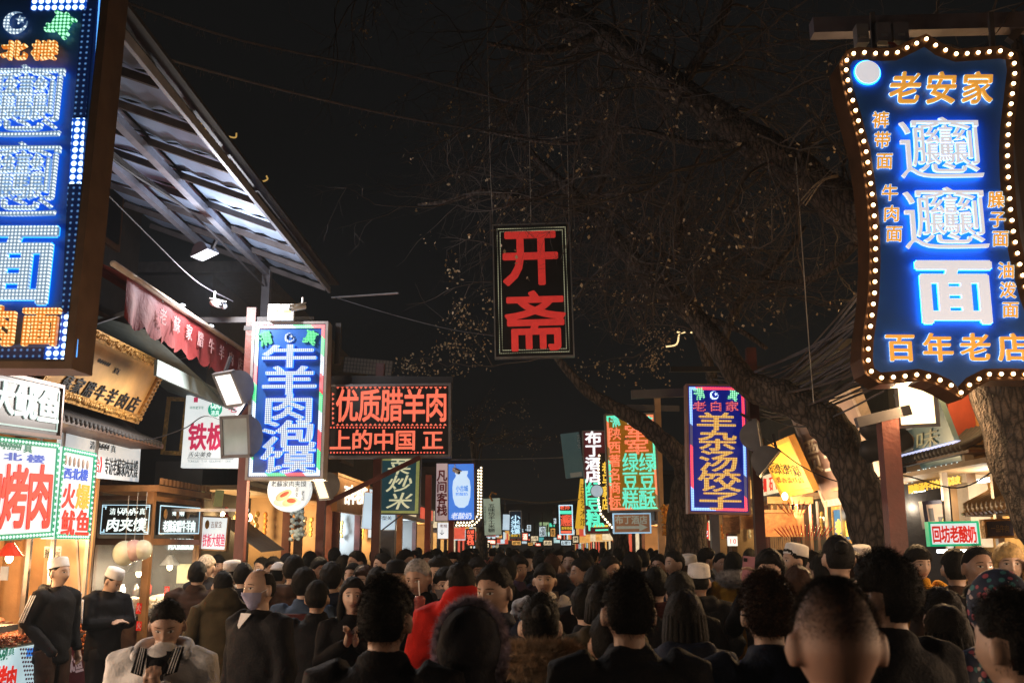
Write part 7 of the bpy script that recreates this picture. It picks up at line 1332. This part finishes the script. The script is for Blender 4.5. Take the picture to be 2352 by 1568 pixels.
fh = mat('floral_cloth', (.02, .03, .07), .7, noise=0); nt = fh.node_tree; b_ = nt.nodes['Principled BSDF']; tc = nt.nodes.new('ShaderNodeTexCoord'); vo = nt.nodes.new('ShaderNodeTexVoronoi'); vo.inputs['Scale'].default_value = 36; nt.links.new(tc.outputs['Object'], vo.inputs['Vector']); cr = nt.nodes.new('ShaderNodeValToRGB'); nt.links.new(vo.outputs['Distance'], cr.inputs[0]); cr.color_ramp.interpolation = 'CONSTANT'; cr.color_ramp.elements[0].color = (1, 1, 1, 1); cr.color_ramp.elements[1].position = .42; cr.color_ramp.elements[1].color = (0, 0, 0, 1)
c2 = nt.nodes.new('ShaderNodeValToRGB'); c2.color_ramp.interpolation = 'CONSTANT'; el = c2.color_ramp.elements; el[0].color = (.45, .10, .14, 1); el[1].position = .35; el[1].color = (.05, .22, .24, 1); e3 = el.new(.6); e3.color = (.02, .03, .08, 1); e4 = el.new(.8); e4.color = (.55, .45, .45, 1); sx_ = nt.nodes.new('ShaderNodeSeparateXYZ'); nt.links.new(vo.outputs['Color'], sx_.inputs[0]); nt.links.new(sx_.outputs[0], c2.inputs[0]); mx = nt.nodes.new('ShaderNodeMix'); mx.data_type = 'RGBA'; nt.links.new(cr.outputs[0], mx.inputs['Factor']); mx.inputs['A'].default_value = (.015, .025, .06, 1); nt.links.new(c2.outputs[0], mx.inputs['B']); nt.links.new(mx.outputs['Result'], b_.inputs['Base Color']); CL['floral'] = fh
sc9 = person('person in a dark blue flowered headscarf seen from behind at right', 2290, 1302, 3.9, 190, 'coat', 'floral', 'char', 'none', key='f9', kw=dict(poseR='pocket', poseL='pocket', hood='up', seed=9, voxel=.012, cv=.013, fem=True))
person('frowning young man in black looking at the camera, far right', 2240, 1252, 6.3, 8, 'jacket', 'black', 'char', 'crew', 'black', 'tan', 'fy', kw=dict(poseR='pocket', poseL='down', hood='collar', seed=1, voxel=.008), feat='f', nstr=2500)
person('person in a black cap seen from behind beside the frowning young man', 2191, 1257, 6.9, 170, 'jacket', 'brown', 'char', 'short', kw=dict(poseR='pocket', poseL='pocket', hood='collar', seed=2, bulk=1.2, voxel=.018), cap='peak')
bw = person('blonde bobbed woman with a hand by her ear, far right', 2312, 1243, 6.9, -12, 'jacket', 'black', 'char', 'bob', 'blonde', 'light', 'bw', kw=dict(poseR='ear', poseL='pocket', hood='collar', seed=3, fem=True, voxel=.008), feat='f')
person('boy in a mustard puffer jacket with black shoulders by the thick red post', 2102, 1248, 7.6, 12, 'puffer', 'yellow', 'black', 'fringe', 'black', 'light', 'by', kw=dict(poseR='down', poseL='down', seed=4, voxel=.009, hood='collar', bulk=1.15, hpitch=-.1), feat='f')
pw = person('woman in round glasses holding up a phone, right of centre', 1768, 1254, 6.6, -22, 'coat', 'black', 'char', 'long', 'black', 'light', 'pw', kw=dict(poseR='pocket', poseL='phone', seed=5, fem=True, voxel=.008, hpitch=-.25), feat='f', glasses='metal')
wp = pw.matrix_basis @ Vector(at_hand(pw, PCACHE['pw'], 1, (0, -.035, .10))); ph = empty('phone', wp, 'pink backed phone held up by the woman in round glasses', 'phone'); ph.rotation_euler = (.12, .1, -.2); MB().box((0, 0, 0), (.072, .009, .148)).obj('case', mat('rose_case', (.45, .22, .28), .35), ph); MB().box((-.02, -.006, .052), (.022, .004, .022)).obj('camera_bump', M_black, ph)
person('person in a mustard jacket with a white fur collar seen from behind', 1684, 1265, 10.4, 178, 'parka', 'yellow', 'black', 'bob', 'black', key='yj', kw=dict(poseR='pocket', poseL='pocket', seed=1, fem=True, voxel=.018, bulk=1.15), fur=('white', 'collar'))
person('man in a white skull cap and fleece collar in profile to the left', 1822, 1246, 8.8, -75, 'jacket', 'char', 'char', 'short', 'black', 'mid', 'wc', kw=dict(poseR='pocket', poseL='pocket', seed=2, voxel=.010, hood='down'), feat='f', cap='skull')
person('tall dark figure with hair in a topknot before the blue and yellow sign', 1923, 1225, 6.2, 175, 'coat', 'black', 'char', 'bun', kw=dict(poseR='pocket', poseL='pocket', hood='down', seed=3, fem=True, bulk=1.25, voxel=.018))
person('person in a white knitted hood behind the shaved head', 1985, 1322, 4.4, 190, 'jacket', 'cream', 'char', 'none', key='wh', kw=dict(poseR='pocket', poseL='pocket', hood='up', seed=4, voxel=.018))
pcw = person('long haired person in a plum puffer between close heads, bottom right', 2170, 1385, 4.2, 200, 'puffer', 'plum', 'char', 'long', 'black', kw=dict(poseR='pocket', poseL='pocket', seed=5, fem=True, voxel=.018, bulk=1.2))
person('child with short hair seen from behind at right of the phone', 1832, 1296, 6.2, 185, 'jacket', 'black', 'char', 'short', 'brown', kw=dict(poseR='pocket', poseL='pocket', hood='collar', seed=2, bulk=1.2, voxel=.018), nstr=1200)
rk = person('small child in a coral jacket riding on shoulders in the middle distance', 1131, 1257, 12.5, 180, 'jacket', 'pink', 'char', 'bun', 'black', kw=dict(poseR='down', poseL='down', hood='collar', seed=2, voxel=.02), h=.95)
# ---- the rest of the crowd, placed one by one
adj_c = {'black': 'black', 'char': 'charcoal', 'navy': 'navy', 'brown': 'brown', 'olive': 'olive', 'grey': 'grey', 'plum': 'plum', 'teal': 'teal', 'maroon': 'maroon', 'blue': 'slate blue', 'white': 'white', 'denim': 'denim blue'}
MID = [(1452, 1266, 10.5, 180, 'black', 'thick'), (1474, 1259, 11.5, 175, 'char', 'short'), (1515, 1271, 10.4, -35, 'black', 'short'), (1548, 1262, 10, -60, 'navy', 'short'), (1581, 1271, 10.5, 170, 'black', 'short', 'skull'), (1604, 1292, 7.8, 175, 'black', 'short', 'skull'), (1622, 1256, 12, 100, 'char', 'thick'), (1722, 1258, 13.5, 180, 'black', 'long'), (1655, 1268, 11.8, 15, 'grey', 'short'),
       (1792, 1262, 9.8, 30, 'char', 'thick'), (1862, 1262, 9.6, -70, 'brown', 'bob'), (1888, 1270, 8.0, 180, 'black', 'thick'), (1976, 1250, 8.6, 150, 'char', 'short', 'skull'), (1950, 1262, 7.4, 60, 'black', 'long'), (1400, 1275, 8.5, 40, 'navy', 'short'), (1345, 1268, 10.2, 185, 'black', 'short'), (1310, 1264, 11.5, -20, 'char', 'short'), (1335, 1280, 8.6, -65, 'black', 'short'), (1283, 1262, 13, 10, 'brown', 'short'), (1212, 1262, 12.5, 0, 'char', 'fringe'), (1190, 1272, 9.6, 35, 'plum', 'thick'),
       (1240, 1268, 11, 180, 'black', 'bun'), (1268, 1272, 10, 160, 'navy', 'short'), (1095, 1277, 9.6, 25, 'char', 'bob'), (1070, 1262, 12, 170, 'black', 'short', 'peak'), (1040, 1266, 11.6, 5, 'white', 'long'), (1165, 1278, 8.6, 180, 'black', 'short'), (985, 1266, 11, -15, 'brown', 'short'), (932, 1258, 11.5, 60, 'olive', 'curly'), (940, 1290, 8.8, 20, 'char', 'short'), (868, 1300, 8.0, 10, 'black', 'bob'), (842, 1296, 8.4, -30, 'black', 'thick'), (820, 1263, 10.6, -50, 'char', 'short'), (812, 1290, 9.4, -20, 'black', 'bun'), (832, 1295, 9.2, 40, 'brown', 'crew'),
       (735, 1276, 10.2, 40, 'char', 'curly'), (712, 1264, 12, 180, 'navy', 'short'), (640, 1290, 9.6, 170, 'black', 'short', 'wcap'), (628, 1276, 11, 20, 'grey', 'thick'), (602, 1278, 11.4, -30, 'char', 'short'), (660, 1268, 12.4, 30, 'brown', 'short', 'beanie'), (500, 1272, 11.6, 40, 'cream', 'fringe'), (537, 1285, 10, 160, 'white', 'short', 'skull'), (560, 1290, 9.2, 175, 'char', 'short'), (1560, 1310, 6.4, 180, 'black', 'thick'), (1505, 1300, 6.9, 172, 'maroon', 'short'), (1345, 1335, 5.8, 176, 'black', 'curly'), (1570, 1350, 4.6, 180, 'navy', 'long'),
       (2158, 1345, 4.6, 185, 'black', 'thick'), (2262, 1262, 8, 190, 'black', 'curly'), (730, 1330, 6.9, 180, 'black', 'short'), (1385, 1330, 5.4, 178, 'olive', 'bob'), (700, 1300, 7.8, 176, 'blue', 'thick'), (1400, 1400, 3.9, 180, 'grey', 'short'), (1180, 1262, 14, 180, 'black', 'short'), (1150, 1268, 10.8, 178, 'teal', 'short'), (880, 1268, 10.4, -60, 'brown', 'short'), (790, 1272, 11, 180, 'black', 'long'), (1905, 1400, 3.9, 180, 'black', 'long')]
ori = lambda f: 'seen from behind' if abs(f) > 120 else ('turned left' if f < -25 else ('turned right' if f > 25 else 'facing us'))
hn = {'thick': 'thick haired', 'short': 'short haired', 'long': 'long haired', 'bob': 'bob haired', 'bun': 'bun haired', 'curly': 'curly haired', 'fringe': 'fringed', 'crew': 'crew cut'}
LM = [(140, 'the two capped vendors'), (400, 'the wooden kiosk'), (565, 'the left post'), (737, 'the second left post'), (864, 'the dark post'), (1000, 'the narrow pale sign'), (1062, 'the red jacket'), (1141, 'the heavy man in navy'), (1251, 'the woman in white'), (1441, 'the cropped hair man'), (1518, 'the orange lit post'), (1600, 'the twin dark trunks'), (1684, 'the mustard jacket'), (1768, 'the woman with the phone'), (1912, 'the shaved head'), (2052, 'the thick red post'), (2240, 'the frowning young man')]
for n_, t in enumerate(MID):
    u, v, Y, fc, c, hr = t[:6]; cp = t[6] if len(t) > 6 else None; lm = min(LM, key=lambda q: abs(q[0] - u)); side = 'left of' if u < lm[0] - 8 else ('right of' if u > lm[0] + 8 else 'behind' if Y > 6 else 'in front of')
    ct = ('jacket', 'puffer', 'parka', 'puffer')[n_ % 4]; wc = cp == 'wcap'; hr = 'crew' if cp and hr == 'short' else hr; near = 'near' if Y < 7.5 else ('midway' if Y < 10 else 'distant')
    fr_ = {4: ('tan', 'collar'), 15: ('white', 'collar'), 22: ('dark', 'collar'), 33: ('tan', 'collar'), 49: ('dark', 'collar')}.get(n_)
    pr_ = person('%s %s person in %s %s %s %s' % (near, hn[hr] + (' capped' if cp else ''), adj_c.get(c, c), ori(fc), side, lm[1]), u, v, Y, fc, ct, c, ('char', 'black', 'navy')[n_ % 3], hr, 'brown' if n_ % 9 == 4 else 'black', ('mid', 'light', 'tan')[n_ % 3], kw=dict(poseR='pocket', poseL='pocket', hood=('collar', 'down')[n_ % 2], seed=n_ % 2, voxel=.018, fem=hr in ('long', 'bob', 'bun')), cap='peak' if wc else cp, scarf='wcap' if wc else None, feat='f' if abs(fc) < 90 and Y < 12 else None, nstr=1500 if Y < 8.7 else 700, fur=fr_)
    if n_ % 5 == 2 and abs(fc) > 120: MB().box((0, .20, 1.18), (.28, .14, .40), None, .8).box((0, .28, 1.10), (.2, .05, .2), None, .85).obj('backpack', CL[('maroon', 'olive', 'grey', 'blue')[n_ % 4]], pr_)
    if n_ % 5 == 4: MB().tube([(-.15, .02, 1.44), (-.02, -.16, 1.27), (.14, -.16, 1.08), (.2, .0, .95), (.12, .14, 1.12), (-.06, .15, 1.36), (-.15, .02, 1.44)], .010, 5).obj('bag_strap', CL['cream'], pr_)
# ---- far crowd: one mesh each
def far_person(seed, hc):
    b = MB(); r_ = random.Random(seed); b.cur = 1; B = r_.uniform(1.0, 1.2)
    b.tube([(0, 0, .55), (0, 0, .9), (0, 0, 1.2), (0, 0, 1.36), (0, 0, 1.45)], [(.2 * B, .15), (.18 * B, .13), (.2 * B, .14), (.18 * B, .11), (.07, .07)], 12)
    for s in (-1, 1): b.tube([(s * .17, 0, 1.38), (s * .25, .03, 1.14), (s * .2, -.1, .95)], [.075 * B, .065, .05], 8)
    b.cur = 3
    for s in (-1, 1): b.tube([(s * .09, 0, .7), (s * .1, s * .08, .05)], [.09, .06], 8)
    b.cur = 0; d, f = sphere_dirs(18, 14); b.add(head_pt(d) + HC, f); b.tube([(0, .02, 1.4), (0, .01, 1.5)], .052, 8); b.cur = 2; V, f = hair_shell(r_.choice(('short', 'thick', 'bob', 'fringe')), None, seed); b.add(V + HC, f); return b.mesh('far_person', [skinm('mid'), CL['black'], M_hairb, CL['char']], True)
FP = [far_person(i, 0) for i in range(6)]; rf = random.Random(99); cols = ['black', 'char', 'navy', 'brown', 'grey', 'maroon', 'teal', 'olive', 'black', 'char', 'white', 'red', 'plum']
cnt = 0; occ = []
while cnt < 150:
    Y = 12.5 + 46 * rf.random() ** 1.35; x = rf.uniform(-3.0, 3.9)
    if any(abs(x - a) < .42 and abs(Y - b) < .55 for a, b in occ): continue
    occ.append((x, Y)); cnt += 1; c = rf.choice(cols); back = rf.random() < .6
    o = link('person', rf.choice(FP), None, (x, Y, 0)); s = rf.uniform(.94, 1.05); o.scale = (s, s, s); o.rotation_euler = (0, 0, math.pi * back + rf.uniform(-.6, .6)); o.material_slots[1].link = 'OBJECT'; o.material_slots[1].material = CL[c]
    band = 'the left stalls' if x < -1 else ('the middle of the street' if x < 1.5 else 'the pastry sign')
    tag(o, 'distant pedestrian in %s %s in the far crowd near %s' % (adj_c.get(c, c), 'walking away' if back else 'coming closer', band), 'person', 'far crowd filling the street')
# ================================================================ thin smoky night air, added to lift the blacks
hz = bpy.data.materials.new('smoky_air'); hz.use_nodes = True; nt = hz.node_tree; nt.nodes.remove(nt.nodes['Principled BSDF']); pv = nt.nodes.new('ShaderNodeVolumePrincipled'); pv.inputs['Color'].default_value = (.75, .86, 1, 1); pv.inputs['Density'].default_value = .0017
nt.links.new(pv.outputs[0], nt.nodes['Material Output'].inputs['Volume'])
tag(MB().box((0, 80, 5.9), (124, 204, 14.0)).obj('haze', hz), kind='stuff')
